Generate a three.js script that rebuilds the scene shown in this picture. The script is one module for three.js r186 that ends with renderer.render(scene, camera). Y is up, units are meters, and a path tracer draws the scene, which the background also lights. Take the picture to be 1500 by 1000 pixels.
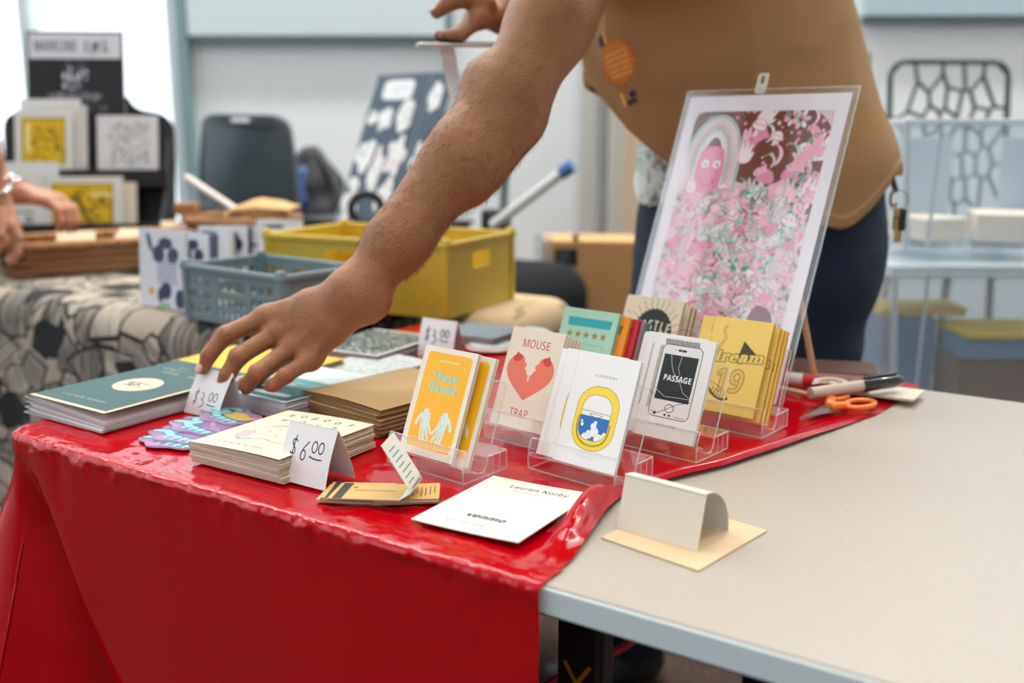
import * as THREE from 'three';
import { RoundedBoxGeometry } from 'three/addons/geometries/RoundedBoxGeometry.js';
import { DecalGeometry } from 'three/addons/geometries/DecalGeometry.js';
import { mergeGeometries, toCreasedNormals } from 'three/addons/utils/BufferGeometryUtils.js';
import { RectAreaLightUniformsLib } from 'three/addons/lights/RectAreaLightUniformsLib.js';

RectAreaLightUniformsLib.init();
const V = (x, y, z) => new THREE.Vector3(x, y, z);
const PI = Math.PI, R = (d) => d * PI / 180;

// ---------------------------------------------------------------- camera, sky, light, exposure
const scene = new THREE.Scene();
const FOC = 1458, PITCH = Math.atan(310 / FOC), EYE = V(0, 1.07, 0);
const camera = new THREE.PerspectiveCamera(2 * Math.atan(500 / FOC) * 180 / PI, 1.5, 0.05, 80);
camera.position.copy(EYE); camera.rotation.x = -PITCH;
camera.focus = 0.97; camera.userData.fStop = 3.0;
camera.updateMatrixWorld();
const renderer = new THREE.WebGLRenderer({ antialias: true });
renderer.toneMapping = THREE.LinearToneMapping;
renderer.toneMappingExposure = 0.405;
renderer.shadowMap.enabled = true;
scene.background = new THREE.Color().setRGB(4.7, 5.25, 5.7);      // bright overcast sky, seen only through the windows
const LAMP = { colour: [1, 0.9, 0.76], power: 5.0, glow: 30 };
const WALL_WASH = { colour: [1, 0.97, 0.93], power: 165, glow: 30 };

// ---------------------------------------------------------------- helpers
let seed = 20240611;
const rnd = () => { seed = (seed + 0x6d2b79f5) | 0; let t = Math.imul(seed ^ (seed >>> 15), 1 | seed); t = (t + Math.imul(t ^ (t >>> 7), 61 | t)) ^ t; return ((t ^ (t >>> 14)) >>> 0) / 4294967296; };
const rr = (a, b) => a + (b - a) * rnd();
const clamp = (x, a = 0, b = 1) => Math.min(b, Math.max(a, x));
const sstep = (a, b, x) => { const t = clamp((x - a) / (b - a)); return t * t * (3 - 2 * t); };
const lerp = (a, b, t) => a + (b - a) * t;
const hash3 = (x, y, z) => { let h = Math.imul(x, 374761393) ^ Math.imul(y, 668265263) ^ Math.imul(z, 2147483647 ^ 0x5bd1e995); h = Math.imul(h ^ (h >>> 13), 1274126177); return ((h ^ (h >>> 16)) >>> 0) / 2147483648 - 1; };
function noise(x, y, z = 0) {
  const ix = Math.floor(x), iy = Math.floor(y), iz = Math.floor(z), q = (t) => t * t * (3 - 2 * t), fx = q(x - ix), fy = q(y - iy), fz = q(z - iz);
  const c = (a, b, d) => hash3(ix + a, iy + b, iz + d);
  return lerp(lerp(lerp(c(0, 0, 0), c(1, 0, 0), fx), lerp(c(0, 1, 0), c(1, 1, 0), fx), fy), lerp(lerp(c(0, 0, 1), c(1, 0, 1), fx), lerp(c(0, 1, 1), c(1, 1, 1), fx), fy), fz);
}
const fbm = (x, y, z = 0, n = 4) => { let s = 0, a = 0.5; for (let i = 0; i < n; i++) { s += a * noise(x, y, z + i * 7.3); x *= 2.03; y *= 2.03; z *= 2.03; a *= 0.5; } return s; };
const ridged = (x, y, z = 0, n = 3) => { let s = 0, a = 0.6; for (let i = 0; i < n; i++) { s += a * (1 - Math.abs(noise(x, y, z + i * 5.1)) * 2.2); x *= 1.9; y *= 1.9; a *= 0.5; } return s; };

// a pixel of the photograph's frame as a ray, met with a level plane or at a depth
function ray(px, py) { return V(px - 750, 500 - py, -FOC).applyEuler(camera.rotation); }
const onPlane = (px, py, y = 0.742) => { const d = ray(px, py); return EYE.clone().addScaledVector(d, (y - EYE.y) / d.y); };
const atZ = (px, py, z) => { const d = ray(px, py); return EYE.clone().addScaledVector(d, z / d.z); };
// table coordinates: u along the front edge, v away from the viewer
const TA = V(-0.56866, 0, -1.0676), TU = V(0.838098, 0, 0.545519), TW = V(0.545519, 0, -0.838098), TYAW = -Math.atan2(0.545519, 0.838098);
const T = (u, v, y = 0) => V(TA.x + u * TU.x + v * TW.x, y, TA.z + u * TU.z + v * TW.z);
const yawOf = (a, b) => Math.atan2(-(b.z - a.z), b.x - a.x);
const TABLE_Y = 0.74, TOP = 0.7422;

const names = new Map();
function numbered(n) { const k = names.get(n) ?? 0; names.set(n, k + 1); return k ? n + '_' + String(k).padStart(3, '0') : n; }
function shade(o) { o.castShadow = o.receiveShadow = true; return o; }
function mesh(name, geo, mat, parent = scene) { const m = shade(new THREE.Mesh(geo, mat)); m.name = parent === scene ? numbered(name) : name; parent.add(m); return m; }
function thing(name, label, category, pos = V(0, 0, 0), yaw = 0, group) {
  const o = new THREE.Group(); o.name = numbered(name); scene.add(o); o.position.copy(pos); o.rotation.y = yaw;
  return tag(o, label, category, group);
}
function tag(o, label, category, group) { o.userData.label = label; o.userData.category = category; if (group) o.userData.group = group; return o; }
function struct(name, geo, mat) { const m = mesh(name, geo, mat); m.userData.kind = 'structure'; return m; }
function cloneOf(src, label, pos, yaw) { const c = src.clone(); c.name = numbered(src.name.replace(/_\d{3}$/, '')); scene.add(c); if (pos) c.position.copy(pos); if (yaw !== undefined) c.rotation.y = yaw; c.userData = { ...src.userData, label }; return c; }

const put = (g, x = 0, y = 0, z = 0, rx = 0, ry = 0, rz = 0) => { if (rx || ry || rz) g.applyMatrix4(new THREE.Matrix4().makeRotationFromEuler(new THREE.Euler(rx, ry, rz))); return g.translate(x, y, z); };
const box = (w, h, d, x = 0, y = 0, z = 0) => new THREE.BoxGeometry(w, h, d).translate(x, y, z);
const rbox = (w, h, d, r, x = 0, y = 0, z = 0, s = 2) => new RoundedBoxGeometry(w, h, d, s, Math.min(r, w / 2.01, h / 2.01, d / 2.01)).translate(x, y, z);
const flat3 = (g) => { g = g.index ? g.toNonIndexed() : g; for (const k of Object.keys(g.attributes)) if (!['position', 'normal', 'uv'].includes(k)) g.deleteAttribute(k); if (!g.attributes.uv) g.setAttribute('uv', new THREE.BufferAttribute(new Float32Array(g.attributes.position.count * 2), 2)); return g; };
const merge = (...gs) => mergeGeometries(gs.flat().map(flat3));
function tube(pts, r, seg = 24, rad = 8, closed = false) { return new THREE.TubeGeometry(new THREE.CatmullRomCurve3(pts, closed, 'centripetal'), seg, r, rad, closed); }
function bar(a, b, r, rad = 10, r2 = r) { const d = b.clone().sub(a), l = d.length(), g = new THREE.CylinderGeometry(r2, r, l, rad); g.applyQuaternion(new THREE.Quaternion().setFromUnitVectors(V(0, 1, 0), d.normalize())); return g.translate((a.x + b.x) / 2, (a.y + b.y) / 2, (a.z + b.z) / 2); }
function beam(a, b, w, d, up = V(0, 1, 0), r = 0.003) {   // a rounded rectangular bar from a to b
  const y = b.clone().sub(a), l = y.length(); y.normalize(); const x = up.clone().cross(y); if (x.lengthSq() < 1e-6) x.set(1, 0, 0); x.normalize(); const z = x.clone().cross(y);
  const g = rbox(w, l, d, r); g.applyMatrix4(new THREE.Matrix4().makeBasis(x, y, z)); return g.translate((a.x + b.x) / 2, (a.y + b.y) / 2, (a.z + b.z) / 2);
}
// a grid surface from f(s, t) -> Vector3, uv from g or (s, t)
function sheet(ns, nt, f, uv) {
  const p = [], q = [], ix = [];
  for (let j = 0; j <= nt; j++) for (let i = 0; i <= ns; i++) { const s = i / ns, t = j / nt, v = f(s, t); p.push(v.x, v.y, v.z); const w = uv ? uv(s, t, v) : [s, t]; q.push(w[0], w[1]); }
  for (let j = 0; j < nt; j++) for (let i = 0; i < ns; i++) { const a = j * (ns + 1) + i, b = a + 1, c = a + ns + 1, d = c + 1; ix.push(a, b, d, a, d, c); }
  const g = new THREE.BufferGeometry(); g.setAttribute('position', new THREE.Float32BufferAttribute(p, 3)); g.setAttribute('uv', new THREE.Float32BufferAttribute(q, 2)); g.setIndex(ix); g.computeVertexNormals(); return g;
}
function smoothNormals(g) {   // one normal for all corners that share a place
  g.computeVertexNormals(); const p = g.attributes.position, n = g.attributes.normal, m = new Map();
  const key = (i) => Math.round(p.getX(i) * 2e5) + ',' + Math.round(p.getY(i) * 2e5) + ',' + Math.round(p.getZ(i) * 2e5);
  for (let i = 0; i < p.count; i++) { const k = key(i), s = m.get(k) ?? V(0, 0, 0); s.x += n.getX(i); s.y += n.getY(i); s.z += n.getZ(i); m.set(k, s); }
  for (let i = 0; i < p.count; i++) { const s = m.get(key(i)), l = s.length() || 1; n.setXYZ(i, s.x / l, s.y / l, s.z / l); }
  return g;
}
const shapeOf = (pts) => new THREE.Shape(pts.map(([x, y]) => new THREE.Vector2(x, y)));
function rrect(w, h, r, Type = THREE.Shape) { const s = new Type(), x = -w / 2, y = -h / 2; s.moveTo(x + r, y); s.lineTo(x + w - r, y); s.quadraticCurveTo(x + w, y, x + w, y + r); s.lineTo(x + w, y + h - r); s.quadraticCurveTo(x + w, y + h, x + w - r, y + h); s.lineTo(x + r, y + h); s.quadraticCurveTo(x, y + h, x, y + h - r); s.lineTo(x, y + r); s.quadraticCurveTo(x, y, x + r, y); return s; }
const extrude = (s, depth, bevel = 0, seg = 6) => new THREE.ExtrudeGeometry(s, { depth: depth - 2 * bevel, bevelEnabled: bevel > 0, bevelThickness: bevel, bevelSize: bevel, bevelOffset: -bevel, bevelSegments: 2, curveSegments: seg }).translate(0, 0, bevel);

// textures
function canvas(w, h, draw) { const c = document.createElement('canvas'); c.width = w; c.height = h; const g = c.getContext('2d'); draw(g, w, h); return c; }
function tex(w, h, draw, repeat) { const t = new THREE.CanvasTexture(canvas(w, h, draw)); t.colorSpace = THREE.SRGBColorSpace; if (repeat) t.wrapS = t.wrapT = THREE.RepeatWrapping; t.anisotropy = 8; return t; }
function dataTex(n, f, srgb, repeat = true) {
  const d = new Uint8Array(n * n * 4); for (let y = 0; y < n; y++) for (let x = 0; x < n; x++) { const v = f(x / n, y / n, x, y), o = (y * n + x) * 4; for (let c = 0; c < 3; c++) d[o + c] = clamp(Array.isArray(v) ? v[c] : v) * 255; d[o + 3] = 255; }
  const t = new THREE.DataTexture(d, n, n); t.magFilter = t.minFilter = THREE.LinearFilter; if (repeat) t.wrapS = t.wrapT = THREE.RepeatWrapping; if (srgb) t.colorSpace = THREE.SRGBColorSpace; t.needsUpdate = true; return t;
}
const tile = (f, n) => (x, y) => { const a = x * n, b = y * n; return lerp(lerp(f(a, b), f(a - n, b), x), lerp(f(a, b - n), f(a - n, b - n), x), y); };   // seamless repeat
const fineNoise = dataTex(256, tile((x, y) => 0.5 + 0.9 * fbm(x, y, 3, 4), 48));
const softNoise = dataTex(256, tile((x, y) => 0.5 + 0.8 * fbm(x, y, 9, 4), 10));
const weave = dataTex(256, (x, y, i, j) => 0.5 + 0.22 * Math.sin(i * PI / 2) * (((j >> 2) & 1) ? 1 : -1) + 0.18 * Math.sin(j * PI / 2) + 0.2 * hash3(i, j, 5));
const rep = (t, a, b = a) => { const c = t.clone(); c.repeat.set(a, b); c.needsUpdate = true; return c; };
const col = (c) => (Array.isArray(c) ? new THREE.Color().setRGB(...c) : new THREE.Color(c));
const std = (c, roughness = 0.7, more = {}) => new THREE.MeshStandardMaterial({ color: col(c), roughness, side: THREE.DoubleSide, ...more });
const phys = (c, roughness = 0.5, more = {}) => new THREE.MeshPhysicalMaterial({ color: col(c), roughness, side: THREE.DoubleSide, ...more });
const print = (t, roughness = 0.6, more = {}) => new THREE.MeshStandardMaterial({ map: t, roughness, side: THREE.DoubleSide, ...more });
// ---------------------------------------------------------------- the room
const ROOM = { x0: -5.2, x1: 5.2, z0: -4.7, z1: 4.6, h: 5.2 };
{
  const carpet = tex(512, 512, (g, w, h) => {
    g.fillStyle = '#4a3a30'; g.fillRect(0, 0, w, h);
    for (let i = 0; i < 26000; i++) { const c = rr(40, 105) | 0; g.fillStyle = `rgba(${c + 12},${c * 0.86 | 0},${c * 0.68 | 0},.55)`; g.fillRect(rnd() * w, rnd() * h, rr(1, 3), rr(1, 3)); }
  }, true);
  carpet.repeat.set(8, 8);
  struct('floor', box(ROOM.x1 - ROOM.x0 + 0.4, 0.2, ROOM.z1 - ROOM.z0 + 0.4, 0, -0.1, (ROOM.z0 + ROOM.z1) / 2), std('#ffffff', 0.95, { map: carpet, bumpMap: rep(fineNoise, 40), bumpScale: 0.002 }));
  const ceil = std([0.82, 0.82, 0.8], 0.9, { bumpMap: rep(fineNoise, 30), bumpScale: 0.001 });
  struct('ceiling', box(ROOM.x1 - ROOM.x0 + 0.4, 0.2, ROOM.z1 - ROOM.z0 + 0.4, 0, ROOM.h + 0.1, (ROOM.z0 + ROOM.z1) / 2), ceil);
  const paint = std([0.85, 0.885, 0.90], 0.75, { bumpMap: rep(fineNoise, 24), bumpScale: 0.0006 });
  const zc = (ROOM.z0 + ROOM.z1) / 2, dz = ROOM.z1 - ROOM.z0;
  const wallWith = (name, a, b, out, holes, mat = paint) => {       // a wall from a to b (x,z) with rectangular openings [s0, s1, y0, y1]
    const dx = b[0] - a[0], dzz = b[1] - a[1], L = Math.hypot(dx, dzz), sh = shapeOf([[0, 0], [L, 0], [L, ROOM.h], [0, ROOM.h]]);
    for (const [s0, s1, y0, y1] of holes) sh.holes.push(new THREE.Path([[s0, y0], [s1, y0], [s1, y1], [s0, y1]].map((p) => new THREE.Vector2(...p))));
    const g = extrude(sh, 0.16); g.rotateY(Math.atan2(-dzz, dx)); g.translate(a[0], 0, a[1]);
    return struct(name, g, mat);
  };
  const x0 = ROOM.x0, x1 = ROOM.x1, z0 = ROOM.z0, z1 = ROOM.z1;
  // back wall: extrusion grows towards +z, so start it behind the plane
  const WX = -1.52;
  wallWith('wall_back', [x0, z0 - 0.16], [x1, z0 - 0.16], 1, [[0.25, WX - x0, 0.35, 4.4]]);
  wallWith('wall_left', [x0, z1], [x0, z0], 1, [[3.2, dz - 0.5, 0.8, 4.9]]);
  wallWith('wall_right', [x1, z0], [x1, z1], 1, []);
  wallWith('wall_front', [x1, z1 + 0.16], [x0, z1 + 0.16], 1, [[3.0, 7.6, 1.9, 4.7]], std([0.16, 0.155, 0.15], 0.7));
  const frontBays = 4;
  const frameMat = std([0.55, 0.6, 0.62], 0.45), pane = phys('#ffffff', 0, { transmission: 1, thickness: 0, ior: 1.5 });
  let wn = 0;
  const windowIn = (cx, cz, w, y0, y1, yaw, bays) => {
    const n = ++wn, o = new THREE.Group(); o.name = 'window_' + n; o.position.set(cx, 0, cz); o.rotation.y = yaw; o.userData.kind = 'structure'; scene.add(o);
    const h = y1 - y0, f = [box(w, 0.06, 0.1, 0, y0 + 0.03), box(w, 0.06, 0.1, 0, y1 - 0.03)];
    for (let i = 0; i <= bays; i++) f.push(box(0.055, h, 0.1, lerp(-w / 2 + 0.0275, w / 2 - 0.0275, i / bays), (y0 + y1) / 2));
    mesh('window_frame', merge(f), frameMat, o);
    for (let i = 0; i < bays; i++) { const p = mesh('pane', box(w / bays - 0.05, h - 0.1, 0.006, lerp(-w / 2, w / 2, (i + 0.5) / bays), (y0 + y1) / 2), pane, o); p.castShadow = false; }
  };
  windowIn((x0 + 0.25 + WX) / 2, z0 - 0.08, WX - x0 - 0.25, 0.35, 4.4, 0, 5);
  windowIn(x0 + 0.08, (z1 - 3.2 + z0 + 0.5) / 2, dz - 3.7, 0.8, 4.9, PI / 2, 4);
  windowIn(x1 - 5.3, z1 + 0.08, 4.6, 1.9, 4.7, 0, frontBays);
  // pinboard panels on the back wall with dark strips painted in for the shadow lines, a folded partition and its posts
  const board = std([0.62, 0.70, 0.73], 0.7, { bumpMap: rep(fineNoise, 20), bumpScale: 0.0005 }), gap = std([0.2, 0.29, 0.31], 0.6), post = std([0.50, 0.49, 0.45], 0.5);
  const X = (px, z = z0) => (px - 750) / FOC * -z, bz = z0 + 0.02;
  const yAt = (py, z) => atZ(750, py, z).y;
  const yb = yAt(56, z0 + 0.05);
  struct('trim_1', rbox(X(656) - X(300), ROOM.h - yb - 0.02, 0.05, 0.004, (X(656) + X(300)) / 2, (ROOM.h + yb) / 2, bz + 0.012), board);
  struct('shadow_strip_2', box(X(656) - X(292), 0.02, 0.02, (X(656) + X(292)) / 2, yb - 0.015, bz + 0.004), gap);
  struct('shadow_strip_3', box(0.05, ROOM.h, 0.06, X(290), ROOM.h / 2, bz), gap);
  struct('trim_4', box(0.035, ROOM.h - yb + 0.1, 0.04, X(662), (ROOM.h + yb) / 2 - 0.05, bz), gap);
  const yr = yAt(27, z0 + 0.05);
  struct('trim_5', rbox(2.6, ROOM.h - yr - 0.02, 0.06, 0.004, X(1235) + 1.3, (ROOM.h + yr) / 2, bz + 0.012), std([0.42, 0.54, 0.60], 0.7));
  struct('shadow_strip_6', box(2.6, 0.018, 0.02, X(1235) + 1.3, yr - 0.012, bz + 0.004), gap);
  struct('trim_7', rbox(X(868) - X(846), ROOM.h - 0.04, 0.10, 0.01, X(857), ROOM.h / 2, bz + 0.05), post);
  struct('trim_8', rbox(X(905) - X(884), ROOM.h - 0.04, 0.10, 0.01, X(895), ROOM.h / 2, bz + 0.05), post);
  const lowPanel = std([0.70, 0.56, 0.42], 0.6, { bumpMap: rep(fineNoise, 12), bumpScale: 0.0005 });
  struct('trim_9', rbox(X(1010) - X(906), 2.0, 0.03, 0.006, (X(1010) + X(906)) / 2, 1.02, bz + 0.008), lowPanel);
  struct('baseboard_back', rbox(x1 - WX, 0.1, 0.02, 0.004, (x1 + WX) / 2, 0.05, z0 + 0.012), std([0.25, 0.24, 0.23], 0.6));
  // ceiling lamps: round warm downlights, and added panels out of view that brighten the back wall
  const ring = new THREE.LatheGeometry([[0.075, 0], [0.1, 0], [0.105, 0.006], [0.1, 0.012], [0.078, 0.012]].map((p) => new THREE.Vector2(...p)), 32), disc = new THREE.CylinderGeometry(0.075, 0.075, 0.008, 32);
  const glow = std('#000000', 1, { emissive: col(LAMP.colour), emissiveIntensity: LAMP.glow }), white = std([0.8, 0.8, 0.8], 0.4);
  const frameG = (() => { const s = rrect(2.4, 0.36, 0.01); s.holes.push(rrect(2.32, 0.28, 0.01, THREE.Path)); return extrude(s, 0.03, 0.003).rotateX(PI / 2); })(), diff = std([0.1, 0.1, 0.1], 0.6, { emissive: col(WALL_WASH.colour), emissiveIntensity: WALL_WASH.glow });
  for (const [x, n] of [[-2.6, 'leftmost'], [0.2, 'middle'], [3.0, 'rightmost']]) {
    const t = thing('added_wall_washer', 'added unseen light panel tilted to brighten the back wall, ' + n + ' of three', 'ceiling lamp', V(x, ROOM.h - 0.12, z0 + 0.75), 0, 'added light panels for the back wall'); t.rotation.x = R(38);
    mesh('frame', frameG, white, t); mesh('diffuser', box(2.32, 0.006, 0.28, 0, -0.012, 0), diff, t);
    const l = new THREE.RectAreaLight(col(WALL_WASH.colour), WALL_WASH.power, 2.3, 0.26); l.position.set(0, -0.034, 0); l.rotation.x = -PI / 2; t.add(l);
  }
  [[-2.2, -1.9], [-0.6, -0.35], [0.75, -0.2], [0.2, 1.2], [1.9, -1.2], [-1.6, 0.9], [1.7, 1.4], [0.7, -2.9], [3.4, -2.6]].forEach(([x, z], i) => {
    const t = thing('ceiling_downlight', 'round white downlight glowing warm in the ceiling', 'ceiling lamp', V(x, ROOM.h - 0.012, z), 0, 'downlights set in the ceiling');
    mesh('trim_ring', ring, white, t); mesh('diffuser', disc.clone().translate(0, 0.007, 0), glow, t);
    const l = new THREE.SpotLight(col(LAMP.colour), LAMP.power * 4, 0, R(62), 0.6, 2); l.position.set(0, -0.01, 0); l.target.position.set(0, -2, 0); l.shadow.radius = 3.5; l.castShadow = true; t.add(l, l.target);
  });
}
// ---------------------------------------------------------------- folding table and its red plastic cloth
{
  const t = thing('folding_table', 'long grey laminate folding table half covered by the red plastic cloth', 'table', T(0, 0, 0), TYAW);
  const lam = tex(1024, 1024, (g, w, h) => {
    g.fillStyle = '#b3aaa1'; g.fillRect(0, 0, w, h);
    for (let i = 0; i < 30000; i++) { const c = rr(150, 196) | 0; g.fillStyle = `rgba(${c},${c - 5},${c - 12},.35)`; g.fillRect(rnd() * w, rnd() * h, rr(1, 5), rr(1, 2)); }
    for (let i = 0; i < 60; i++) { g.strokeStyle = `rgba(150,140,130,${rr(0.05, 0.2)})`; g.lineWidth = rr(0.5, 1.4); g.beginPath(); const x = rnd() * w, y = rnd() * h; g.moveTo(x, y); g.lineTo(x + rr(-60, 60), y + rr(-25, 25)); g.stroke(); }
  }, true);
  lam.repeat.set(2, 2);
  const L = 1.83, D = 0.76, s = rrect(L - 0.006, D - 0.006, 0.022);
  const top = extrude(s, 0.021, 0.002).rotateX(-PI / 2).translate(L / 2, TABLE_Y - 0.021, -D / 2);
  mesh('tabletop', top, std('#ffffff', 0.42, { map: lam, bumpMap: rep(fineNoise, 6), bumpScale: 0.00025 }), t);
  const es = rrect(L, D, 0.025); es.holes.push(rrect(L - 0.006, D - 0.006, 0.022, THREE.Path));
  mesh('edge_band', extrude(es, 0.021, 0.0012).rotateX(-PI / 2).translate(L / 2, TABLE_Y - 0.0225, -D / 2), std([0.66, 0.74, 0.77], 0.35), t);
  const steel = std([0.012, 0.012, 0.013], 0.4, { metalness: 0.3 });
  for (const x of [0.672, 1.62]) {
    const posts = [];
    for (const z of [-0.13, -0.63]) posts.push(rbox(0.046, 0.70, 0.03, 0.008, x, 0.36, z));
    mesh('leg_frame', merge(...posts, rbox(0.03, 0.03, 0.5, 0.006, x, 0.12, -0.38), rbox(0.03, 0.03, 0.5, 0.006, x, 0.69, -0.38)), steel, t);
  }
  mesh('rail', merge(rbox(1.6, 0.03, 0.02, 0.004, 0.92, 0.70, -0.06), rbox(1.6, 0.03, 0.02, 0.004, 0.92, 0.70, -0.70)), steel, t);
  const y = tex(64, 128, (g, w, h) => { g.fillStyle = '#0d0c0b'; g.fillRect(0, 0, w, h); g.strokeStyle = '#a4660f'; g.lineWidth = 8; g.lineCap = 'round'; g.beginPath(); g.moveTo(12, 20); g.lineTo(32, 52); g.lineTo(54, 18); g.moveTo(32, 52); g.lineTo(30, 100); g.stroke(); });
  mesh('leg_sticker', box(0.036, 0.07, 0.001, 0.672, 0.585, -0.1145), print(y, 0.5), t);
}
const RIM = 0.007;                 // rounding of the cloth over the table's edge
function redEdge(v) {              // where the cloth's free edge lies on the tabletop
  const k = [[-0.1, 0.706], [0, 0.706], [0.05, 0.703], [0.10, 0.692], [0.15, 0.681], [0.19, 0.675], [0.23, 0.681], [0.27, 0.700], [0.32, 0.723], [0.40, 0.748], [0.50, 0.776], [0.60, 0.803], [0.70, 0.815], [0.9, 0.82]];
  for (let i = 1; i < k.length; i++) if (v <= k[i][0]) { const t = clamp((v - k[i - 1][0]) / (k[i][0] - k[i - 1][0])); return lerp(k[i - 1][1], k[i][1], t); }
  return 0.82;
}
function redTop(u, v) {            // height of the cloth above the tabletop
  const e = redEdge(v) - u;        // distance from the free edge
  const lift = 0.022 * Math.exp(-(((v - 0.140) / 0.062) ** 2)) * sstep(-0.01, 0.05, v) + 0.0;
  let h = lift * (sstep(0, 0.014, e) * 0.75 + 0.25) * sstep(0.040, 0.016, e) + 0.009 * sstep(0.2, 0.28, v) * sstep(0.62, 0.42, v) * (0.4 + 0.6 * sstep(0, 0.006, e)) * sstep(0.020, 0.007, e);
  const front = sstep(0.15, 0.02, v), open = sstep(0.0, 0.05, e);
  h += 0.0030 * Math.max(0, ridged(u * 7 + v * 5, v * 16 - u * 3, 1)) * (0.12 + 0.88 * front) * (1 - 0.8 * sstep(0.03, 0, v));
  h += 0.0011 * fbm(u * 42, v * 60, 2, 2) * (0.15 + front);
  h += 0.0028 * sstep(0.022, 0.0, e) * Math.max(0, ridged(u * 10, v * 8, 5)) * open * sstep(0, 0.05, v);
  return 0.0012 + Math.max(0, h);
}
{
  const o = tag(new THREE.Group(), 'glossy red plastic tablecloth draped over the folding table', 'tablecloth'); o.name = numbered('plastic_tablecloth'); scene.add(o); o.position.copy(T(0, 0, 0));
  const IN = 0.03, B = T(0, 0, 0), W = (u, v, y) => T(u, v, y).sub(B), VB = 0.775;
  const NV = 190, NU = 190;
  const top = sheet(NU, NV, (s, t) => { const v = lerp(IN, VB, t), u = lerp(IN, redEdge(v), s); return W(u, v, TABLE_Y + redTop(u, v)); }, (s, t, p) => [lerp(IN, 0.75, s), lerp(IN, VB, t)]);
  // the drop: a path round the table's front and left edge; each path point carries an outward direction
  const drop = (n, m, path, uv) => sheet(n, m, (s, t) => {
    const q = path(s), flat = IN - 0.002, arc = RIM * PI / 2, total = 0.62, d = t < 0.28 ? t / 0.28 * (flat + arc + 0.03) : lerp(flat + arc + 0.03, total, ((t - 0.28) / 0.72) ** 1.25);
    let out, y, nx, ny; const base = redTop(q.u, q.v) * sstep(flat + 0.01, 0, d) + 0.0012 * sstep(0, flat, d);
    if (d < flat) { out = d; y = TABLE_Y + base; nx = 0; ny = 1; }
    else if (d < flat + arc) { const a = (d - flat) / RIM; out = flat + RIM * Math.sin(a); y = TABLE_Y + base - RIM * (1 - Math.cos(a)); nx = Math.sin(a); ny = Math.cos(a); }
    else { out = flat + RIM; y = TABLE_Y + base - RIM - (d - flat - arc); nx = 1; ny = 0; }
    const below = Math.max(0, d - flat - arc * 0.6), p = q.p;
    // long soft folds that grow downwards, crinkles along the rim, gathered cloth at the corner
    const soft = (0.010 * Math.sin(p * 13 + 1.0) + 0.006 * Math.sin(p * 29 + 0.4 + below * 2) + 0.010 * fbm(p * 7, below * 2.4, 4, 2)) * sstep(0, 0.3, below) * (0.35 + q.loose);
    const near = Math.exp(-(((d - flat - arc * 0.9) / 0.013) ** 2));
    const pocket = Math.exp(-(((d - flat - arc) / 0.05) ** 2));
    let f = soft + near * (0.0028 * fbm(p * 75, d * 60, 6, 3) + 0.0022 * Math.max(0, ridged(p * 26, d * 40, 8))) + 0.0042 * pocket * sstep(flat, flat + arc, d) * fbm(p * 38, d * 9, 3, 2) * (0.4 + q.crimp);
    f += 0.0006 * fbm(p * 26, d * 70, 12, 2) * sstep(flat * 0.3, flat, d);
    f += fold(p, below) * sstep(0.0, 0.12, below) * (0.45 + below * 1.6);
    f = Math.max(f, -0.0018 - 0.2 * sstep(0.02, 0.07, below));
    return W(q.u, q.v, 0).addScaledVector(TU, q.dx * (out + f * nx)).addScaledVector(TW, q.dy * (out + f * nx)).setY(y + Math.max(f * ny * 0.6, -0.0008));
  }, uv);
  const PF = 0.706 - IN, CA = PI / 2 * IN;
  const ridge = (x, c, w) => Math.exp(-(((x - c) / w) ** 2));
  const fold = (p, b) => -0.060 * ridge(p, -0.005 + 0.34 * b, 0.020 + 0.06 * b) + 0.050 * ridge(p, -0.055 + 0.16 * b, 0.026) - 0.05 * ridge(p, -0.11 + 0.05 * b, 0.028) + 0.05 * ridge(p, -0.17, 0.035);
  // p runs from the corner: positive along the front, negative round the corner and along the left side
  const frontP = (s) => { const u = lerp(IN, 0.706, s), p = u - IN + 0.0; return { u, v: IN, dx: 0, dy: -1, p, loose: sstep(0.3, 0, p) * 0.8 + sstep(0.5, 0.68, p) * 0.9, crimp: sstep(0.16, 0, p) * 1.8, }; };
  const cornerP = (s) => { const a = s * PI / 2; return { u: IN, v: IN, dx: -Math.sin(a), dy: -Math.cos(a), p: -s * CA, loose: 0.8, crimp: 2 }; };
  const leftP = (s) => { const v = lerp(IN, 0.775, s), p = -CA - (v - IN); return { u: IN, v, dx: -1, dy: 0, p, loose: 0.9, crimp: 1 }; };
  const gF = drop(420, 90, frontP, (s, t) => [lerp(IN, 0.706, s), IN - t * 0.65]), gC = drop(40, 90, (s) => cornerP(s), (s, t) => [IN - s * CA, IN - t * 0.65]), gL = drop(160, 90, leftP, (s, t) => [IN - CA - s * 0.74, IN - t * 0.65]);
  const g = smoothNormals(merge(top, gF, gC, gL));
  mesh('cloth_sheet', g, phys([0.45, 0.0, 0.005], 0.09, { ior: 1.5, specularIntensity: 0.85, bumpMap: rep(softNoise, 5), bumpScale: 0.0006 }), o);
}

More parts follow.
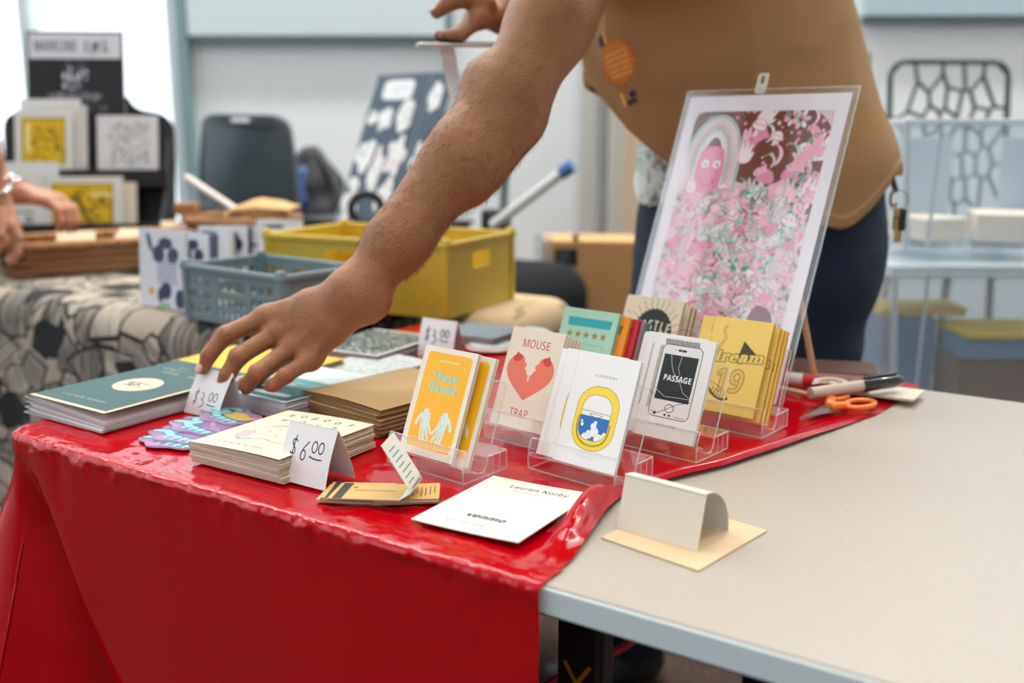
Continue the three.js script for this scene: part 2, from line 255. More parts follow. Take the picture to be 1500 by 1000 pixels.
// ---------------------------------------------------------------- the neighbouring tables with their cloths
// a cloth over the rectangle u0..u1, v0..v1 hanging down all round
function drape(u0, u1, v0, v1, h, drop, rad, rim, foldAmp, foldN, seedK, uvScale = 1) {
  const a = rad, cu = (u0 + u1) / 2, cv = (v0 + v1) / 2, hx = (u1 - u0) / 2 - a, hy = (v1 - v0) / 2 - a, P = 4 * (hx + hy) + 2 * PI * a;
  const path = (s) => {           // inner point, outward direction
    let p = s * P; const seg = [[hx * 2, 0], [PI / 2 * a, 1], [hy * 2, 2], [PI / 2 * a, 3], [hx * 2, 4], [PI / 2 * a, 5], [hy * 2, 6], [PI / 2 * a, 7]];
    for (const [l, k] of seg) {
      if (p <= l || k === 7) {
        const f = l ? Math.min(1, p / l) : 0, q = k >> 1, dirs = [[0, -1], [1, 0], [0, 1], [-1, 0]], cs = [[1, -1], [1, 1], [-1, 1], [-1, -1]];
        if (k % 2) { const A = f * PI / 2 + q * PI / 2, n = [Math.sin(A), -Math.cos(A)]; return { x: cs[q][0] * hx, y: cs[q][1] * hy, n }; }
        const n = dirs[q], e0 = cs[(q + 3) % 4], e1 = cs[q]; return { x: lerp(e0[0] * hx, e1[0] * hx, f), y: lerp(e0[1] * hy, e1[1] * hy, f), n };
      }
      p -= l;
    }
  };
  const base = T(cu, cv, 0), W = (x, y, z) => T(cu + x, cv + y, z).sub(base);
  const N = Math.round(P / 0.018), pts = [...Array(N + 1)].map((_, i) => path(i / N));
  const ring = sheet(N, 60, (s, t) => {
    const q = pts[Math.round(s * N)], arc = rim * PI / 2, flat = a - rim, d = t < 0.35 ? t / 0.35 * (flat + arc + 0.02) : lerp(flat + arc + 0.02, flat + arc + drop, (t - 0.35) / 0.65);
    let out, y; if (d < flat) { out = d; y = h; } else if (d < flat + arc) { const A = (d - flat) / rim; out = flat + rim * Math.sin(A); y = h - rim * (1 - Math.cos(A)); } else { out = flat + rim; y = h - rim - (d - flat - arc); }
    const b = Math.max(0, d - flat - arc), pp = (s < 0.999 ? s : 0) * P;
    out += foldAmp * (Math.sin(s * foldN * 2 * PI + seedK) + 0.7 * fbm(Math.cos(s * 2 * PI) * 5, Math.sin(s * 2 * PI) * 5, seedK + b * 1.5, 2)) * sstep(0, 0.35, b) + 0.02 * sstep(0, drop, b);
    y += 0.003 * fbm(pp * 6, d * 6, seedK, 2) * sstep(0, flat, d);
    return W(q.x + q.n[0] * out, q.y + q.n[1] * out, y);
  }, (s, t) => { const q = pts[Math.round(s * N)]; const d = t < 0.35 ? t / 0.35 * a : lerp(a, a + drop, (t - 0.35) / 0.65); return [(cu + q.x + q.n[0] * d) * uvScale, (cv + q.y + q.n[1] * d) * uvScale]; });
  const topg = sheet(40, 30, (s, t) => W(lerp(-hx, hx, s), lerp(-hy, hy, t), h), (s, t) => [(cu + lerp(-hx, hx, s)) * uvScale, (cv + lerp(-hy, hy, t)) * uvScale]);
  const rims = [];                // flat strips between the inner rectangle and the ring are part of the ring (d starts at 0)
  return { base, geo: smoothNormals(merge(topg, ring, ...rims)) };
}
function simpleTable(name, label, u0, u1, v0, v1, h) {
  const base = T((u0 + u1) / 2, (v0 + v1) / 2, 0), t = thing(name, label, 'table', base, TYAW), w = u1 - u0, d = v1 - v0, dark = std([0.05, 0.05, 0.055], 0.5);
  mesh('tabletop', rbox(w, 0.022, d, 0.006, 0, h - 0.011, 0), std([0.5, 0.47, 0.43], 0.5), t);
  for (const x of [-1, 1]) for (const z of [-1, 1]) mesh('leg', rbox(0.03, h - 0.022, 0.03, 0.006, x * Math.max(w / 2 - 0.12, w * 0.2), (h - 0.022) / 2, z * Math.max(d / 2 - 0.09, d * 0.3)), dark, t);
}
const T2 = { u0: -2.35, u1: -0.155, v0: 0.52, v1: 1.24, y: 0.745 };
{
  simpleTable('folding_table', 'neighbouring folding table hidden under the black and cream patterned cloth', -2.28, -0.23, 0.59, 1.17, 0.74);
  const pat = tex(1024, 1024, (g, w, h) => {
    g.fillStyle = '#b9ab9b'; g.fillRect(0, 0, w, h); g.lineCap = 'round'; g.lineJoin = 'round';
    const cell = (x, y) => {       // one hatched shape of the cartoon line drawing
      const n = 4 + (rnd() * 4 | 0), r = rr(60, 150), a0 = rnd() * 6.3, p = []; for (let i = 0; i < n; i++) { const a = a0 + i / n * 6.283, q = r * rr(0.6, 1.1); p.push([x + Math.cos(a) * q, y + Math.sin(a) * q * 0.8]); }
      g.save(); g.beginPath(); p.forEach(([a, b], i) => (i ? g.lineTo(a, b) : g.moveTo(a, b))); g.closePath(); const k = rnd();
      g.fillStyle = k < 0.14 ? '#25282a' : k < 0.5 ? '#a39a8e' : '#c9bdae'; g.fill(); g.strokeStyle = '#15181a'; g.lineWidth = rr(7, 13); g.stroke(); g.clip();
      const dir = rnd() * 3.14, dx = Math.cos(dir), dy = Math.sin(dir), bend = rr(-0.5, 0.5), gap = rr(6, 12); g.lineWidth = rr(1.5, 5); g.strokeStyle = '#24282a';
      if (k > 0.13) for (let s = -r; s < r; s += gap) { if (rnd() < 0.25) continue; const l = r * rr(0.2, 1.2); g.beginPath(); g.moveTo(x + dx * s - dy * -l, y + dy * s + dx * -l); g.quadraticCurveTo(x + dx * s + bend * 40, y + dy * s + bend * 40, x + dx * s - dy * l, y + dy * s + dx * l); g.stroke(); }
      g.restore();
    };
    for (let i = 0; i < 110; i++) { const x = rnd() * w, y = rnd() * h, s0 = seed; for (const ox of [-w, 0, w]) for (const oy of [-h, 0, h]) { if (Math.abs(x + ox - w / 2) > w / 2 + 160 || Math.abs(y + oy - h / 2) > h / 2 + 160) continue; seed = s0; cell(x + ox, y + oy); } }
  }, true);
  const patMat = print(pat, 0.85, { bumpMap: rep(weave, 60), bumpScale: 0.0003 });
  const d = drape(T2.u0, T2.u1, T2.v0, T2.v1, T2.y, 0.68, 0.09, 0.055, 0.022, 26, 3, 1 / 0.52);
  const o = tag(new THREE.Group(), 'cream cloth with black cartoon line drawing over the left table', 'tablecloth'); o.name = numbered('patterned_tablecloth'); scene.add(o); o.position.copy(d.base);
  mesh('cloth_sheet', d.geo, patMat, o);
  simpleTable('side_table', 'small side table under the beige cloth corner by the yellow crate', -0.005, 0.045, 0.91, 1.06, 0.74);
  const d2 = drape(-0.09, 0.115, 0.83, 1.14, T2.y, 0.55, 0.07, 0.05, 0.006, 5, 2, 1 / 0.9), o2 = tag(new THREE.Group(), 'beige cloth with a faint print and warm light put into its colour, over the side table by the yellow crate', 'tablecloth'); o2.name = numbered('beige_tablecloth'); scene.add(o2); o2.position.copy(d2.base);
  const faint = tex(512, 512, (g, w, h) => { g.fillStyle = '#d3b58c'; g.fillRect(0, 0, w, h); for (let i = 0; i < 420; i++) { g.strokeStyle = `rgba(96,84,70,${rr(0.1, 0.45)})`; g.lineWidth = rr(1, 4); const x = rnd() * w, y = rnd() * h; g.beginPath(); g.moveTo(x, y); g.lineTo(x + rr(-8, 8), y + rr(10, 50)); g.stroke(); } }, true); mesh('cloth_sheet', d2.geo, print(faint, 0.85), o2);  // warm light on the patterned cloth, put into this beige
}
const T3 = { u0: -1.12, u1: -0.25, v0: 1.36, v1: 1.9, y: 0.705 };
{
  simpleTable('folding_table', 'folding table at the back hidden under the plain black cloth', T3.u0 + 0.095, T3.u1 - 0.095, T3.v0 + 0.095, T3.v1 - 0.095, 0.70);
  const d = drape(T3.u0, T3.u1, T3.v0, T3.v1, T3.y, 0.68, 0.12, 0.09, 0.02, 18, 8);
  const o = tag(new THREE.Group(), 'plain black cloth over the back table with the wheeled stand', 'tablecloth'); o.name = numbered('black_tablecloth'); scene.add(o); o.position.copy(d.base);
  mesh('cloth_sheet', d.geo, phys([0.010, 0.012, 0.015], 0.85, { specularIntensity: 0.35, bumpMap: rep(weave, 60), bumpScale: 0.0003 }), o);
}
// ---------------------------------------------------------------- prints for the booklets
const txt = (g, s, x, y, px, opt = {}) => { g.save(); g.translate(x, y); if (opt.rot) g.rotate(opt.rot); g.scale(opt.sx ?? 1, opt.sy ?? 1); g.font = `${opt.style ?? ''} ${px}px ${opt.font ?? 'sans-serif'}`; g.textAlign = opt.align ?? 'center'; g.textBaseline = 'middle'; if (opt.space) g.letterSpacing = opt.space + 'px'; g.fillStyle = opt.fill ?? '#222'; if (opt.line) { g.strokeStyle = opt.stroke ?? '#222'; g.lineWidth = opt.line; g.lineJoin = 'round'; g.strokeText(s, 0, 0); } if (opt.fill !== 'none') g.fillText(s, 0, 0); g.restore(); };
const poly = (g, pts, fill, stroke, lw = 3, close = true) => { g.beginPath(); pts.forEach(([x, y], i) => (i ? g.lineTo(x, y) : g.moveTo(x, y))); if (close) g.closePath(); if (fill) { g.fillStyle = fill; g.fill(); } if (stroke) { g.strokeStyle = stroke; g.lineWidth = lw; g.stroke(); } };
const blob = (g, pts, fill, stroke, lw = 3) => { g.beginPath(); const n = pts.length, m = (a, b) => [(a[0] + b[0]) / 2, (a[1] + b[1]) / 2]; const s = m(pts[n - 1], pts[0]); g.moveTo(...s); for (let i = 0; i < n; i++) { const q = m(pts[i], pts[(i + 1) % n]); g.quadraticCurveTo(pts[i][0], pts[i][1], q[0], q[1]); } g.closePath(); if (fill) { g.fillStyle = fill; g.fill(); } if (stroke) { g.strokeStyle = stroke; g.lineWidth = lw; g.stroke(); } };
const rrc = (g, x, y, w, h, r, fill, stroke, lw = 3) => { g.beginPath(); g.roundRect(x, y, w, h, r); if (fill) { g.fillStyle = fill; g.fill(); } if (stroke) { g.strokeStyle = stroke; g.lineWidth = lw; g.stroke(); } };
const star = (g, x, y, r, fill, rot = -PI / 2, k = 0.42) => { const p = []; for (let i = 0; i < 10; i++) { const a = rot + i * PI / 5, q = i % 2 ? r * k : r; p.push([x + Math.cos(a) * q, y + Math.sin(a) * q]); } poly(g, p, fill); };
// lettering too small to read in the photograph: broken upright strokes, no letters
const scribble = (g, cx, y, w, h, c, lw = 5) => { g.strokeStyle = c; g.lineWidth = lw; g.lineCap = 'round'; for (let x = cx - w / 2; x < cx + w / 2; x += h * rr(0.5, 0.8)) { if (rnd() < 0.12) { x += h * 0.5; continue; } g.beginPath(); g.moveTo(x, y - h / 2 * rr(0.6, 1)); g.lineTo(x + rr(-0.1, 0.1) * h, y + h / 2 * rr(0.6, 1)); if (rnd() < 0.6) g.lineTo(x + h * rr(0.2, 0.45), y + h * rr(-0.4, 0.4)); g.stroke(); } };
const paperGrain = (g, w, h, n, a = 0.05) => { for (let i = 0; i < n; i++) { const c = rnd() < 0.5 ? 0 : 255; g.fillStyle = `rgba(${c},${c},${c},${rnd() * a})`; g.fillRect(rnd() * w, rnd() * h, rr(1, 3), rr(1, 3)); } };

const printTheseHands = tex(512, 790, (g, w, h) => {
  g.fillStyle = '#efe6d6'; g.fillRect(0, 0, w, h); rrc(g, 38, 40, w - 76, h - 92, 34, '#fdb913');
  txt(g, 'LAUREN NORBY', w / 2 + 4, 98, 25, { fill: '#f6e3b0', space: 1, style: 'bold' });
  for (const [dx, c] of [[5, '#f3d9b0'], [0, '#7cc7c9']]) { txt(g, 'These', w / 2 + 10 - dx, 210 + dx / 2, 88, { fill: c, font: 'serif', style: 'bold' }); txt(g, 'Hands', w / 2 + 2 - dx, 292 + dx / 2, 88, { fill: c, font: 'serif', style: 'bold' }); }
  const hand = (s) => { g.save(); g.translate(w / 2 + s * 84, 556); g.scale(s, 1); g.rotate(0.10);
    g.lineCap = 'round'; g.lineJoin = 'round'; g.strokeStyle = g.fillStyle = '#dcebe6';
    blob(g, [[-18, -104], [22, -104], [44, -50], [46, 20], [14, 52], [-28, 40], [-46, -10], [-40, -62]], '#dcebe6');
    for (const [x0, y0, x1, y1, x2, y2, l] of [[42, -62, 74, -30, 86, 6, 26], [28, 30, 30, 74, 22, 118, 23], [6, 40, -2, 86, -10, 128, 23], [-16, 34, -34, 76, -46, 110, 22], [-34, 10, -58, 46, -70, 72, 20]]) { g.lineWidth = l; g.beginPath(); g.moveTo(x0, y0); g.quadraticCurveTo(x1, y1, x2, y2); g.stroke(); }
    g.lineWidth = 2; for (let i = 0; i < 46; i++) { g.strokeStyle = ['#8fc9c8', '#eac36b', '#a9d6cf'][i % 3]; g.beginPath(); const x = rr(-40, 40), y = rr(-95, 100); g.moveTo(x, y); g.quadraticCurveTo(x + rr(-14, 14), y + rr(-10, 10), x + rr(-20, 20), y + rr(-6, 26)); g.stroke(); } g.restore(); };
  hand(-1); hand(1);
});
const printMouse = tex(512, 790, (g, w, h) => {
  g.fillStyle = '#e9dccb'; g.fillRect(0, 0, w, h); paperGrain(g, w, h, 2500, 0.04);
  txt(g, 'MOUSE', w / 2 + 6, 118, 92, { fill: '#c0211f', sx: 0.88 }); txt(g, 'TRAP', w / 2 - 4, 668, 88, { fill: '#c0211f', sx: 0.88 });
  for (const s of [-1, 1]) { g.save(); g.translate(w / 2 + 4, 0); g.scale(s, 1);
    g.beginPath(); g.moveTo(0, 568); g.bezierCurveTo(80, 500, 230, 420, 226, 322); g.bezierCurveTo(222, 262, 190, 222, 136, 214); g.lineTo(96, 218); g.bezierCurveTo(70, 232, 70, 262, 64, 268); g.bezierCurveTo(34, 274, 40, 308, 56, 316); g.bezierCurveTo(30, 330, 14, 372, 0, 424); g.closePath(); g.fillStyle = '#e8775d'; g.fill();
    g.beginPath(); g.ellipse(142, 240, 44, 30, 0.35, 0, 7); g.fillStyle = '#cc3f35'; g.fill(); g.beginPath(); g.ellipse(150, 210, 13, 14, 0.2, 0, 7); g.fill(); g.restore(); }
  for (let i = 0; i < 2600; i++) { const x = rr(20, w - 20), y = rr(216, 560); g.fillStyle = 'rgba(190,60,50,.28)'; if (Math.abs(x - w / 2 - 4) < (568 - y) * 0.62 && Math.abs(x - w / 2) > 62 - (y - 300) * 0.2 && y > 260) g.fillRect(x, y, 2, 2); }
  g.fillStyle = '#5a2a22'; for (const x of [-12, 10]) { g.beginPath(); g.arc(w / 2 + 4 + x, 372, 5, 0, 7); g.fill(); }
});
const printAirborne = tex(512, 790, (g, w, h) => {
  g.fillStyle = '#f1f0f0'; g.fillRect(0, 0, w, h);
  txt(g, 'AIRBORNE', w / 2 + 16, 150, 24, { fill: '#4a4f57', space: 9 });
  rrc(g, 92, 222, 340, 448, 150, '#f6d93d', '#6b5d1c', 3); rrc(g, 138, 284, 240, 318, 96, '#f1f0f0', '#6b5d1c', 3);
  g.save(); g.beginPath(); g.roundRect(140, 286, 236, 314, 94); g.clip(); g.fillStyle = '#1c6fc0'; g.fillRect(138, 438, 240, 170);
  for (const [x, y, r] of [[240, 560, 30], [278, 538, 34], [262, 500, 24], [272, 474, 14], [318, 578, 34], [212, 584, 30], [168, 500, 13], [160, 478, 10], [356, 570, 30], [360, 540, 14]]) { g.fillStyle = '#f3f6f8'; g.beginPath(); g.arc(x, y, r, 0, 7); g.fill(); g.strokeStyle = '#31628f'; g.lineWidth = 1.4; g.stroke(); g.fillStyle = '#f3f6f8'; g.fillRect(x - r * 0.6, y, r * 1.2, r); }
  g.restore(); g.strokeStyle = '#4b4630'; g.lineWidth = 3; g.beginPath(); g.moveTo(140, 400); g.lineTo(378, 408); g.moveTo(140, 437); g.lineTo(378, 438); g.stroke();
  g.beginPath(); g.moveTo(206, 420); g.quadraticCurveTo(262, 456, 318, 422); g.quadraticCurveTo(260, 412, 206, 420); g.stroke();
  g.lineWidth = 2.5; for (let k = 0; k < 3; k++) { g.beginPath(); g.moveTo(134 - k * 5, 440); g.bezierCurveTo(120 - k * 4, 560, 150, 626 + k * 6, 262, 632 + k * 6); g.bezierCurveTo(372, 626 + k * 6, 392 + k * 3, 570, 384 + k * 5, 470); g.stroke(); }
  txt(g, 'lauren norby', w / 2 + 6, 716, 20, { fill: '#4a4f57', space: 2 });
});
const printPassage = tex(512, 790, (g, w, h) => {
  g.fillStyle = '#eceae8'; g.fillRect(0, 0, w, h); g.lineCap = 'round';
  g.save(); g.translate(w / 2 - 6, 330); g.rotate(0.0);
  g.strokeStyle = '#1b1d1e'; g.lineWidth = 2.4;
  for (let i = 0; i < 62; i++) { const x = -150 + i * 4.7; g.beginPath(); g.moveTo(x, -262); g.lineTo(x - 10, -262 - 44 + rr(0, 8)); g.stroke(); } for (let i = 0; i < 64; i++) { const y = -250 + i * 7.6; g.beginPath(); g.moveTo(-166, y); g.lineTo(-196 + rr(0, 6), y + 14); g.stroke(); }
  rrc(g, -166, -262, 340, 560, 46, '#e7e5e3', '#1b1d1e', 5); rrc(g, -140, -186, 290, 352, 3, '#1d2526');
  rrc(g, -34, -232, 72, 16, 8, '#1b1d1e'); g.beginPath(); g.arc(-56, -224, 5, 0, 7); g.fillStyle = '#1b1d1e'; g.fill(); g.beginPath(); g.ellipse(4, 224, 36, 30, 0, 0, 7); g.strokeStyle = '#1b1d1e'; g.lineWidth = 5; g.stroke();
  txt(g, 'PASSAGE', 14, -6, 62, { fill: '#f1f1ef', sx: 0.92, style: 'bold' });
  g.lineWidth = 4; const crack = (p, c) => { g.strokeStyle = c; g.beginPath(); p.forEach(([x, y], i) => (i ? g.lineTo(x, y) : g.moveTo(x, y))); g.stroke(); };
  for (const p of [[[-90, -250], [-84, -190], [-60, -110], [-30, -50], [36, 10], [84, 90], [168, 130]], [[-10, -250], [10, -180], [0, -90], [26, -40]], [[166, 130], [60, 132], [-60, 140], [-140, 96]], [[-140, 96], [-160, 70]]]) crack(p, '#cfd2cf');
  for (const p of [[[166, 150], [70, 180], [0, 220], [-80, 268], [-160, 262]], [[-166, 100], [-180, 120], [-140, 150]]]) crack(p, '#1b1d1e');
  for (let i = 0; i < 6; i++) { g.beginPath(); g.arc(60 + i * 15, 280, 4, 0, 7); g.fillStyle = '#1b1d1e'; g.fill(); } for (const x of [-110, -20, 16]) { g.beginPath(); g.ellipse(x, 276, x < -50 ? 14 : 10, 8, 0, 0, 7); g.fill(); } g.restore();
  txt(g, 'lauren norby', w / 2, 680, 28, { fill: '#33373a', style: 'italic' });
});
const printDream = tex(512, 790, (g, w, h) => {
  g.fillStyle = '#f0d170'; g.fillRect(0, 0, w, h); paperGrain(g, w, h, 2500, 0.05);
  const P = [[300, 180], [436, 288], [262, 372]]; g.save(); poly(g, P, '#5c5230'); g.clip(); g.strokeStyle = '#1f2122'; g.lineWidth = 3; for (let i = -40; i < 60; i++) { g.beginPath(); g.moveTo(200 + i * 8, 160); g.lineTo(150 + i * 8, 420); g.stroke(); } g.restore();
  g.strokeStyle = '#6a5d33'; g.lineWidth = 2; for (let i = 0; i < 30; i++) { g.beginPath(); g.moveTo(290 + i * 5, 350 - i); g.lineTo(282 + i * 5, 384 - i * 1.6); g.stroke(); }
  g.strokeStyle = '#23251f'; g.lineCap = 'round'; for (const [d, c] of [[0, '#23251f']]) { for (const o of [0, 16]) { g.lineWidth = 3; g.strokeStyle = c; g.beginPath(); g.moveTo(110 + o, 66); for (let y = 66; y < 320; y += 4) g.lineTo(112 + o + Math.sin(y / 22) * 12 + (y > 220 ? (y - 220) * -0.2 : 0), y); g.stroke(); } }
  g.save(); g.translate(236, 322); g.rotate(-0.08); const dm = { font: 'serif', style: 'italic bold', sx: 1.0, sy: 0.85, space: 4 }; g.translate(26, 0); txt(g, 'dream', 0, 0, 132, { ...dm, fill: '#1f2122', line: 24, stroke: '#1f2122' }); txt(g, 'dream', 0, 0, 132, { ...dm, fill: '#f0d170', line: 13, stroke: '#f0d170' }); txt(g, 'dream', 0, 0, 132, { ...dm, fill: '#f0d170', line: 3, stroke: '#3a3a2a' }); g.restore();
  g.save(); g.translate(240, 520); g.transform(1, 0, -0.06, 1, 0, 0); txt(g, '19', 0, 0, 250, { fill: '#f0d170', line: 26, stroke: '#1f2122', sx: 0.92 }); txt(g, '19', 0, 0, 250, { fill: '#f0d170', line: 17, stroke: '#f0d170', sx: 0.92 }); txt(g, '19', 0, 0, 250, { fill: 'none', line: 3, stroke: '#1f2122', sx: 0.92 }); g.restore();
  g.lineWidth = 4; g.strokeStyle = '#2a3030'; g.beginPath(); g.ellipse(150, 610, 120, 34, 0.5, 0, 7); g.stroke(); g.lineWidth = 16; g.strokeStyle = '#3b4344'; g.beginPath(); g.moveTo(60, 566); g.bezierCurveTo(110, 668, 200, 706, 260, 668); g.stroke(); g.lineWidth = 7; for (let i = 0; i < 5; i++) { g.beginPath(); g.moveTo(120 + i * 26, 590 + i * 12); g.lineTo(106 + i * 28, 648 + i * 6); g.stroke(); }
});
const printCastle = tex(512, 790, (g, w, h) => {
  g.fillStyle = '#e3d7bd'; g.fillRect(0, 0, w, h); paperGrain(g, w, h, 2500, 0.05); const cx = 256, cy = 320, p = [];
  for (let i = 0; i < 64; i++) { const a = i / 64 * 6.283, r = i % 2 ? 200 : 214; p.push([cx + Math.cos(a) * r * 0.94, cy + Math.sin(a) * r * 1.1]); } poly(g, p, '#23302d');
  g.strokeStyle = '#3a3f37'; g.lineWidth = 4; for (let i = 0; i < 26; i++) { const a = i / 26 * 6.283 + 0.1; g.beginPath(); g.moveTo(cx + Math.cos(a) * 205, cy + Math.sin(a) * 240); g.lineTo(cx + Math.cos(a) * rr(258, 300), cy + Math.sin(a) * rr(290, 350)); g.stroke(); }
  const word = (s, y, k, c) => [...s].forEach((ch, i) => txt(g, ch, cx + (i - (s.length - 1) / 2) * k, y + Math.abs(i - (s.length - 1) / 2) * c, 118, { fill: '#e3d7bd', style: 'bold', sx: 0.72, sy: 1.12, rot: (i - (s.length - 1) / 2) * 0.05 }));
  word('CASTLE', 244, 60, 8); word('SIEGE', 400, 72, 0);
});
const printStars = (bg, band, withBox = true) => tex(512, 720, (g, w, h) => {
  g.fillStyle = bg; g.fillRect(0, 0, w, h); g.save(); poly(g, [[60, 70], [468, 70], [458, 136], [66, 138]], band); g.restore(); star(g, 84, 104, 14, 'rgba(140,150,90,.6)'); star(g, 440, 104, 14, 'rgba(140,150,90,.6)');
  for (let i = 0; i < 5; i++) star(g, 100 + i * 78, 200, 34, '#94883a', -PI / 2 + 0.08);
  if (withBox) rrc(g, 40, 272, 400, 420, 44, null, '#6c9a86', 3);
});
const printGreen = tex(1024, 1480, (g, w, h) => {
  g.fillStyle = '#e2d2b4'; g.fillRect(0, 0, w, h); g.fillStyle = '#375a5c'; g.fillRect(0, 0, w - 34, h - 36);
  for (let i = 0; i < 16000; i++) { g.fillStyle = `rgba(${rnd() < 0.5 ? '20,50,56' : '110,140,132'},.22)`; g.fillRect(rnd() * (w - 36), rnd() * (h - 40), rr(1, 4), rr(1, 4)); }
  scribble(g, w * 0.5, 190, 480, 52, '#93a296', 9); scribble(g, w * 0.5, 280, 560, 52, '#93a296', 9); scribble(g, w * 0.5, 370, 500, 52, '#93a296', 9);
  g.beginPath(); g.ellipse(w * 0.5, h * 0.53, 205, 205, 0, 0, 7); g.fillStyle = '#e6d3b2'; g.fill(); g.lineWidth = 7; for (let i = 0; i < 60; i++) { g.strokeStyle = i % 4 ? '#3f6264' : '#8a9a84'; g.beginPath(); const x = w * 0.5 + rr(-120, 110), y = h * 0.53 + rr(-60, 70); g.moveTo(x, y); g.quadraticCurveTo(x + rr(-60, 60), y + rr(-40, 40), x + rr(-90, 90), y + rr(-26, 26)); g.stroke(); }
  txt(g, 'LAUREN NORBY', w * 0.5, h - 190, 56, { fill: '#a9b3a0', space: 12 });
});
const printNobody = tex(1024, 1080, (g, w, h) => {
  g.fillStyle = '#ecdcc2'; g.fillRect(0, 0, w, h); paperGrain(g, w, h, 4000, 0.03);
  const B = '#0e5f75', row = (s, x0, x1, y, c) => [...s].forEach((ch, i) => txt(g, ch, lerp(x0, x1, s.length > 1 ? i / (s.length - 1) : 0.5), y + [6, -8, 4, -6, 8, 0][i % 6], 92, { fill: c, style: 'bold', rot: [0.2, -0.1, 0.15, -0.2, 0.1, 0.3][i % 6] }));
  row('NOBODY', 190, 880, 130, B); row('MOVE', 250, 820, 270, '#175a75');
  g.lineWidth = 8; g.lineJoin = 'round'; blob(g, [[170, 620], [300, 470], [420, 430], [620, 380], [740, 420], [860, 560], [800, 640], [880, 740], [700, 820], [520, 760], [420, 800], [300, 860], [200, 760]], '#efd9c0', '#3d5484', 9);
  blob(g, [[180, 640], [300, 620], [330, 760], [280, 850], [200, 780]], '#d9b6bd', '#4d6a94', 6); blob(g, [[560, 440], [640, 420], [700, 480], [620, 520]], '#d2cfd0', '#4d6a94', 6);
  g.strokeStyle = '#42638f'; g.lineWidth = 6; for (const p of [[[300, 600], [380, 560], [420, 600]], [[450, 700], [520, 660], [600, 690]], [[640, 600], [700, 560], [760, 620]], [[380, 480], [460, 520]]]) { g.beginPath(); g.moveTo(...p[0]); for (const q of p.slice(1)) g.lineTo(...q); g.stroke(); }
  g.strokeStyle = '#1f8d86'; g.lineWidth = 14; g.beginPath(); g.moveTo(300, 470); g.quadraticCurveTo(380, 380, 520, 400); g.moveTo(300, 860); g.lineTo(420, 815); g.stroke();
  txt(g, 'LAUREN NORBY', w * 0.46, h - 120, 54, { fill: '#4a7f88', space: 8, style: 'bold' });
});
const printTeal = tex(1024, 1200, (g, w, h) => {
  g.fillStyle = '#e4edf0'; g.fillRect(0, 0, w, h); g.fillStyle = '#2e7f83'; g.fillRect(30, 640, w - 60, h - 680); g.fillStyle = '#5aa7ab'; g.fillRect(30, 480, w - 60, 120); g.fillStyle = '#2c8b8e'; blob(g, [[60, 660], [300, 560], [520, 640], [760, 540], [960, 660], [700, 760], [300, 780]], '#7fc0bd'); g.fillStyle = '#35777d'; g.fillRect(30, 900, w - 60, 260);
  rrc(g, 300, 980, 560, 90, 45, '#cfe2e0'); rrc(g, 120, 660, 420, 70, 35, '#dcebea'); for (let i = 0; i < 40; i++) { g.strokeStyle = `rgba(120,170,180,.5)`; g.lineWidth = 3; g.beginPath(); const x = rr(60, 900), y = rr(60, 420); g.moveTo(x, y); g.lineTo(x + rr(20, 120), y + rr(-12, 12)); g.stroke(); }
});
const printSketch = tex(512, 620, (g, w, h) => { g.fillStyle = '#cfd5d5'; g.fillRect(0, 0, w, h); g.lineCap = 'round'; for (let i = 0; i < 260; i++) { const c = 60 + rnd() * 80 | 0; g.strokeStyle = `rgba(${c},${c + 8},${c + 10},.7)`; g.lineWidth = rr(1, 4); const x = rr(60, w - 60), y = rr(60, h - 60); g.beginPath(); g.moveTo(x, y); g.quadraticCurveTo(x + rr(-50, 50), y + rr(-50, 50), x + rr(-60, 60), y + rr(-40, 40)); g.stroke(); } });
const printLeaf = tex(512, 620, (g, w, h) => { g.fillStyle = '#e7e5e0'; g.fillRect(0, 0, w, h); g.fillStyle = '#23453f'; g.fillRect(22, 22, w - 44, h - 44); for (let i = 0; i < 420; i++) { g.save(); g.translate(rr(30, w - 30), rr(30, h - 30)); g.rotate(rnd() * 6); g.fillStyle = ['#e3e0d6', '#cfd6cb', '#b98a86', '#17302c'][i & 3]; g.beginPath(); g.ellipse(0, 0, rr(6, 18), rr(2, 7), 0, 0, 7); g.fill(); g.restore(); } });
const pen = (g, pts, lw, c) => { g.strokeStyle = c; g.lineWidth = lw; g.lineCap = g.lineJoin = 'round'; g.beginPath(); pts.forEach(([x, y], i) => { if (!i) g.moveTo(x, y); else { const p = pts[i - 1]; g.quadraticCurveTo(p[0], p[1], (p[0] + x) / 2, (p[1] + y) / 2); } }); g.lineTo(...pts[pts.length - 1]); g.stroke(); };
const curve = (f, n = 26) => [...Array(n + 1)].map((_, i) => f(i / n));
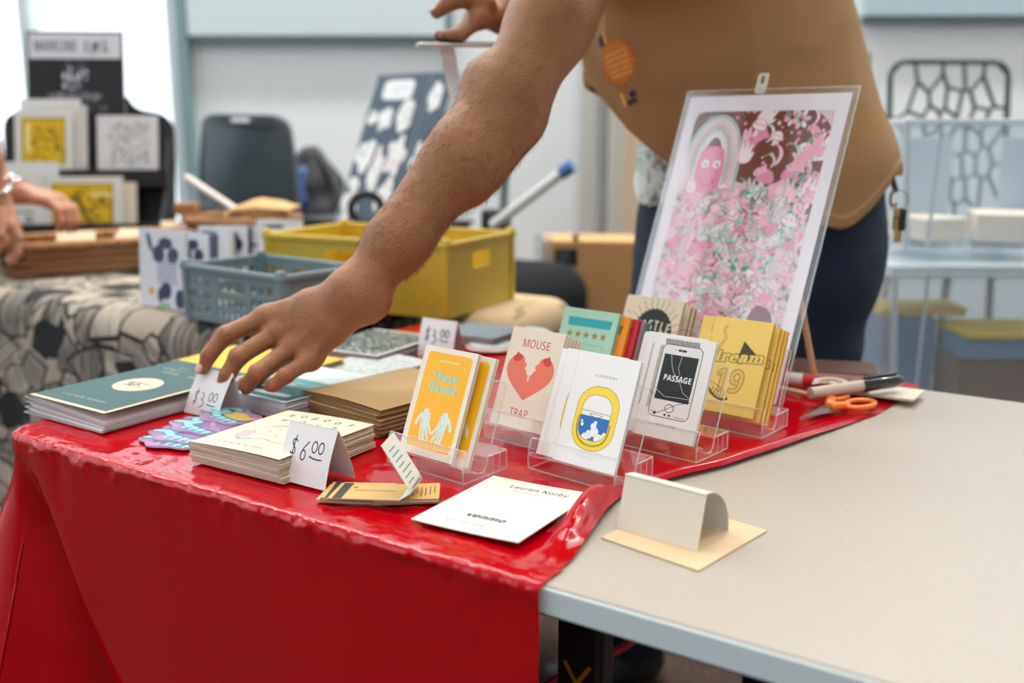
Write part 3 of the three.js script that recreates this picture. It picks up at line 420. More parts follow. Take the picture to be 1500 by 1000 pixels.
const printPrice = (digit, ink, dy = 0, L = 10) => tex(512, 420, (g, w, h) => {
  g.fillStyle = '#eeeef0'; g.fillRect(0, 0, w, h); paperGrain(g, w, h, 600, 0.02);
  const S0 = [[140, 128], [122, 112], [98, 120], [92, 144], [116, 166], [136, 188], [130, 214], [106, 222], [88, 208]]; g.translate(0, dy); pen(g, S0, L, ink); pen(g, [[120, 92], [114, 160], [108, 246]], L, ink);
  if (digit === 3) { pen(g, curve((t) => [196 + 32 * Math.sin(t * 3.0), 118 + t * 60]), L, ink); pen(g, curve((t) => [204 + 44 * Math.sin(t * 3.3), 176 + t * 84]), L, ink); }
  else { pen(g, curve((t) => [262 - 60 * Math.sin(t * 1.5), 116 + t * 96]), L, ink); pen(g, curve((t) => [224 + 24 * Math.cos(PI + t * 6.6), 214 + 34 * Math.sin(PI + t * 6.6)]), L, ink); }
  for (const x of [328, 396]) pen(g, curve((t) => [x + 26 * Math.cos(-1.4 + t * 6.6), 144 + 38 * Math.sin(-1.4 + t * 6.6)]), L, ink);
  pen(g, [[296, 214], [350, 226], [420, 222]], L, ink);
});
const printPay = tex(1024, 1200, (g, w, h) => {     // the square code of the original sheet is left out
  g.fillStyle = '#ece8e2'; g.fillRect(0, 0, w, h);
  txt(g, 'Lauren Norby', w * 0.56, 150, 88, { fill: '#2a1f1c', space: 4, line: 3, stroke: '#2a1f1c' }); scribble(g, w * 0.54, 240, 470, 26, '#a9a4a0', 5);
  rrc(g, 230, 320, 560, 470, 18, null, '#cfc9c2', 3);
  txt(g, 'venmo', w * 0.5, 880, 104, { fill: '#1a1412', line: 5, stroke: '#1a1412', style: 'italic bold', sx: 1.1 }); txt(g, 'Scan this code to pay', w * 0.5, 1040, 50, { fill: '#807a75', space: 3, style: 'bold' });
});

// ---------------------------------------------------------------- booklets and cards
const PAPER = { white: std([0.74, 0.74, 0.75], 0.75), cream: std([0.78, 0.66, 0.49], 0.75), kraft: std([0.50, 0.32, 0.14], 0.8), ivory: std([0.76, 0.70, 0.60], 0.75), yellow: std([0.82, 0.50, 0.05], 0.7), grey: std([0.5, 0.42, 0.43], 0.75) };
// a thin sheet with thickness: f(s, t) gives its upper side; the print covers the upper side, the edges take the print's corner tone
function slab(ns, nt, f, th, down = V(0, -1, 0)) {
  const a = sheet(ns, nt, f), dn = down.clone().multiplyScalar(th), low = (s, t) => f(s, t).add(dn), c = () => [0.006, 0.006];
  const b = sheet(ns, nt, (s, t) => low(1 - s, t), c), side = (n, p) => sheet(n, 1, (s, t) => { const [x, y] = p(s); return t ? f(x, y) : low(x, y); }, c);
  return merge(a, b, side(ns, (s) => [s, 0]), side(nt, (s) => [1, s]), side(ns, (s) => [1 - s, 1]), side(nt, (s) => [0, 1 - s]));
}
// a lying folded booklet: x across, spine at -x, print up, reader at +z; lift opens it along the right edge
function booklet(t, W, H, n, paper, cover, coverPaper, o = {}) {
  const th = 0.00035, gap = o.gap ?? 0.0004, lift = o.lift ?? 0.002, sag = o.sag ?? 1.6, total = (n * 2 + 2), bend = o.bend ?? 0;
  const leaf = (k, inset) => (s, tt) => { const x = lerp(-W / 2 + 0.0004 * Math.min(k, total - k), W / 2 - inset, s), f = k / (total - 1); return V(x, th + k * (th + gap * (o.fan ? sstep(0, 0.05, s) * (1.15 - s) : sstep(0, 0.06, s))) + (k === total - 1 ? lift : lift * (o.inner ?? 0.5) * f * f) * s ** sag + bend * f * s * (1 - s) * 2, lerp(H / 2, -H / 2, tt)); };
  mesh('back_cover', slab(6, 1, leaf(0, 0), th), coverPaper, t);
  const pages = []; for (let k = 1; k < total - 1; k++) pages.push(slab(8, 1, leaf(k, 0.001 + 0.0003 * (k % 3)), th * 0.8));
  mesh('pages', merge(pages), paper, t);
  mesh('front_cover', slab(16, 2, leaf(total - 1, 0), th), cover, t);
  const R1 = (th * (total + 1) + 0.0002) / 2;   // the folded spine
  mesh('spine', sheet(8, 1, (s, tt) => V(-W / 2 - R1 * 0.6 * Math.sin(s * PI), lerp(0, th * (total + 0.2), (1 - Math.cos(s * PI)) / 2), lerp(H / 2, -H / 2, tt)), () => [0.5, 0.5]), coverPaper, t);
  return th + (total - 1) * (th + gap) + lift;
}
function stackOf(n, name, label, cat, group, pos, yaw, make, o = {}) {   // n booklets one on the other; labels per position come from label(i)
  let y = pos.y; const th = o.step;
  for (let i = 0; i < n; i++) {
    const j = (q) => (i === n - 1 ? 0 : rr(-q, q)), t = thing(name, label(i, n), cat, V(pos.x + j(o.jit ?? 0.0016) * 1, y, pos.z + j(o.jit ?? 0.0016)), yaw + j(o.turn ?? 0.02), group);
    make(t, i === n - 1, i); y += th;
  }
  return y;
}
const ordinal = ['lowest', 'second from the bottom', 'third from the bottom', 'fourth from the bottom', 'fifth from the bottom', 'sixth from the bottom', 'seventh from the bottom', 'eighth from the bottom'];
const rank = (i, n) => (i === n - 1 ? 'topmost' : ordinal[i]);

// green booklets at the cloth's front left corner
for (let i = 0; i < 4; i++) {
  const top = i === 3, t = thing('stapled_booklet', top ? 'dark green booklet with a cream oval emblem, topmost of the corner stack' : `white-paged booklet under the green emblem booklet, ${ordinal[i]} of that stack`, 'booklet', T(0.037 + (top ? 0 : rr(-0.002, 0.002)), 0.157 + (top ? 0 : rr(-0.002, 0.002)), TOP + 0.0016 + i * 0.0044), TYAW + (top ? 0 : rr(-0.012, 0.012)), 'green booklets at the table corner');
  t.rotation.z = -i * 0.024; booklet(t, 0.15, 0.212, 2, PAPER.white, top ? print(printGreen, 0.7) : PAPER.white, PAPER.white, { lift: top ? 0.0125 : 0, gap: 0.0006, sag: 1.0, inner: 0.1, fan: true });
}
// cream booklets in front of the price card
stackOf(7, 'stapled_booklet', (i, n) => (i === n - 1 ? 'cream booklet lettered NOBODY MOVE, topmost of its stack' : `cream booklet in the NOBODY MOVE stack, ${ordinal[i]}`), 'booklet', 'cream booklets stacked behind the six dollar card', T(0.330, 0.107, TOP + 0.0016), TYAW,
  (t, top) => booklet(t, 0.126, 0.135, 2, PAPER.ivory, top ? print(printNobody, 0.65) : PAPER.cream, PAPER.cream, { lift: top ? 0.004 : 0.0002, gap: 0.00005, bend: top ? 0.004 : 0.0001 }), { step: 0.0031, jit: 0.002 });
// brown covered booklets behind them
stackOf(6, 'stapled_booklet', (i, n) => (i === n - 1 ? 'plain brown kraft booklet, topmost of the stack beside the yellow booklets' : `plain brown kraft booklet, ${ordinal[i]} of its stack`), 'booklet', 'brown kraft booklets', T(0.318, 0.296, TOP + 0.001), TYAW - R(10),
  (t, top, i) => booklet(t, 0.146, 0.16, 1, PAPER.kraft, PAPER.kraft, PAPER.kraft, { lift: top ? 0.003 : 0.0014, gap: 0.0006, bend: top ? 0.006 : 0.001 }), { step: 0.0049, jit: 0.003 });
// white booklets with teal print under the hand
stackOf(5, 'stapled_booklet', (i, n) => (i === n - 1 ? 'white booklet with a teal printed cover under the reaching hand' : `white booklet below the teal printed cover, ${ordinal[i]}`), 'booklet', 'booklets with teal covers', T(0.192, 0.272, TOP + 0.001), TYAW - R(6),
  (t, top) => booklet(t, 0.125, 0.15, 2, PAPER.white, top ? print(printTeal, 0.4) : PAPER.white, PAPER.white, { lift: top ? 0.003 : 0.0005, gap: 0.00025 }), { step: 0.0042, jit: 0.003 });
// behind: a sketch booklet, a yellow one, two with leaf prints, a grey flat one
{
  let t = thing('stapled_booklet', 'pale booklet with a grey pencil sketch, between kraft stack and back price card', 'booklet', T(0.165, 0.425, TOP + 0.001), TYAW - R(9));
  booklet(t, 0.13, 0.14, 6, PAPER.white, print(printSketch, 0.55), PAPER.white, { lift: 0.003, gap: 0.0004 });
  t = thing('stapled_booklet', 'bright yellow booklet half hidden behind the reaching fingers', 'booklet', T(0.03, 0.34, TOP + 0.001), TYAW + R(4));
  booklet(t, 0.22, 0.13, 6, PAPER.cream, PAPER.yellow, PAPER.yellow, { lift: 0.003, gap: 0.0008 });
  t = thing('stapled_booklet', 'booklet with a dark green leaf print near the wrist, upper of two', 'booklet', T(0.085, 0.53, TOP + 0.010), TYAW + R(4), 'leaf print booklets');
  booklet(t, 0.135, 0.16, 4, PAPER.grey, print(printLeaf, 0.4), PAPER.white, { lift: 0.001, gap: 0.0003 });
  t = thing('stapled_booklet', 'grey-edged booklet lying under the green leaf print booklet', 'booklet', T(0.087, 0.532, TOP + 0.001), TYAW + R(5), 'leaf print booklets');
  booklet(t, 0.135, 0.16, 5, PAPER.grey, PAPER.grey, PAPER.grey, { lift: 0.0004, gap: 0.0003 });
  t = thing('stapled_booklet', 'slate blue flat booklet behind the back price card', 'booklet', T(0.165, 0.69, TOP + 0.001), TYAW + R(2));
  booklet(t, 0.12, 0.10, 9, PAPER.grey, std([0.16, 0.21, 0.24], 0.5), PAPER.grey, { lift: 0.001, gap: 0.0004 });
}

// folded price cards
function tent(name, label, cat, pos, yaw, w, hgt, spread, mat, back, group, lean = 0) {
  const t = thing(name, label, cat, pos, yaw, group), th = 0.0004;
  mesh('front_flap', slab(4, 8, (s, q) => V(lerp(-w / 2, w / 2, s) + lean * q, q * hgt, lerp(spread, 0, q) + 0.002 * Math.sin(q * PI)), th, V(0, 0, -1)), mat, t);
  mesh('back_flap', slab(4, 8, (s, q) => V(lerp(w / 2, -w / 2, s) + lean * q, q * hgt, lerp(-spread, 0, q) - 0.002 * Math.sin(q * PI)), th, V(0, 0, 1)), back, t);
  return t;
}
const blueInk = '#1f5b7d';
tent('price_card', 'folded white card reading $3.00, pinched by the reaching hand', 'price card', T(0.143, 0.173, TOP + 0.0012), TYAW, 0.058, 0.052, 0.018, print(printPrice(3, blueInk, 90), 0.7), PAPER.white, null, 0.012);
tent('price_card', 'folded white card reading $6.00, in front of the cream booklets', 'price card', T(0.409, 0.071, TOP + 0.002), TYAW, 0.062, 0.053, 0.021, print(printPrice(6, '#3a2c44'), 0.7), PAPER.white);
tent('price_card', 'folded white card reading $3.00, standing at the back by the white badges', 'price card', T(0.192, 0.555, TOP + 0.0012), TYAW, 0.064, 0.056, 0.014, print(printPrice(3, '#2c4558', 0, 15), 0.7), std([0.62, 0.5, 0.5], 0.75));

// payment sheet and the loose cards at the cloth's edge
{
  const a = onPlane(597, 766, TOP), b = onPlane(750, 806, TOP), c = onPlane(875, 737, TOP), W = a.distanceTo(b) * 1.02, H = b.distanceTo(c), yaw = yawOf(a, b);
  const m = thing('payment_sheet', 'white printed sheet with a name line and pay instructions at the cloth front', 'sheet of paper', a.clone().add(c).multiplyScalar(0.5).setY(TOP), yaw);
  mesh('sheet', slab(14, 14, (s, t) => V(lerp(-W / 2, W / 2, s), 0.0050 + 0.0035 * s * s, lerp(H / 2, -H / 2, t)), 0.0008), print(printPay, 0.5), m);
}
{
  const a = onPlane(880, 789, TABLE_Y), b = onPlane(1023, 838, TABLE_Y), c = onPlane(1124, 779, TABLE_Y), W = a.distanceTo(b), H = b.distanceTo(c);
  const m = tag(mesh('manila_card', slab(2, 2, (s, t) => V(lerp(-W / 2, W / 2, s), 0.0014, lerp(H / 2, -H / 2, t)), 0.0012), std([0.72, 0.54, 0.33], 0.7)), 'flat tan card lying on the bare grey tabletop', 'card');
  m.position.copy(a.clone().add(c).multiplyScalar(0.5).setY(TABLE_Y + 0.0002)); m.rotation.y = yawOf(a, b);
  // blank tent card seen from its open end, with a grey inside flap
  const p = onPlane(903, 776, TABLE_Y), q = onPlane(1021, 811, TABLE_Y), r = onPlane(1067, 781, TABLE_Y), yaw = yawOf(p, q), w = p.distanceTo(q), dep = q.distanceTo(r);
  const t = thing('blank_card', 'blank white folded card standing on the tan card', 'card', p.clone().add(q).multiplyScalar(0.5).setY(TABLE_Y + 0.0018), yaw), hgt = 0.044;
  mesh('front_flap', slab(2, 10, (s, k) => V(lerp(-w / 2, w / 2, s), k * hgt, -0.012 * k - 0.003 * Math.sin(k * PI) * 0), 0.0008, V(0, 0, -1)), PAPER.ivory, t);
  mesh('back_flap', slab(2, 14, (s, k) => V(lerp(w / 2, -w / 2, s), hgt * Math.cos(k * PI / 2) ** 0.9 + 0.0006, -0.012 - (dep - 0.012) * Math.sin(k * PI / 2)), 0.0008, V(0, -0.7, 0.7)), std([0.62, 0.62, 0.6], 0.7), t);
  mesh('fold', bar(V(-w / 2, hgt, -0.0125), V(w / 2, hgt, -0.0125), 0.0011, 8), PAPER.ivory, t);
}
// ---------------------------------------------------------------- acrylic holders with little standing booklets
const CLEAR = phys('#ffffff', 0.03, { transmission: 1, thickness: 0, ior: 1.49 });
const CLEAR_EDGE = phys([0.93, 0.95, 0.97], 0.05, { transmission: 0.75, thickness: 0, ior: 1.49 });
const LEAN = R(22.5), HW = 0.104;
const lean = (g, y0 = 0.0165, z0 = 0) => { g.rotateX(-LEAN); return g.translate(0, y0, z0); };
const holderGeo = (() => {
  const w = HW, th = 0.0016, sl = Math.sin(LEAN), cl = Math.cos(LEAN), back = [0.0165 - 0.030 * sl, -0.030 * cl];
  const tray = lean(merge(rbox(w, 0.017, th, 0.0007, 0, 0.0068, th / 2), rbox(w, th, 0.030, 0.0007, 0, -th / 2 - 0.0006, -0.015)));
  const plate = lean(merge(rbox(w, 0.088, th, 0.0007, 0, 0.044, -0.0306)));
  const prof = (x) => { const s = shapeOf([[0, 0.0002], [0, 0.0145], [0.027, 0.0032], [0.0325, 0.0032], [0.0325, 0.019], [0.062, 0.019], [0.062, 0.0002]]); return extrude(s, th).rotateY(PI / 2).translate(x - th / 2, 0, 0); };
  const base = merge(prof(-w / 2 + th), prof(w / 2 - th), box(w, 0.0145, th, 0, 0.0073, -th / 2), rbox(w, th, 0.031, 0.0006, 0, 0.019, -0.047), rbox(w, 0.019, th, 0.0006, 0, 0.0096, -0.062));
  const rods = [], P = (x, y, z) => lean(new THREE.BufferGeometry().setFromPoints([V(x, y, z)])).attributes.position, L = (x, y, z) => { const p = P(x, y, z); return V(p.getX(0), p.getY(0), p.getZ(0)); };
  for (const s of [-1, 1]) {
    const x = s * (w / 2 - 0.0004), r = 0.0009;
    rods.push(tube([L(x, 0.0152, 0.001), L(x, 0.004, 0.0012), L(x, -0.001, -0.002), L(x, -0.0014, -0.026), L(x, 0.002, -0.0312), L(x, 0.02, -0.0312), L(x, 0.087, -0.0312)], r, 40, 6));
    rods.push(tube([V(x, 0.0005, 0), V(x, 0.0135, 0.0004), V(x, 0.0158, -0.003), V(x, 0.012, -0.011)], r, 12, 6));
    rods.push(bar(V(x, 0.001, -0.062), V(x, 0.0192, -0.062), r, 6), bar(V(x, 0.0192, -0.062), V(x, 0.0192, -0.033), r, 6), bar(V(x, 0.0008, -0.001), V(x, 0.0008, -0.062), r * 0.8, 6));
    for (const z of [-0.042, -0.052]) rods.push(bar(V(x, 0.002, z), V(x, 0.018, z), 0.0006, 5));
  }
  rods.push(bar(L(-w / 2, 0.0155, 0.0008), L(w / 2, 0.0155, 0.0008), 0.0008, 6), bar(L(-w / 2, 0.0885, -0.0306), L(w / 2, 0.0885, -0.0306), 0.0008, 6), bar(V(-w / 2, 0.0195, -0.0622), V(w / 2, 0.0195, -0.0622), 0.0008, 6), bar(V(-w / 2, 0.0008, -0.0006), V(w / 2, 0.0008, -0.0006), 0.0006, 6));
  return { tray, plate, base, rods: merge(rods) };
})();
let firstHolder = null;
function holder(label, pos, yaw) {
  if (firstHolder) return cloneOf(firstHolder, label, pos, yaw);
  const t = firstHolder = thing('card_holder', label, 'card holder', pos, yaw, 'clear acrylic holders for the small booklets');
  mesh('tray', holderGeo.tray, CLEAR, t); mesh('back_plate', holderGeo.plate, CLEAR, t); mesh('base', holderGeo.base, CLEAR, t); mesh('edges', holderGeo.rods, CLEAR_EDGE, t);
  return t;
}
// a standing booklet: origin at its bottom middle, on the plane of its back cover; x across, y up, front at +z
const bookGeo = new Map();
function standing(name, label, W, H, tk, front, paper, pagePaper, group) {
  const t = thing(name, label, 'booklet', V(0, 0, 0), 0, group), key = [W, H, tk].join();
  if (!bookGeo.has(key)) {
    const c = 0.0004;
    const cover = slab(6, 8, (s, q) => V(lerp(-W / 2, W / 2, s), lerp(0, H, q), tk - 0.0001 * (1 - s) ** 4 + 0.0008 * s * s * q), c, V(0, 0, -1));
    const pages = []; const n = Math.max(3, Math.round(tk / 0.0009)); for (let i = 0; i < n; i++) pages.push(box(W - 0.0016 - 0.0004 * (i % 3), H - 0.001, tk / n * 0.72, -0.0003, H / 2, c + (tk - 2 * c) * (i + 0.5) / n));
    const spine = sheet(8, 1, (s, q) => V(-W / 2 - tk * 0.12 * Math.sin(s * PI), lerp(H, 0, q), lerp(0, tk, (1 - Math.cos(s * PI)) / 2)), () => [0.006, 0.006]);
    bookGeo.set(key, { cover, pages: merge(pages), spine, back: box(W, H, c, 0, H / 2, c / 2) });
  }
  const g = bookGeo.get(key);
  mesh('front_cover', g.cover, front, t); mesh('pages', g.pages, pagePaper ?? paper, t); mesh('spine', g.spine, paper, t); mesh('back_cover', g.back, paper, t);
  return t;
}
// books: front first; [dx, dy] move each against the holder's middle
function rack(u, v, yawExtra, holderLabel, W, H, tk, books, group, o = {}) {
  const pos = T(u, v, TOP + 0.0012), yaw = TYAW + R(yawExtra); holder(holderLabel, pos, yaw);
  let depth = 0.0006 + tk;
  books.forEach(([label, dx, dy, front, paper, pagePaper, twist = 0], i) => {
    const b = standing('standing_booklet', label, W, H, tk, front, paper, pagePaper, group);
    const off = V(dx, dy + 0.0004, -depth).applyAxisAngle(V(1, 0, 0), -LEAN).add(V(0, 0.0165, 0)).applyAxisAngle(V(0, 1, 0), yaw).add(pos);
    b.position.copy(off); b.rotation.set(-LEAN, yaw, R(twist), 'YXZ'); depth += tk + 0.0011;
  });
}
const HANDS = print(printTheseHands, 0.5), MOUSE = print(printMouse, 0.55), AIR = print(printAirborne, 0.5), PASS = print(printPassage, 0.55), DREAM = print(printDream, 0.6), CASTLE = print(printCastle, 0.6);
const GOLD = std([0.72, 0.36, 0.03], 0.6), BROWNP = std([0.42, 0.26, 0.11], 0.75);
rack(0.486, 0.140, -7, 'clear acrylic holder with the orange hand-print booklets', 0.070, 0.108, 0.0042, [
  ['orange booklet with two pale hands, front one of three', 0.0, 0, HANDS, PAPER.ivory, PAPER.cream],
  ['orange hands booklet directly behind the front one, showing a pale left edge', -0.0068, 0, HANDS, PAPER.ivory, PAPER.cream],
  ['orange hands booklet shifted right behind the front one', 0.0125, 0, HANDS, PAPER.ivory, PAPER.cream, -0.6],
], 'orange hands booklets');
rack(0.520, 0.262, -7, 'clear acrylic holder with the pink heart booklets', 0.072, 0.108, 0.0042, [
  ['cream booklet with a pink split heart, lettered MOUSE TRAP, front of its holder', -0.010, 0.001, MOUSE, PAPER.ivory, PAPER.cream],
  ['cream heart booklet second in its holder, only its right edge showing', -0.0090, 0, MOUSE, PAPER.ivory, PAPER.cream],
  ['cream heart booklet third in its holder, right edge showing', -0.0080, 0, MOUSE, PAPER.ivory, PAPER.cream],
  ['cream heart booklet fourth in its holder, right edge showing', -0.0072, 0, MOUSE, PAPER.ivory, PAPER.cream],
  ['cream heart booklet last in its holder, against the back plate', -0.0064, 0, MOUSE, PAPER.ivory, PAPER.cream],
], 'heart booklets');
rack(0.615, 0.199, -8, 'clear acrylic holder with the white airplane-window booklets', 0.072, 0.108, 0.0042, [
  ['white booklet with a yellow airplane window, front of its holder', 0.0138, 0, AIR, PAPER.white, PAPER.white],
  ['white airplane-window booklet, middle of three, a yellow sliver showing', -0.0045, 0.0015, AIR, PAPER.white, PAPER.white],
  ['white airplane-window booklet, rearmost of three, left edge showing', -0.0155, 0.001, AIR, PAPER.white, PAPER.white],
], 'airplane-window booklets');
rack(0.645, 0.318, -8, 'clear acrylic holder with the cracked phone booklets', 0.072, 0.108, 0.0042, [
  ['white booklet with a cracked phone drawing, lettered PASSAGE, front of its holder', 0.0100, 0, PASS, PAPER.white, PAPER.ivory],
  ['cracked phone booklet second in its holder, left edge showing', -0.0030, 0.002, PASS, PAPER.white, PAPER.ivory],
  ['cracked phone booklet third in its holder, left edge showing', -0.0105, 0.002, PASS, PAPER.white, PAPER.ivory],
  ['cracked phone booklet last in its holder, against the back plate', -0.0155, 0.001, PASS, PAPER.white, PAPER.ivory],
], 'cracked phone booklets');
rack(0.672, 0.432, -7, 'clear acrylic holder with the mustard dream booklets', 0.072, 0.108, 0.0042, [
  ['mustard yellow booklet lettered dream 19, front of its holder', 0.003, 0.003, DREAM, GOLD, GOLD],
  ['mustard dream booklet shifted left behind the front one', -0.0150, 0.003, DREAM, GOLD, GOLD],
  ['mustard dream booklet third in its holder, right edge showing', 0.0065, 0.001, DREAM, GOLD, GOLD],
  ['mustard dream booklet fourth in its holder, right edge showing', 0.009, 0, DREAM, GOLD, GOLD],
  ['mustard dream booklet last in its holder, against the back plate', 0.011, 0, DREAM, GOLD, GOLD],
], 'mustard dream booklets');
{
  const cv = [['#a8d6bf', '#1fa9ad', [0.34, 0.55, 0.44]], ['#f0941e', '#7c7a30', [0.70, 0.28, 0.02]], ['#c51f35', '#8a1526', [0.45, 0.02, 0.03]], ['#a48f98', '#8d7a84', [0.36, 0.28, 0.32]], ['#4f7f80', '#35605f', [0.10, 0.22, 0.22]]];
  const m = cv.map(([a, b, p], i) => [print(printStars(a, b, i === 0), 0.55), std(p, 0.6)]);
  rack(0.524, 0.384, -7, 'clear acrylic holder with the five-star booklets of mixed colours', 0.079, 0.110, 0.0042, [
    ['mint green booklet with five gold stars, front of its holder', -0.018, 0.002, m[0][0], m[0][1]],
    ['orange five-star booklet right behind the mint green one', -0.006, 0, m[1][0], m[1][1]],
    ['crimson booklet behind the orange five-star one', 0.003, 0, m[2][0], m[2][1]],
    ['mauve grey booklet behind the crimson one', 0.0065, 0, m[3][0], m[3][1]],
    ['dark teal booklet at the back of the five-star holder', 0.009, 0, m[4][0], m[4][1]],
  ], 'five-star booklets');
}
rack(0.535, 0.502, -8, 'clear acrylic holder with the cream castle booklets', 0.074, 0.110, 0.0042, [
  ['cream booklet with a dark burst reading CASTLE SIEGE, front of its holder', 0.0030, 0.002, CASTLE, PAPER.ivory, BROWNP],
  ['cream castle booklet second in its holder, left edge showing', -0.0100, 0.004, CASTLE, PAPER.ivory, BROWNP],
  ['cream castle booklet third in its holder, left edge showing', -0.0150, 0.003, CASTLE, PAPER.ivory, BROWNP],
  ['brown-edged castle booklet shifted right behind the front one', 0.004, 0, CASTLE, BROWNP, BROWNP],
  ['brown-edged castle booklet last in its holder', 0.007, 0, CASTLE, BROWNP, BROWNP],
], 'castle booklets');

// ---------------------------------------------------------------- matchbook sized kraft booklets, die-cut stickers
{
  const face = tex(256, 160, (g, w, h) => { g.fillStyle = '#cfae6d'; g.fillRect(0, 0, w, h); paperGrain(g, w, h, 500, 0.06); g.fillStyle = '#3a3a3a'; g.fillRect(14, 0, 34, h); g.fillStyle = '#33312c'; g.fillRect(60, 40, 14, 10); g.fillRect(70, 70, 150, 5); });
  const textFace = tex(256, 160, (g, w, h) => { g.fillStyle = '#cda35a'; g.fillRect(0, 0, w, h); g.fillStyle = '#6a573a'; for (let i = 0; i < 6; i++) { g.fillRect(150 + i * 17, 30 + rr(0, 12), 5, rr(60, 100)); } });
  const open = tex(200, 256, (g, w, h) => { g.fillStyle = '#dfe1da'; g.fillRect(0, 0, w, h); g.fillStyle = '#6f7f8c'; for (let i = 0; i < 8; i++) { g.fillRect(30 + rr(0, 12), 34 + i * 22, rr(70, 135), 5); } });
  const body = (t, W, D, mat) => { mesh('cover', slab(6, 2, (s, q) => V(lerp(-W / 2, W / 2, s), 0.0026 + 0.0008 * s, lerp(D / 2, -D / 2, q)), 0.0004), mat, t); mesh('pages', merge(box(W - 0.002, 0.0007, D - 0.001, 0, 0.0016, 0), box(W - 0.003, 0.0006, D - 0.001, 0, 0.0008, 0)), PAPER.ivory, t); mesh('back_cover', box(W, 0.0004, D, 0, 0.0002, 0), PAPER.kraft, t); };
  const c = (px, py) => onPlane(px, py, TOP), at = (a, b, y) => { const p = a.clone().add(b).multiplyScalar(0.5); return p.setY(y); };
  const spots = [[[476, 741], [562, 716], -4, 'kraft matchbook with a black strip, lowest at the left of the fan', face, 0], [[484, 742], [568, 717], 3, 'kraft matchbook with a black strip, second at the left of the fan', face, 0.0034],
    [[560, 738], [628, 720], 30, 'kraft matchbook with printed text, lower one at the right of the fan', textFace, 0], [[562, 741], [628, 722], 24, 'kraft matchbook with printed text, upper one at the right of the fan', textFace, 0.0034]];
  for (const [a, b, tw, label, m, dy] of spots) { const t = thing('matchbook', label, 'matchbook', at(c(...a), c(...b), TOP + 0.0012 + dy), TYAW + R(26 + tw * 0.4), 'fanned kraft matchbooks'); body(t, 0.060, 0.040, print(m, 0.65)); }
  const t = thing('matchbook', 'open matchbook with a raised printed flap, topmost of the fan', 'matchbook', at(c(508, 742), c(585, 728), TOP + 0.008), TYAW + R(24), 'fanned kraft matchbooks');
  mesh('cover', slab(8, 2, (s, q) => V(lerp(-0.036, 0.030, s), 0.001 + 0.002 * s, lerp(0.02, -0.02, q)), 0.0008), print(face, 0.65), t);
  mesh('flap', slab(2, 9, (s, q) => V(q < 0.22 ? 0.030 + 0.011 * q / 0.22 : 0.041 - 0.026 * (q - 0.22) / 0.78, q < 0.22 ? 0.003 + 0.007 * q / 0.22 : 0.010 + 0.042 * (q - 0.22) / 0.78, lerp(0.02, -0.02, s)), 0.0005, V(-1, 0, 0)), print(open, 0.6), t);
}
{
  const art = (k) => tex(256, 180, (g, w, h) => {
    g.fillStyle = '#8f6597'; g.fillRect(0, 0, w, h); for (let i = 0; i < 10; i++) { g.fillStyle = ['#a57bb0', '#7d5590', '#b78fb8'][i % 3]; g.beginPath(); g.ellipse(rr(0, w), rr(0, h), rr(15, 50), rr(8, 24), rnd(), 0, 7); g.fill(); }
    if (k === 2) { blob(g, [[90, 70], [150, 40], [190, 70], [230, 60], [200, 110], [140, 120], [110, 100]], '#dbb75a'); g.fillStyle = '#5c86a8'; g.fillRect(150, 16, 90, 18); }
    g.lineCap = 'round'; for (const [c, lw] of [['#34507c', 34], ['#83cfc8', 22]]) { g.strokeStyle = c; g.lineWidth = lw; g.beginPath(); g.moveTo(112, 34); g.bezierCurveTo(60, 14, 40, 62, 92, 66); g.bezierCurveTo(110, 70, 84, 90, 80, 104); g.bezierCurveTo(110, 132, 170, 128, 226, 140); g.moveTo(36, 100); g.lineTo(80, 88); g.stroke(); } for (let i = 0; i < 9; i++) { g.strokeStyle = i % 2 ? '#4a86b8' : '#a9dce0'; g.lineWidth = 7; g.beginPath(); g.moveTo(104 + i * 14, 112 + i * 2.6); g.lineTo(98 + i * 14, 142 + i * 2); g.stroke(); }
  });
  const s = new THREE.Shape(), W = 0.088, H = 0.05, N = 60, p = []; for (let i = 0; i < N; i++) { const a = i / N * 2 * PI, r = 1 + 0.09 * Math.cos(a * 7 + 0.6) + 0.06 * Math.cos(a * 3); p.push(new THREE.Vector2(Math.cos(a) * W / 2 * r, Math.sin(a) * H / 2 * r)); } s.setFromPoints(p);
  const edge = std([0.62, 0.50, 0.66], 0.4);
  const base = new THREE.ExtrudeGeometry(s, { depth: 0.0016, bevelEnabled: true, bevelSize: 0.0004, bevelThickness: 0.0003, bevelSegments: 2, curveSegments: 2 }).rotateX(-PI / 2);
  const face = new THREE.ShapeGeometry(s, 2).rotateX(-PI / 2).translate(0, 0.0021, 0); { const q = face.attributes.position, uv = face.attributes.uv; for (let i = 0; i < q.count; i++) uv.setXY(i, q.getX(i) / W / 1.2 + 0.5, -q.getZ(i) / H / 1.2 + 0.5); }
  [[235, 655, 0, 8, 'purple scalloped sticker, lowest and leftmost of the fanned four', 0], [246, 650, 0.0024, 2, 'purple scalloped sticker, second of the fanned four, teal curl showing', 0], [272, 640, 0.0048, -4, 'purple scalloped sticker, third of the fanned four, beside the booklet corner', 1], [312, 628, 0.0072, -8, 'purple sticker with a yellow creature, rightmost and behind the price card', 2]].forEach(([px, py, dy, tw, label, k], i) => {
    const o = onPlane(px + 26, py - 6, TOP), t = thing('die_cut_sticker', label, 'sticker', o.setY(TOP + 0.0022 + dy), TYAW + R(tw + 4), 'purple die-cut stickers');
    mesh('sticker_base', base, edge, t); mesh('sticker_print', face, print(art(k), 0.25), t);
  });
}
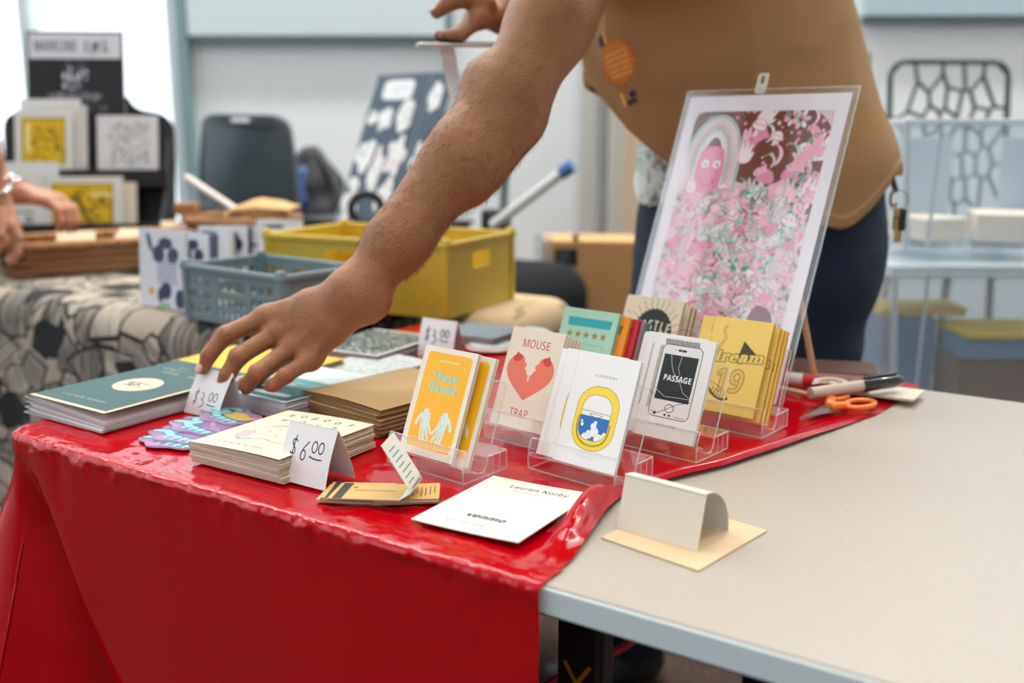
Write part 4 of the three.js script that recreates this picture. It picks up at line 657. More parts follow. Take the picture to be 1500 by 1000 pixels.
// ---------------------------------------------------------------- sleeved art print on a small easel
{
  const yaw = TYAW + R(-12), ln = R(21), W = 0.250, H = 0.402, br = onPlane(1143, 606, TOP), ex = V(Math.cos(yaw), 0, -Math.sin(yaw)), mid = br.clone().addScaledVector(ex, -W / 2);
  const t = thing('art_print', 'colourful art print in a shiny clear sleeve leaning on the easel', 'art print', mid.clone().setY(TOP + 0.004)); t.rotation.set(-ln, yaw, 0, 'YXZ');
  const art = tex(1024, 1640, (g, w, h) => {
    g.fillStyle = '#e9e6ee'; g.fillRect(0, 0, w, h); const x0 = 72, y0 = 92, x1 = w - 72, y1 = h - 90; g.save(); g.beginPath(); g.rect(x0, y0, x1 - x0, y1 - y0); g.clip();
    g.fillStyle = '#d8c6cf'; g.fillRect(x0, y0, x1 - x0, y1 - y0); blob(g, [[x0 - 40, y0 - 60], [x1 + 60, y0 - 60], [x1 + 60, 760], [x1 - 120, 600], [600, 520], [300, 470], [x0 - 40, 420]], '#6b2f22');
    const pinks = ['#f3b9cf', '#f7d6e2', '#ee8fb3', '#f3e3ea', '#f7eef1', '#f2c6d6'], greens = ['#9fd2bf', '#cfe7dd', '#4f9f7c', '#dff0ea'];  // print colours paled to carry the haze of light reflected in the sleeve
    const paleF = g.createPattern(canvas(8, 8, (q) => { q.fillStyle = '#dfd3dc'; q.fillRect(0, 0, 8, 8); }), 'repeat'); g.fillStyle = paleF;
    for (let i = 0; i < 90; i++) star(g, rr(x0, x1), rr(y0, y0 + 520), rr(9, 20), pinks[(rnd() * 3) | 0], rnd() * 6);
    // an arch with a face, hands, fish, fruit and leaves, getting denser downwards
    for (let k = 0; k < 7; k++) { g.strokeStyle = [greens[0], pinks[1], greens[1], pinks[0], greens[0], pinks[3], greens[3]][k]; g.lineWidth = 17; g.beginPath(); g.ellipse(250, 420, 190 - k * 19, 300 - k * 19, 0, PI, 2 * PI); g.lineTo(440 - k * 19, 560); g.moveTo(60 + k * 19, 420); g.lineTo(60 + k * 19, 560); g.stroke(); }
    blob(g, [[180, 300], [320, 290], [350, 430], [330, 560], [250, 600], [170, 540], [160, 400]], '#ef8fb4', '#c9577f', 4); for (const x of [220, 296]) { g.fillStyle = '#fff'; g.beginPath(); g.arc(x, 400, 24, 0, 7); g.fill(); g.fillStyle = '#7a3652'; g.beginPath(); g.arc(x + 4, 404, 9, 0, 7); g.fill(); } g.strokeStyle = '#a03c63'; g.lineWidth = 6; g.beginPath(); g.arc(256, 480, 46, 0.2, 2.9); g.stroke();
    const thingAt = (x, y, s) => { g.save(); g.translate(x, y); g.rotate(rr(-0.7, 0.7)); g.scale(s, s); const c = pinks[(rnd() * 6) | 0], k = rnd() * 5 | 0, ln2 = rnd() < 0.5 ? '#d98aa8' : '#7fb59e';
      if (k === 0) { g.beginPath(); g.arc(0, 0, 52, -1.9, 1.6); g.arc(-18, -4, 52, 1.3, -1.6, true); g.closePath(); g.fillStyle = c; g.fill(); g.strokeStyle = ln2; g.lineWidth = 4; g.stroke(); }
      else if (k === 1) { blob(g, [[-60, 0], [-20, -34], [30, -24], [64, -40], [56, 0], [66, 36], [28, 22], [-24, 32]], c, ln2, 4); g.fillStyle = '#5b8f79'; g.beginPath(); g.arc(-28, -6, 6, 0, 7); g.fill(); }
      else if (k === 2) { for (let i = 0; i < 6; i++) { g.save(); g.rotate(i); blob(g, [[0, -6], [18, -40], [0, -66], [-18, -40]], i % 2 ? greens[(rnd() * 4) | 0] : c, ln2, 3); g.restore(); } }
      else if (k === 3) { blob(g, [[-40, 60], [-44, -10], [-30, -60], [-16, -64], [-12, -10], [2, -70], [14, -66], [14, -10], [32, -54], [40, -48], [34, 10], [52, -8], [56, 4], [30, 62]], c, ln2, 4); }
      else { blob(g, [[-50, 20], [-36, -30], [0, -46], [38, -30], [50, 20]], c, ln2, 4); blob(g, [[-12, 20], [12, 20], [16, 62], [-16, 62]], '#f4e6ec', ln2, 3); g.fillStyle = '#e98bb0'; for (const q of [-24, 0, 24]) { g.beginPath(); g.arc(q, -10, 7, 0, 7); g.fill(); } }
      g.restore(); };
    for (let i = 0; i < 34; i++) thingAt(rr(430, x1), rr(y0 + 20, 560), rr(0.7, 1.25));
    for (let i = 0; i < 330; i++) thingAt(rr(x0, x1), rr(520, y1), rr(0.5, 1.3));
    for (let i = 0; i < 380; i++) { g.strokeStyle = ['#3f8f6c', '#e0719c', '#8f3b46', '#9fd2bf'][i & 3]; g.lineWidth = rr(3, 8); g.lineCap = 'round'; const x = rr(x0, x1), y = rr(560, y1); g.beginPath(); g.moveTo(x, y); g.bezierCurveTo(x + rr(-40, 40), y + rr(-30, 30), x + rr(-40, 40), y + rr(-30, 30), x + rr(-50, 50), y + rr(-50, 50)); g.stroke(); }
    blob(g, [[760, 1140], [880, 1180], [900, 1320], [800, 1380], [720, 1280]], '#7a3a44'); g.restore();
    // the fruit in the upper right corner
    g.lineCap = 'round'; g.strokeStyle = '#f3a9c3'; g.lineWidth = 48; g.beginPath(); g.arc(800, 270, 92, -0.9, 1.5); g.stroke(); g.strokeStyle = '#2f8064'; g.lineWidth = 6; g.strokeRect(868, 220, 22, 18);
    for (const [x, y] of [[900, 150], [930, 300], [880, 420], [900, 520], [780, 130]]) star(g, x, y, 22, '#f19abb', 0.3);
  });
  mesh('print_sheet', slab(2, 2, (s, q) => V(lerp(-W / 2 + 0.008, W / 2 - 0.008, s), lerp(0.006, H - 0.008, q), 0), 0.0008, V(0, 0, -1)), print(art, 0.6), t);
  const bowl = (s, q) => 0.0011 + 0.0022 * Math.sin(s * PI) * Math.sin(q * PI) + 0.0011 * fbm(s * 7, q * 3.2, 4, 2) * Math.sin(s * PI) ** 0.5 + 0.0010 * Math.max(0, ridged(s * 3.5 + q * 1.2, q * 2.4, 7)) * sstep(0.75, 0.1, q) * Math.sin(s * PI);
  const film = phys('#ffffff', 0.17, { transmission: 1, thickness: 0, ior: 1.9 });
  mesh('sleeve_front', sheet(120, 160, (s, q) => V(lerp(-W / 2, W / 2, s), lerp(0, H, q), bowl(s, q) * sstep(0, 0.03, s) * sstep(1, 0.97, s) * sstep(0, 0.02, q) * sstep(1, 0.98, q) + 0.0004)), film, t);
  mesh('sleeve_back', sheet(10, 10, (s, q) => V(lerp(-W / 2, W / 2, s), lerp(0, H, q), -0.0016)), film, t);
  const weld = phys([0.9, 0.93, 0.95], 0.12, { transmission: 0.8, thickness: 0, ior: 1.55 });
  mesh('welded_edge', merge(rbox(0.0022, H, 0.0018, 0.0006, -W / 2, H / 2, -0.0004), rbox(0.0022, H, 0.0018, 0.0006, W / 2, H / 2, -0.0004), rbox(W, 0.002, 0.0018, 0.0006, 0, H, -0.0004), rbox(W, 0.002, 0.0018, 0.0006, 0, 0, -0.0004)), weld, t);
  const tab = rrect(0.016, 0.028, 0.004); { const hole = rrect(0.0055, 0.011, 0.0027, THREE.Path); tab.holes.push(new THREE.Path(hole.getPoints(6).map((p) => p.add(new THREE.Vector2(0, 0.005))))); }
  mesh('hanging_tab', extrude(tab, 0.0008).translate(-0.012, H + 0.008, -0.001), phys([0.9, 0.9, 0.88], 0.2, { transmission: 0.5, thickness: 0 }), t);
  const e = thing('table_easel', 'small light wooden easel propping the sleeved art print', 'easel', mid.clone().setY(TOP)); e.rotation.y = yaw;
  const wood = std([0.60, 0.38, 0.20], 0.6, { bumpMap: rep(fineNoise, 2, 30), bumpScale: 0.0003 }), zt = -0.006 - Math.tan(ln) * 0.27;
  mesh('front_leg', beam(V(-0.09, 0.001, -0.010), V(-0.02, 0.30, -0.010 - Math.tan(ln) * 0.30), 0.012, 0.008), wood, e); mesh('front_leg', beam(V(0.09, 0.001, -0.010), V(0.02, 0.30, -0.010 - Math.tan(ln) * 0.30), 0.012, 0.008), wood, e);
  mesh('cross_bar', rbox(0.13, 0.012, 0.006, 0.002, 0, 0.12, -0.014 - Math.tan(ln) * 0.12), wood, e);
  const foot = onPlane(1194, 562, TOP).sub(e.position).applyAxisAngle(V(0, 1, 0), -yaw);
  mesh('back_leg', beam(V(foot.x, 0.002, foot.z), V(0.03, 0.285, -0.010 - Math.tan(ln) * 0.295), 0.012, 0.008), wood, e);
}
// ---------------------------------------------------------------- scissors, marker and small things at the right corner
{
  const tip = onPlane(1170, 622, TOP), end = onPlane(1262, 588, TOP), yaw = yawOf(tip, end), L = tip.distanceTo(end);
  const t = thing('scissors', 'scissors with orange plastic handles lying closed on red plastic', 'scissors', tip.clone().setY(TOP + 0.003), yaw), steel = std([0.42, 0.43, 0.44], 0.28, { metalness: 0.9 }), orange = phys([0.86, 0.20, 0.02], 0.32, { clearcoat: 0.3 });
  const bladeS = shapeOf([[0, 0], [L * 0.5, 0.0095], [L * 0.56, 0.006], [L * 0.56, -0.004], [L * 0.4, -0.0035]]);
  mesh('blade', extrude(bladeS, 0.0016, 0.0004).rotateX(-PI / 2).translate(0, 0.0035, 0), steel, t); mesh('blade', extrude(bladeS.clone(), 0.0016, 0.0004).rotateX(PI / 2).translate(0.004, 0.0032, -0.001), steel, t);
  mesh('screw', new THREE.CylinderGeometry(0.004, 0.004, 0.003, 16).translate(L * 0.50, 0.0055, 0), steel, t);
  const loc = (px, py, h) => { const q = onPlane(px, py, TOP + h).sub(t.position).applyAxisAngle(V(0, 1, 0), -yaw); return q; };
  const loop = (c, rx, rz, rot, h) => { const g = new THREE.TorusGeometry(1, 0.22, 12, 44).rotateX(PI / 2); g.scale(rx, rz, rz); g.rotateY(rot); return g.translate(c.x, h, c.z); };
  const c1 = loc(1259, 595, 0.006), c2 = loc(1224, 584, 0.006), pv = V(L * 0.46, 0.006, 0);
  for (const [c, rx, rz, rot, h] of [[c1, 0.0215, 0.0135, -0.12, 0.0062], [c2, 0.0195, 0.0135, 0.20, 0.0075]]) mesh('handle', merge(loop(c, rx, rz, rot, h), beam(pv.clone().setY(h), V(lerp(pv.x, c.x, 0.62), h, lerp(pv.z, c.z, 0.72)), 0.012, 0.009, V(0, 1, 0), 0.004)), orange, t);
}
{
  const c0 = onPlane(1356, 573, TABLE_Y), a = onPlane(1235, 580, TOP), b = onPlane(1338, 598, TABLE_Y), yaw = yawOf(a, b), W = a.distanceTo(b), H = 0.055;
  const t = thing('blank_card', 'small stack of blank cream cards overhanging the red cloth corner', 'card', a.clone().add(b).multiplyScalar(0.5).setY(TOP + 0.003), yaw);
  mesh('card', slab(4, 4, (s, q) => V(lerp(-W / 2, W / 2, s), 0.004 + 0.002 * s, lerp(0, -H, q)), 0.0022), PAPER.ivory, t); mesh('card', slab(4, 4, (s, q) => V(lerp(-W / 2, W / 2, s) - 0.003, 0.0015 + 0.0015 * s, lerp(0, -H, q) - 0.002), 0.0012), PAPER.cream, t);
}
{
  const a = onPlane(1186, 576, TOP + 0.018), b = onPlane(1321, 556, TOP + 0.024), t = thing('marker_pen', 'thick marker with a beige barrel and glossy black cap', 'marker', a.clone()), d = b.clone().sub(a), q = new THREE.Quaternion().setFromUnitVectors(V(1, 0, 0), d.clone().normalize()); t.quaternion.copy(q);
  const L = d.length(), lathe = (p, seg = 24) => new THREE.LatheGeometry(p.map(([x, y]) => new THREE.Vector2(x, y)), seg).rotateZ(-PI / 2);
  mesh('barrel', lathe([[0, 0], [0.0068, 0.0004], [0.0072, 0.002], [0.0076, L * 0.56], [0, L * 0.56]]), std([0.55, 0.46, 0.38], 0.4), t);
  mesh('cap', lathe([[0.0079, L * 0.55], [0.0085, L * 0.56], [0.0083, L * 0.9], [0.0072, L * 0.97], [0.004, L], [0, L]]), phys([0.012, 0.012, 0.012], 0.16, { clearcoat: 0.6 }), t);
  mesh('clip', rbox(L * 0.36, 0.003, 0.005, 0.0012, L * 0.76, 0.0098, 0), phys([0.012, 0.012, 0.012], 0.16, { clearcoat: 0.6 }), t);
  const n = thing('notebook', 'dark brown leather notebook with a pale page edge behind the marker', 'notebook', onPlane(1222, 556, TOP).setY(TOP), TYAW + R(18)), brown = std([0.13, 0.06, 0.045], 0.5, { bumpMap: rep(softNoise, 6), bumpScale: 0.0006 });
  mesh('cover', merge(rbox(0.11, 0.0016, 0.075, 0.0006, 0, 0.0112, -0.03), rbox(0.11, 0.0016, 0.075, 0.0006, 0, 0.001, -0.03)), brown, n); mesh('pages', rbox(0.107, 0.009, 0.072, 0.001, 0, 0.0062, -0.0305), PAPER.ivory, n);
  const st = tex(256, 100, (g, w, h) => { g.fillStyle = '#e6e3e0'; g.fillRect(0, 0, w, h); ['#c8412f', '#e29a2c', '#d7c33d', '#3f9a5f', '#2f6fa8'].forEach((c, i) => { g.strokeStyle = c; g.lineWidth = 9; g.beginPath(); g.arc(96, 88, 62 - i * 9, PI, 2 * PI); g.stroke(); }); g.fillStyle = '#9a979c'; for (let i = 0; i < 5; i++) g.fillRect(160 + rr(0, 40), 20 + i * 14, 40, 4); });
  const s = thing('sticker_sheet', 'white sticker with a small rainbow, propped behind the marker', 'sticker', onPlane(1232, 566, TOP + 0.012).setY(TOP + 0.0145), TYAW + R(10)); mesh('sheet', slab(6, 4, (x, y) => V(lerp(-0.034, 0.034, x), 0.001 + 0.004 * Math.sin(x * 5), lerp(0.016, -0.016, y)), 0.0004), print(st, 0.3), s);
  const p = thing('wooden_stick', 'short pale wooden stick lying beside the sleeved print', 'stick', onPlane(1166, 578, TOP).setY(TOP + 0.004), TYAW - R(15)); mesh('shaft', bar(V(-0.03, 0, 0), V(0.03, 0, 0), 0.0032, 10), std([0.62, 0.46, 0.28], 0.6), p); mesh('tip', bar(V(0.03, 0, 0), V(0.038, 0, 0), 0.0032, 10, 0.0008), std([0.3, 0.2, 0.12], 0.6), p);
  const l = thing('lip_balm', 'small red cylinder with a white end behind the art print', 'lip balm', onPlane(1185, 566, TOP).setY(TOP + 0.0085), TYAW + R(5)); mesh('tube', bar(V(-0.008, 0, 0), V(0.028, 0, 0), 0.0075, 18), phys([0.62, 0.05, 0.05], 0.3), l); mesh('cap', bar(V(-0.030, 0, 0), V(-0.008, 0, 0), 0.0078, 18), std([0.8, 0.78, 0.76], 0.35), l);
}
// white enamel badges at the back
{
  const rim = new THREE.LatheGeometry([[0, 0.004], [0.030, 0.0038], [0.036, 0.0026], [0.038, 0.0008], [0.036, 0], [0, 0]].map((p) => new THREE.Vector2(...p)), 40);
  const face = tex(256, 256, (g, w, h) => { g.fillStyle = '#dfe2e0'; g.fillRect(0, 0, w, h); g.strokeStyle = '#6f8a88'; g.lineWidth = 3; for (let i = 0; i < 26; i++) { g.beginPath(); const x = rr(60, 190), y = rr(60, 190); g.moveTo(x, y); g.quadraticCurveTo(x + rr(-30, 30), y + rr(-30, 30), x + rr(-40, 40), y + rr(-20, 20)); g.stroke(); } });
  const disc = new THREE.CircleGeometry(0.031, 40).rotateX(-PI / 2).translate(0, 0.0043, 0), pink = phys([0.62, 0.36, 0.36], 0.2, { clearcoat: 0.5 });
  [[708, 508, 0, 'round white badge with a pink rim, left of the two behind the heart booklet'], [758, 493, 0.004, 'round white badge with a pink rim, right of the two, partly under nothing']].forEach(([px, py, dy, label]) => { const t = thing('badge', label.replace(', partly under nothing', ' by the mint booklet'), 'badge', onPlane(px + 14, py - 2, TOP + 0.004).setY(TOP + 0.002 + dy), TYAW, 'round white badges'); t.scale.setScalar(1.15); mesh('rim', rim, pink, t); mesh('badge_face', disc, print(face, 0.15), t); });
}
{ const atZ9 = (x, y, z) => atZ(x, y, -z);
  const st = thing('red_strap', 'red strap hanging under the table behind the black leg', 'strap', atZ9(860, 970, 1.0)), o = st.position; mesh('webbing', tube([atZ9(955, 915, 1.02), atZ9(915, 947, 1.0), atZ9(860, 975, 0.99), atZ9(808, 998, 0.98), atZ9(770, 1030, 0.97)].map((p) => p.sub(o)), 0.0045, 40, 8), std([0.5, 0.01, 0.03], 0.5), st);
}
// ---------------------------------------------------------------- people: smooth bodies from joints
const smin = (a, b, k) => { const h = Math.max(k - Math.abs(a - b), 0) / k; return Math.min(a, b) - h * h * k * 0.25; };
// bones: [from, to, radius at from, radius at to]; returns the distance to their smooth union
function limb(bones, k) {
  const n = bones.length, d = new Float64Array(n * 9);
  bones.forEach(([a, b, ra, rb], i) => { const x = b.x - a.x, y = b.y - a.y, z = b.z - a.z; d.set([a.x, a.y, a.z, x, y, z, 1 / (x * x + y * y + z * z + 1e-9), ra, rb - ra], i * 9); });
  const ks = bones.map((b) => b[4] ?? k);
  return (x, y, z) => { let s = 1e3; for (let i = 0, o = 0; i < n; i++, o += 9) { const px = x - d[o], py = y - d[o + 1], pz = z - d[o + 2]; let t = (px * d[o + 3] + py * d[o + 4] + pz * d[o + 5]) * d[o + 6]; t = t < 0 ? 0 : t > 1 ? 1 : t; const qx = px - d[o + 3] * t, qy = py - d[o + 4] * t, qz = pz - d[o + 5] * t, v = Math.sqrt(qx * qx + qy * qy + qz * qz) - d[o + 7] - d[o + 8] * t; s = i ? smin(s, v, ks[i]) : v; } return s; };
}
// surface of sdf < 0 inside the box lo..hi; only blocks near the surface are sampled
function surface(sdf, lo, hi, cell, o = {}) {
  const nx = Math.ceil((hi.x - lo.x) / cell), ny = Math.ceil((hi.y - lo.y) / cell), nz = Math.ceil((hi.z - lo.z) / cell), sx = nx + 1, sy = ny + 1, sz = nz + 1, B = 8;
  const F = new Float32Array(sx * sy * sz).fill(1e3), at = (i, j, k) => (k * sy + j) * sx + i, near = [], half = B * cell * 0.5, reach = half * 1.7321 * (o.slack ?? 1.5) + cell * 2;
  for (let bz = 0; bz < nz; bz += B) for (let by = 0; by < ny; by += B) for (let bx = 0; bx < nx; bx += B) {
    if (Math.abs(sdf(lo.x + bx * cell + half, lo.y + by * cell + half, lo.z + bz * cell + half)) > reach) continue; near.push([bx, by, bz]);
    for (let k = bz; k <= Math.min(bz + B, nz); k++) for (let j = by; j <= Math.min(by + B, ny); j++) for (let i = bx; i <= Math.min(bx + B, nx); i++) { const q = at(i, j, k); if (F[q] === 1e3) F[q] = sdf(lo.x + i * cell, lo.y + j * cell, lo.z + k * cell); }
  }
  const id = new Map(), pos = [], idx = [];
  for (const [bx, by, bz] of near) for (let k = bz; k < Math.min(bz + B, nz); k++) for (let j = by; j < Math.min(by + B, ny); j++) for (let i = bx; i < Math.min(bx + B, nx); i++) {
    const c = [F[at(i, j, k)], F[at(i + 1, j, k)], F[at(i, j + 1, k)], F[at(i + 1, j + 1, k)], F[at(i, j, k + 1)], F[at(i + 1, j, k + 1)], F[at(i, j + 1, k + 1)], F[at(i + 1, j + 1, k + 1)]]; let neg = 0; for (const v of c) if (v < 0) neg++;
    if (!neg || neg === 8) continue; let X = 0, Y = 0, Z = 0, n = 0;
    for (const [p, q, ax] of [[0, 1, 0], [2, 3, 0], [4, 5, 0], [6, 7, 0], [0, 2, 1], [1, 3, 1], [4, 6, 1], [5, 7, 1], [0, 4, 2], [1, 5, 2], [2, 6, 2], [3, 7, 2]]) if ((c[p] < 0) !== (c[q] < 0)) { const t = c[p] / (c[p] - c[q]); X += (p & 1) + (ax === 0 ? t : 0); Y += ((p >> 1) & 1) + (ax === 1 ? t : 0); Z += ((p >> 2) & 1) + (ax === 2 ? t : 0); n++; }
    id.set(at(i, j, k), pos.length / 3); pos.push(lo.x + (i + X / n) * cell, lo.y + (j + Y / n) * cell, lo.z + (k + Z / n) * cell);
  }
  for (const q of id.keys()) { const i = q % sx, j = Math.floor(q / sx) % sy, k = Math.floor(q / (sx * sy)), s0 = F[q] < 0;
    const quad = (a, b, c, d, flip) => { const [A, Bq, C, D] = [a, b, c, d].map((x) => id.get(x)); if (A === undefined || Bq === undefined || C === undefined || D === undefined) return; if (!flip) idx.push(A, C, Bq, A, D, C); else idx.push(A, Bq, C, A, C, D); };
    if (s0 !== F[at(i + 1, j, k)] < 0 && j && k) quad(q, at(i, j - 1, k), at(i, j - 1, k - 1), at(i, j, k - 1), s0);
    if (s0 !== F[at(i, j + 1, k)] < 0 && i && k) quad(q, at(i, j, k - 1), at(i - 1, j, k - 1), at(i - 1, j, k), s0);
    if (s0 !== F[at(i, j, k + 1)] < 0 && i && j) quad(q, at(i - 1, j, k), at(i - 1, j - 1, k), at(i, j - 1, k), s0);
  }
  if (o.largest) {   // drop stray crumbs: keep the largest connected piece
    const par = [...Array(pos.length / 3).keys()], find = (a) => { while (par[a] !== a) a = par[a] = par[par[a]]; return a; }; for (let t = 0; t < idx.length; t += 3) { par[find(idx[t])] = find(idx[t + 1]); par[find(idx[t + 1])] = find(idx[t + 2]); }
    const size = new Map(); for (const v of idx) { const r = find(v); size.set(r, (size.get(r) ?? 0) + 1); } let best = -1, m = 0; for (const [r, s] of size) if (s > m) { m = s; best = r; } const kept = []; for (let t = 0; t < idx.length; t += 3) if (find(idx[t]) === best) kept.push(idx[t], idx[t + 1], idx[t + 2]); idx.length = 0; for (const v of kept) idx.push(v);
  }
  const nor = new Float32Array(pos.length), uv = new Float32Array(pos.length / 3 * 2), e = cell * 0.6;
  for (let v = 0; v < pos.length; v += 3) { const [x, y, z] = [pos[v], pos[v + 1], pos[v + 2]]; let gx = sdf(x + e, y, z) - sdf(x - e, y, z), gy = sdf(x, y + e, z) - sdf(x, y - e, z), gz = sdf(x, y, z + e) - sdf(x, y, z - e); const l = Math.hypot(gx, gy, gz) || 1; nor[v] = gx / l; nor[v + 1] = gy / l; nor[v + 2] = gz / l; const w = o.uv ? o.uv(x, y, z) : [x * 5 + z * 3, y * 5 + z * 1.5]; uv[v / 3 * 2] = w[0]; uv[v / 3 * 2 + 1] = w[1]; }
  const g = new THREE.BufferGeometry(); g.setAttribute('position', new THREE.Float32BufferAttribute(pos, 3)); g.setAttribute('normal', new THREE.BufferAttribute(nor, 3)); g.setAttribute('uv', new THREE.BufferAttribute(uv, 2)); g.setIndex(idx); return g;
}
function tint(g, f) { const p = g.attributes.position, c = new Float32Array(p.count * 3); for (let i = 0; i < p.count; i++) c.set(f(p.getX(i), p.getY(i), p.getZ(i)), i * 3); g.setAttribute('color', new THREE.BufferAttribute(c, 3)); return g; }
const skinBump = dataTex(512, tile((x, y) => 0.5 + 0.35 * ridged(x, y, 4, 3) * 0.6 + 0.3 * noise(x * 2.6, y * 2.6, 9), 60));
const mid = (a, b, t = 0.5) => a.clone().lerp(b, t);
// a five fingered hand: palm joints and fingers as chains of [joint, radius]; fingers join the palm but not each other
function handSdf(palm, fingers, kPalm = 0.014) {
  const P = limb(palm, kPalm), fs = fingers.map((ch) => limb(ch.slice(1).map(([b, rb], i) => [ch[i][0], b, ch[i][1], rb]), 0.004));
  return (x, y, z) => { const p = P(x, y, z); let d = p; for (const f of fs) { const v = f(x, y, z); if (v < 0.05) d = smin(d, smin(p, v, 0.009), 0.0012); else d = Math.min(d, v); } return d; };
}
const W3 = (px, py, z) => atZ(px, py, -z);
function nail(P, tip, prev, up, r, name, mat, parent, off) {
  const d = tip.clone().sub(prev).normalize(), n = up.clone().addScaledVector(d, -up.dot(d)).normalize(), s = n.clone().cross(d);
  const g = new THREE.SphereGeometry(1, 16, 12).scale(r * 0.78, r * 0.30, r * 0.95); g.applyMatrix4(new THREE.Matrix4().makeBasis(s, n, d)); const c = tip.clone().addScaledVector(d, r * 0.10).addScaledVector(n, r * 0.78); g.translate(c.x - off.x, c.y - off.y, c.z - off.z); return mesh(name, g, mat, parent);
}
const skinMat = (c) => phys(c, 0.48, { vertexColors: true, bumpMap: skinBump, bumpScale: 0.0011, sheen: 0.1, sheenColor: new THREE.Color(0.9, 0.7, 0.6), sheenRoughness: 0.5 });
{
  const O = V(0.40, 0, -1.56);
  const person = thing('person', 'person in a tan T-shirt and dark jeans leaning over the red table', 'person', O);
  // ---- left arm and hand
  const Ls = V(0.138, 1.365, -1.33), El = W3(744, 150, 1.225), Wr = W3(521, 432, 1.150);
  const J = { i0: W3(391, 464, 1.168), i1: W3(331, 490, 1.148), i2: W3(306, 520, 1.136), i3: W3(298, 540, 1.134), m0: W3(409, 486, 1.155), m1: W3(349, 522, 1.126), m2: W3(333, 549, 1.122), m3: W3(327, 560, 1.126), r0: W3(430, 507, 1.144), r1: W3(377, 545, 1.108), r2: W3(364, 563, 1.118), r3: W3(361, 569, 1.130), p0: W3(456, 526, 1.136), p1: W3(419, 550, 1.103), p2: W3(401, 564, 1.102), p3: W3(394, 566, 1.108), t0: W3(478, 462, 1.175), t1: W3(428, 512, 1.195), t2: W3(374, 552, 1.180), t3: W3(346, 572, 1.165) };
  const palm = [[Wr, J.i0, 0.026, 0.0125], [Wr, J.m0, 0.026, 0.0125], [Wr, J.r0, 0.026, 0.0120], [Wr, J.p0, 0.025, 0.0112], [J.i0, J.p0, 0.0105, 0.0098], [mid(Wr, J.i0, 0.5), mid(Wr, J.p0, 0.5), 0.0165, 0.0165], [J.t0, J.t1, 0.018, 0.013]];
  const hand = handSdf(palm, [[[J.i0, 0.0122], [J.i1, 0.0104], [J.i2, 0.0089], [J.i3, 0.0076]], [[J.m0, 0.0122], [J.m1, 0.0107], [J.m2, 0.0092], [J.m3, 0.0079]], [[J.r0, 0.0116], [J.r1, 0.0101], [J.r2, 0.0087], [J.r3, 0.0074]], [[J.p0, 0.0106], [J.p1, 0.0090], [J.p2, 0.0078], [J.p3, 0.0066]], [[J.t1, 0.0125], [J.t2, 0.0108], [J.t3, 0.0085]]]);
  const toCam = (p) => EYE.clone().sub(p).normalize(), lift = (p, d, up = 0) => p.clone().addScaledVector(toCam(p), d).add(V(0, up, 0));
  const fd = El.clone().sub(Wr).normalize();
  const armB = [[Wr, mid(Wr, El, 0.28), 0.0282, 0.0325], [mid(Wr, El, 0.28), mid(Wr, El, 0.72), 0.0325, 0.0395], [mid(Wr, El, 0.72), El, 0.0395, 0.0415], [El, mid(El, Ls, 0.35), 0.0425, 0.0475], [mid(El, Ls, 0.35), Ls, 0.0475, 0.058],
    [W3(690, 196, 1.225), W3(610, 306, 1.190), 0.030, 0.024], [W3(752, 182, 1.22), W3(688, 262, 1.20), 0.030, 0.026], [W3(812, 10, 1.22), W3(764, 110, 1.21), 0.040, 0.030], [W3(708, 118, 1.235), W3(726, 140, 1.235), 0.024, 0.024]];
  const arm = limb(armB, 0.03), wristBone = limb([[lift(W3(506, 423, 1.150), 0.012), lift(W3(508, 424, 1.150), 0.012), 0.016, 0.016], [W3(548, 444, 1.148), W3(545, 446, 1.148), 0.018, 0.018]], 0.01);
  // tendons, veins and knuckles stand a little proud of the skin
  const ten = []; for (const [a, k, d] of [[J.i0, 0.34, 0.0112], [J.m0, 0.45, 0.0118], [J.r0, 0.58, 0.0112], [J.p0, 0.7, 0.0098]]) ten.push([lift(a, d * 0.95), lift(mid(a, Wr, 0.65), 0.0185 - k * 0.002), 0.0031, 0.0022]);
  const kn = [[J.i0, 0.0085, 0.0092], [J.m0, 0.0085, 0.0094], [J.r0, 0.008, 0.0088], [J.p0, 0.0075, 0.0080], [J.i1, 0.0030, 0.0088], [J.m1, 0.0030, 0.0090], [J.r1, 0.0028, 0.0084], [J.p1, 0.0024, 0.0074]].map(([p, d, r]) => [lift(p, d), lift(p, d).add(V(1e-4, 0, 0)), r, r]);
  const veins = [[[520, 400], [560, 362], [596, 330], [640, 262]], [[560, 420], [590, 380], [640, 330]]].flatMap((p, q) => p.slice(1).map((b, i) => { const z = (v) => (1.1265 + (v[0] - 520) * 0.00022); return [W3(...p[i], z(p[i])), W3(...b, z(b)), 0.0022, 0.0020]; }));
  const tendons = limb(ten, 0.002), knuckles = limb(kn, 0.001), vein = limb(veins, 0.002);
  const leftArm = (x, y, z) => { let d = smin(hand(x, y, z), arm(x, y, z), 0.022); if (d > 0.03) return d; d = smin(d, wristBone(x, y, z), 0.016); d = smin(d, knuckles(x, y, z), 0.006); d = smin(d, tendons(x, y, z), 0.006);  return d - 0.0004 * noise(x * 90, y * 90, z * 90) - 0.0008 * noise(x * 28, y * 28, z * 28); };
  const joints = [J.i1, J.m1, J.r1, J.p1, J.i2, J.m2, J.r2, J.p2], heads = [J.i0, J.m0, J.r0, J.p0];
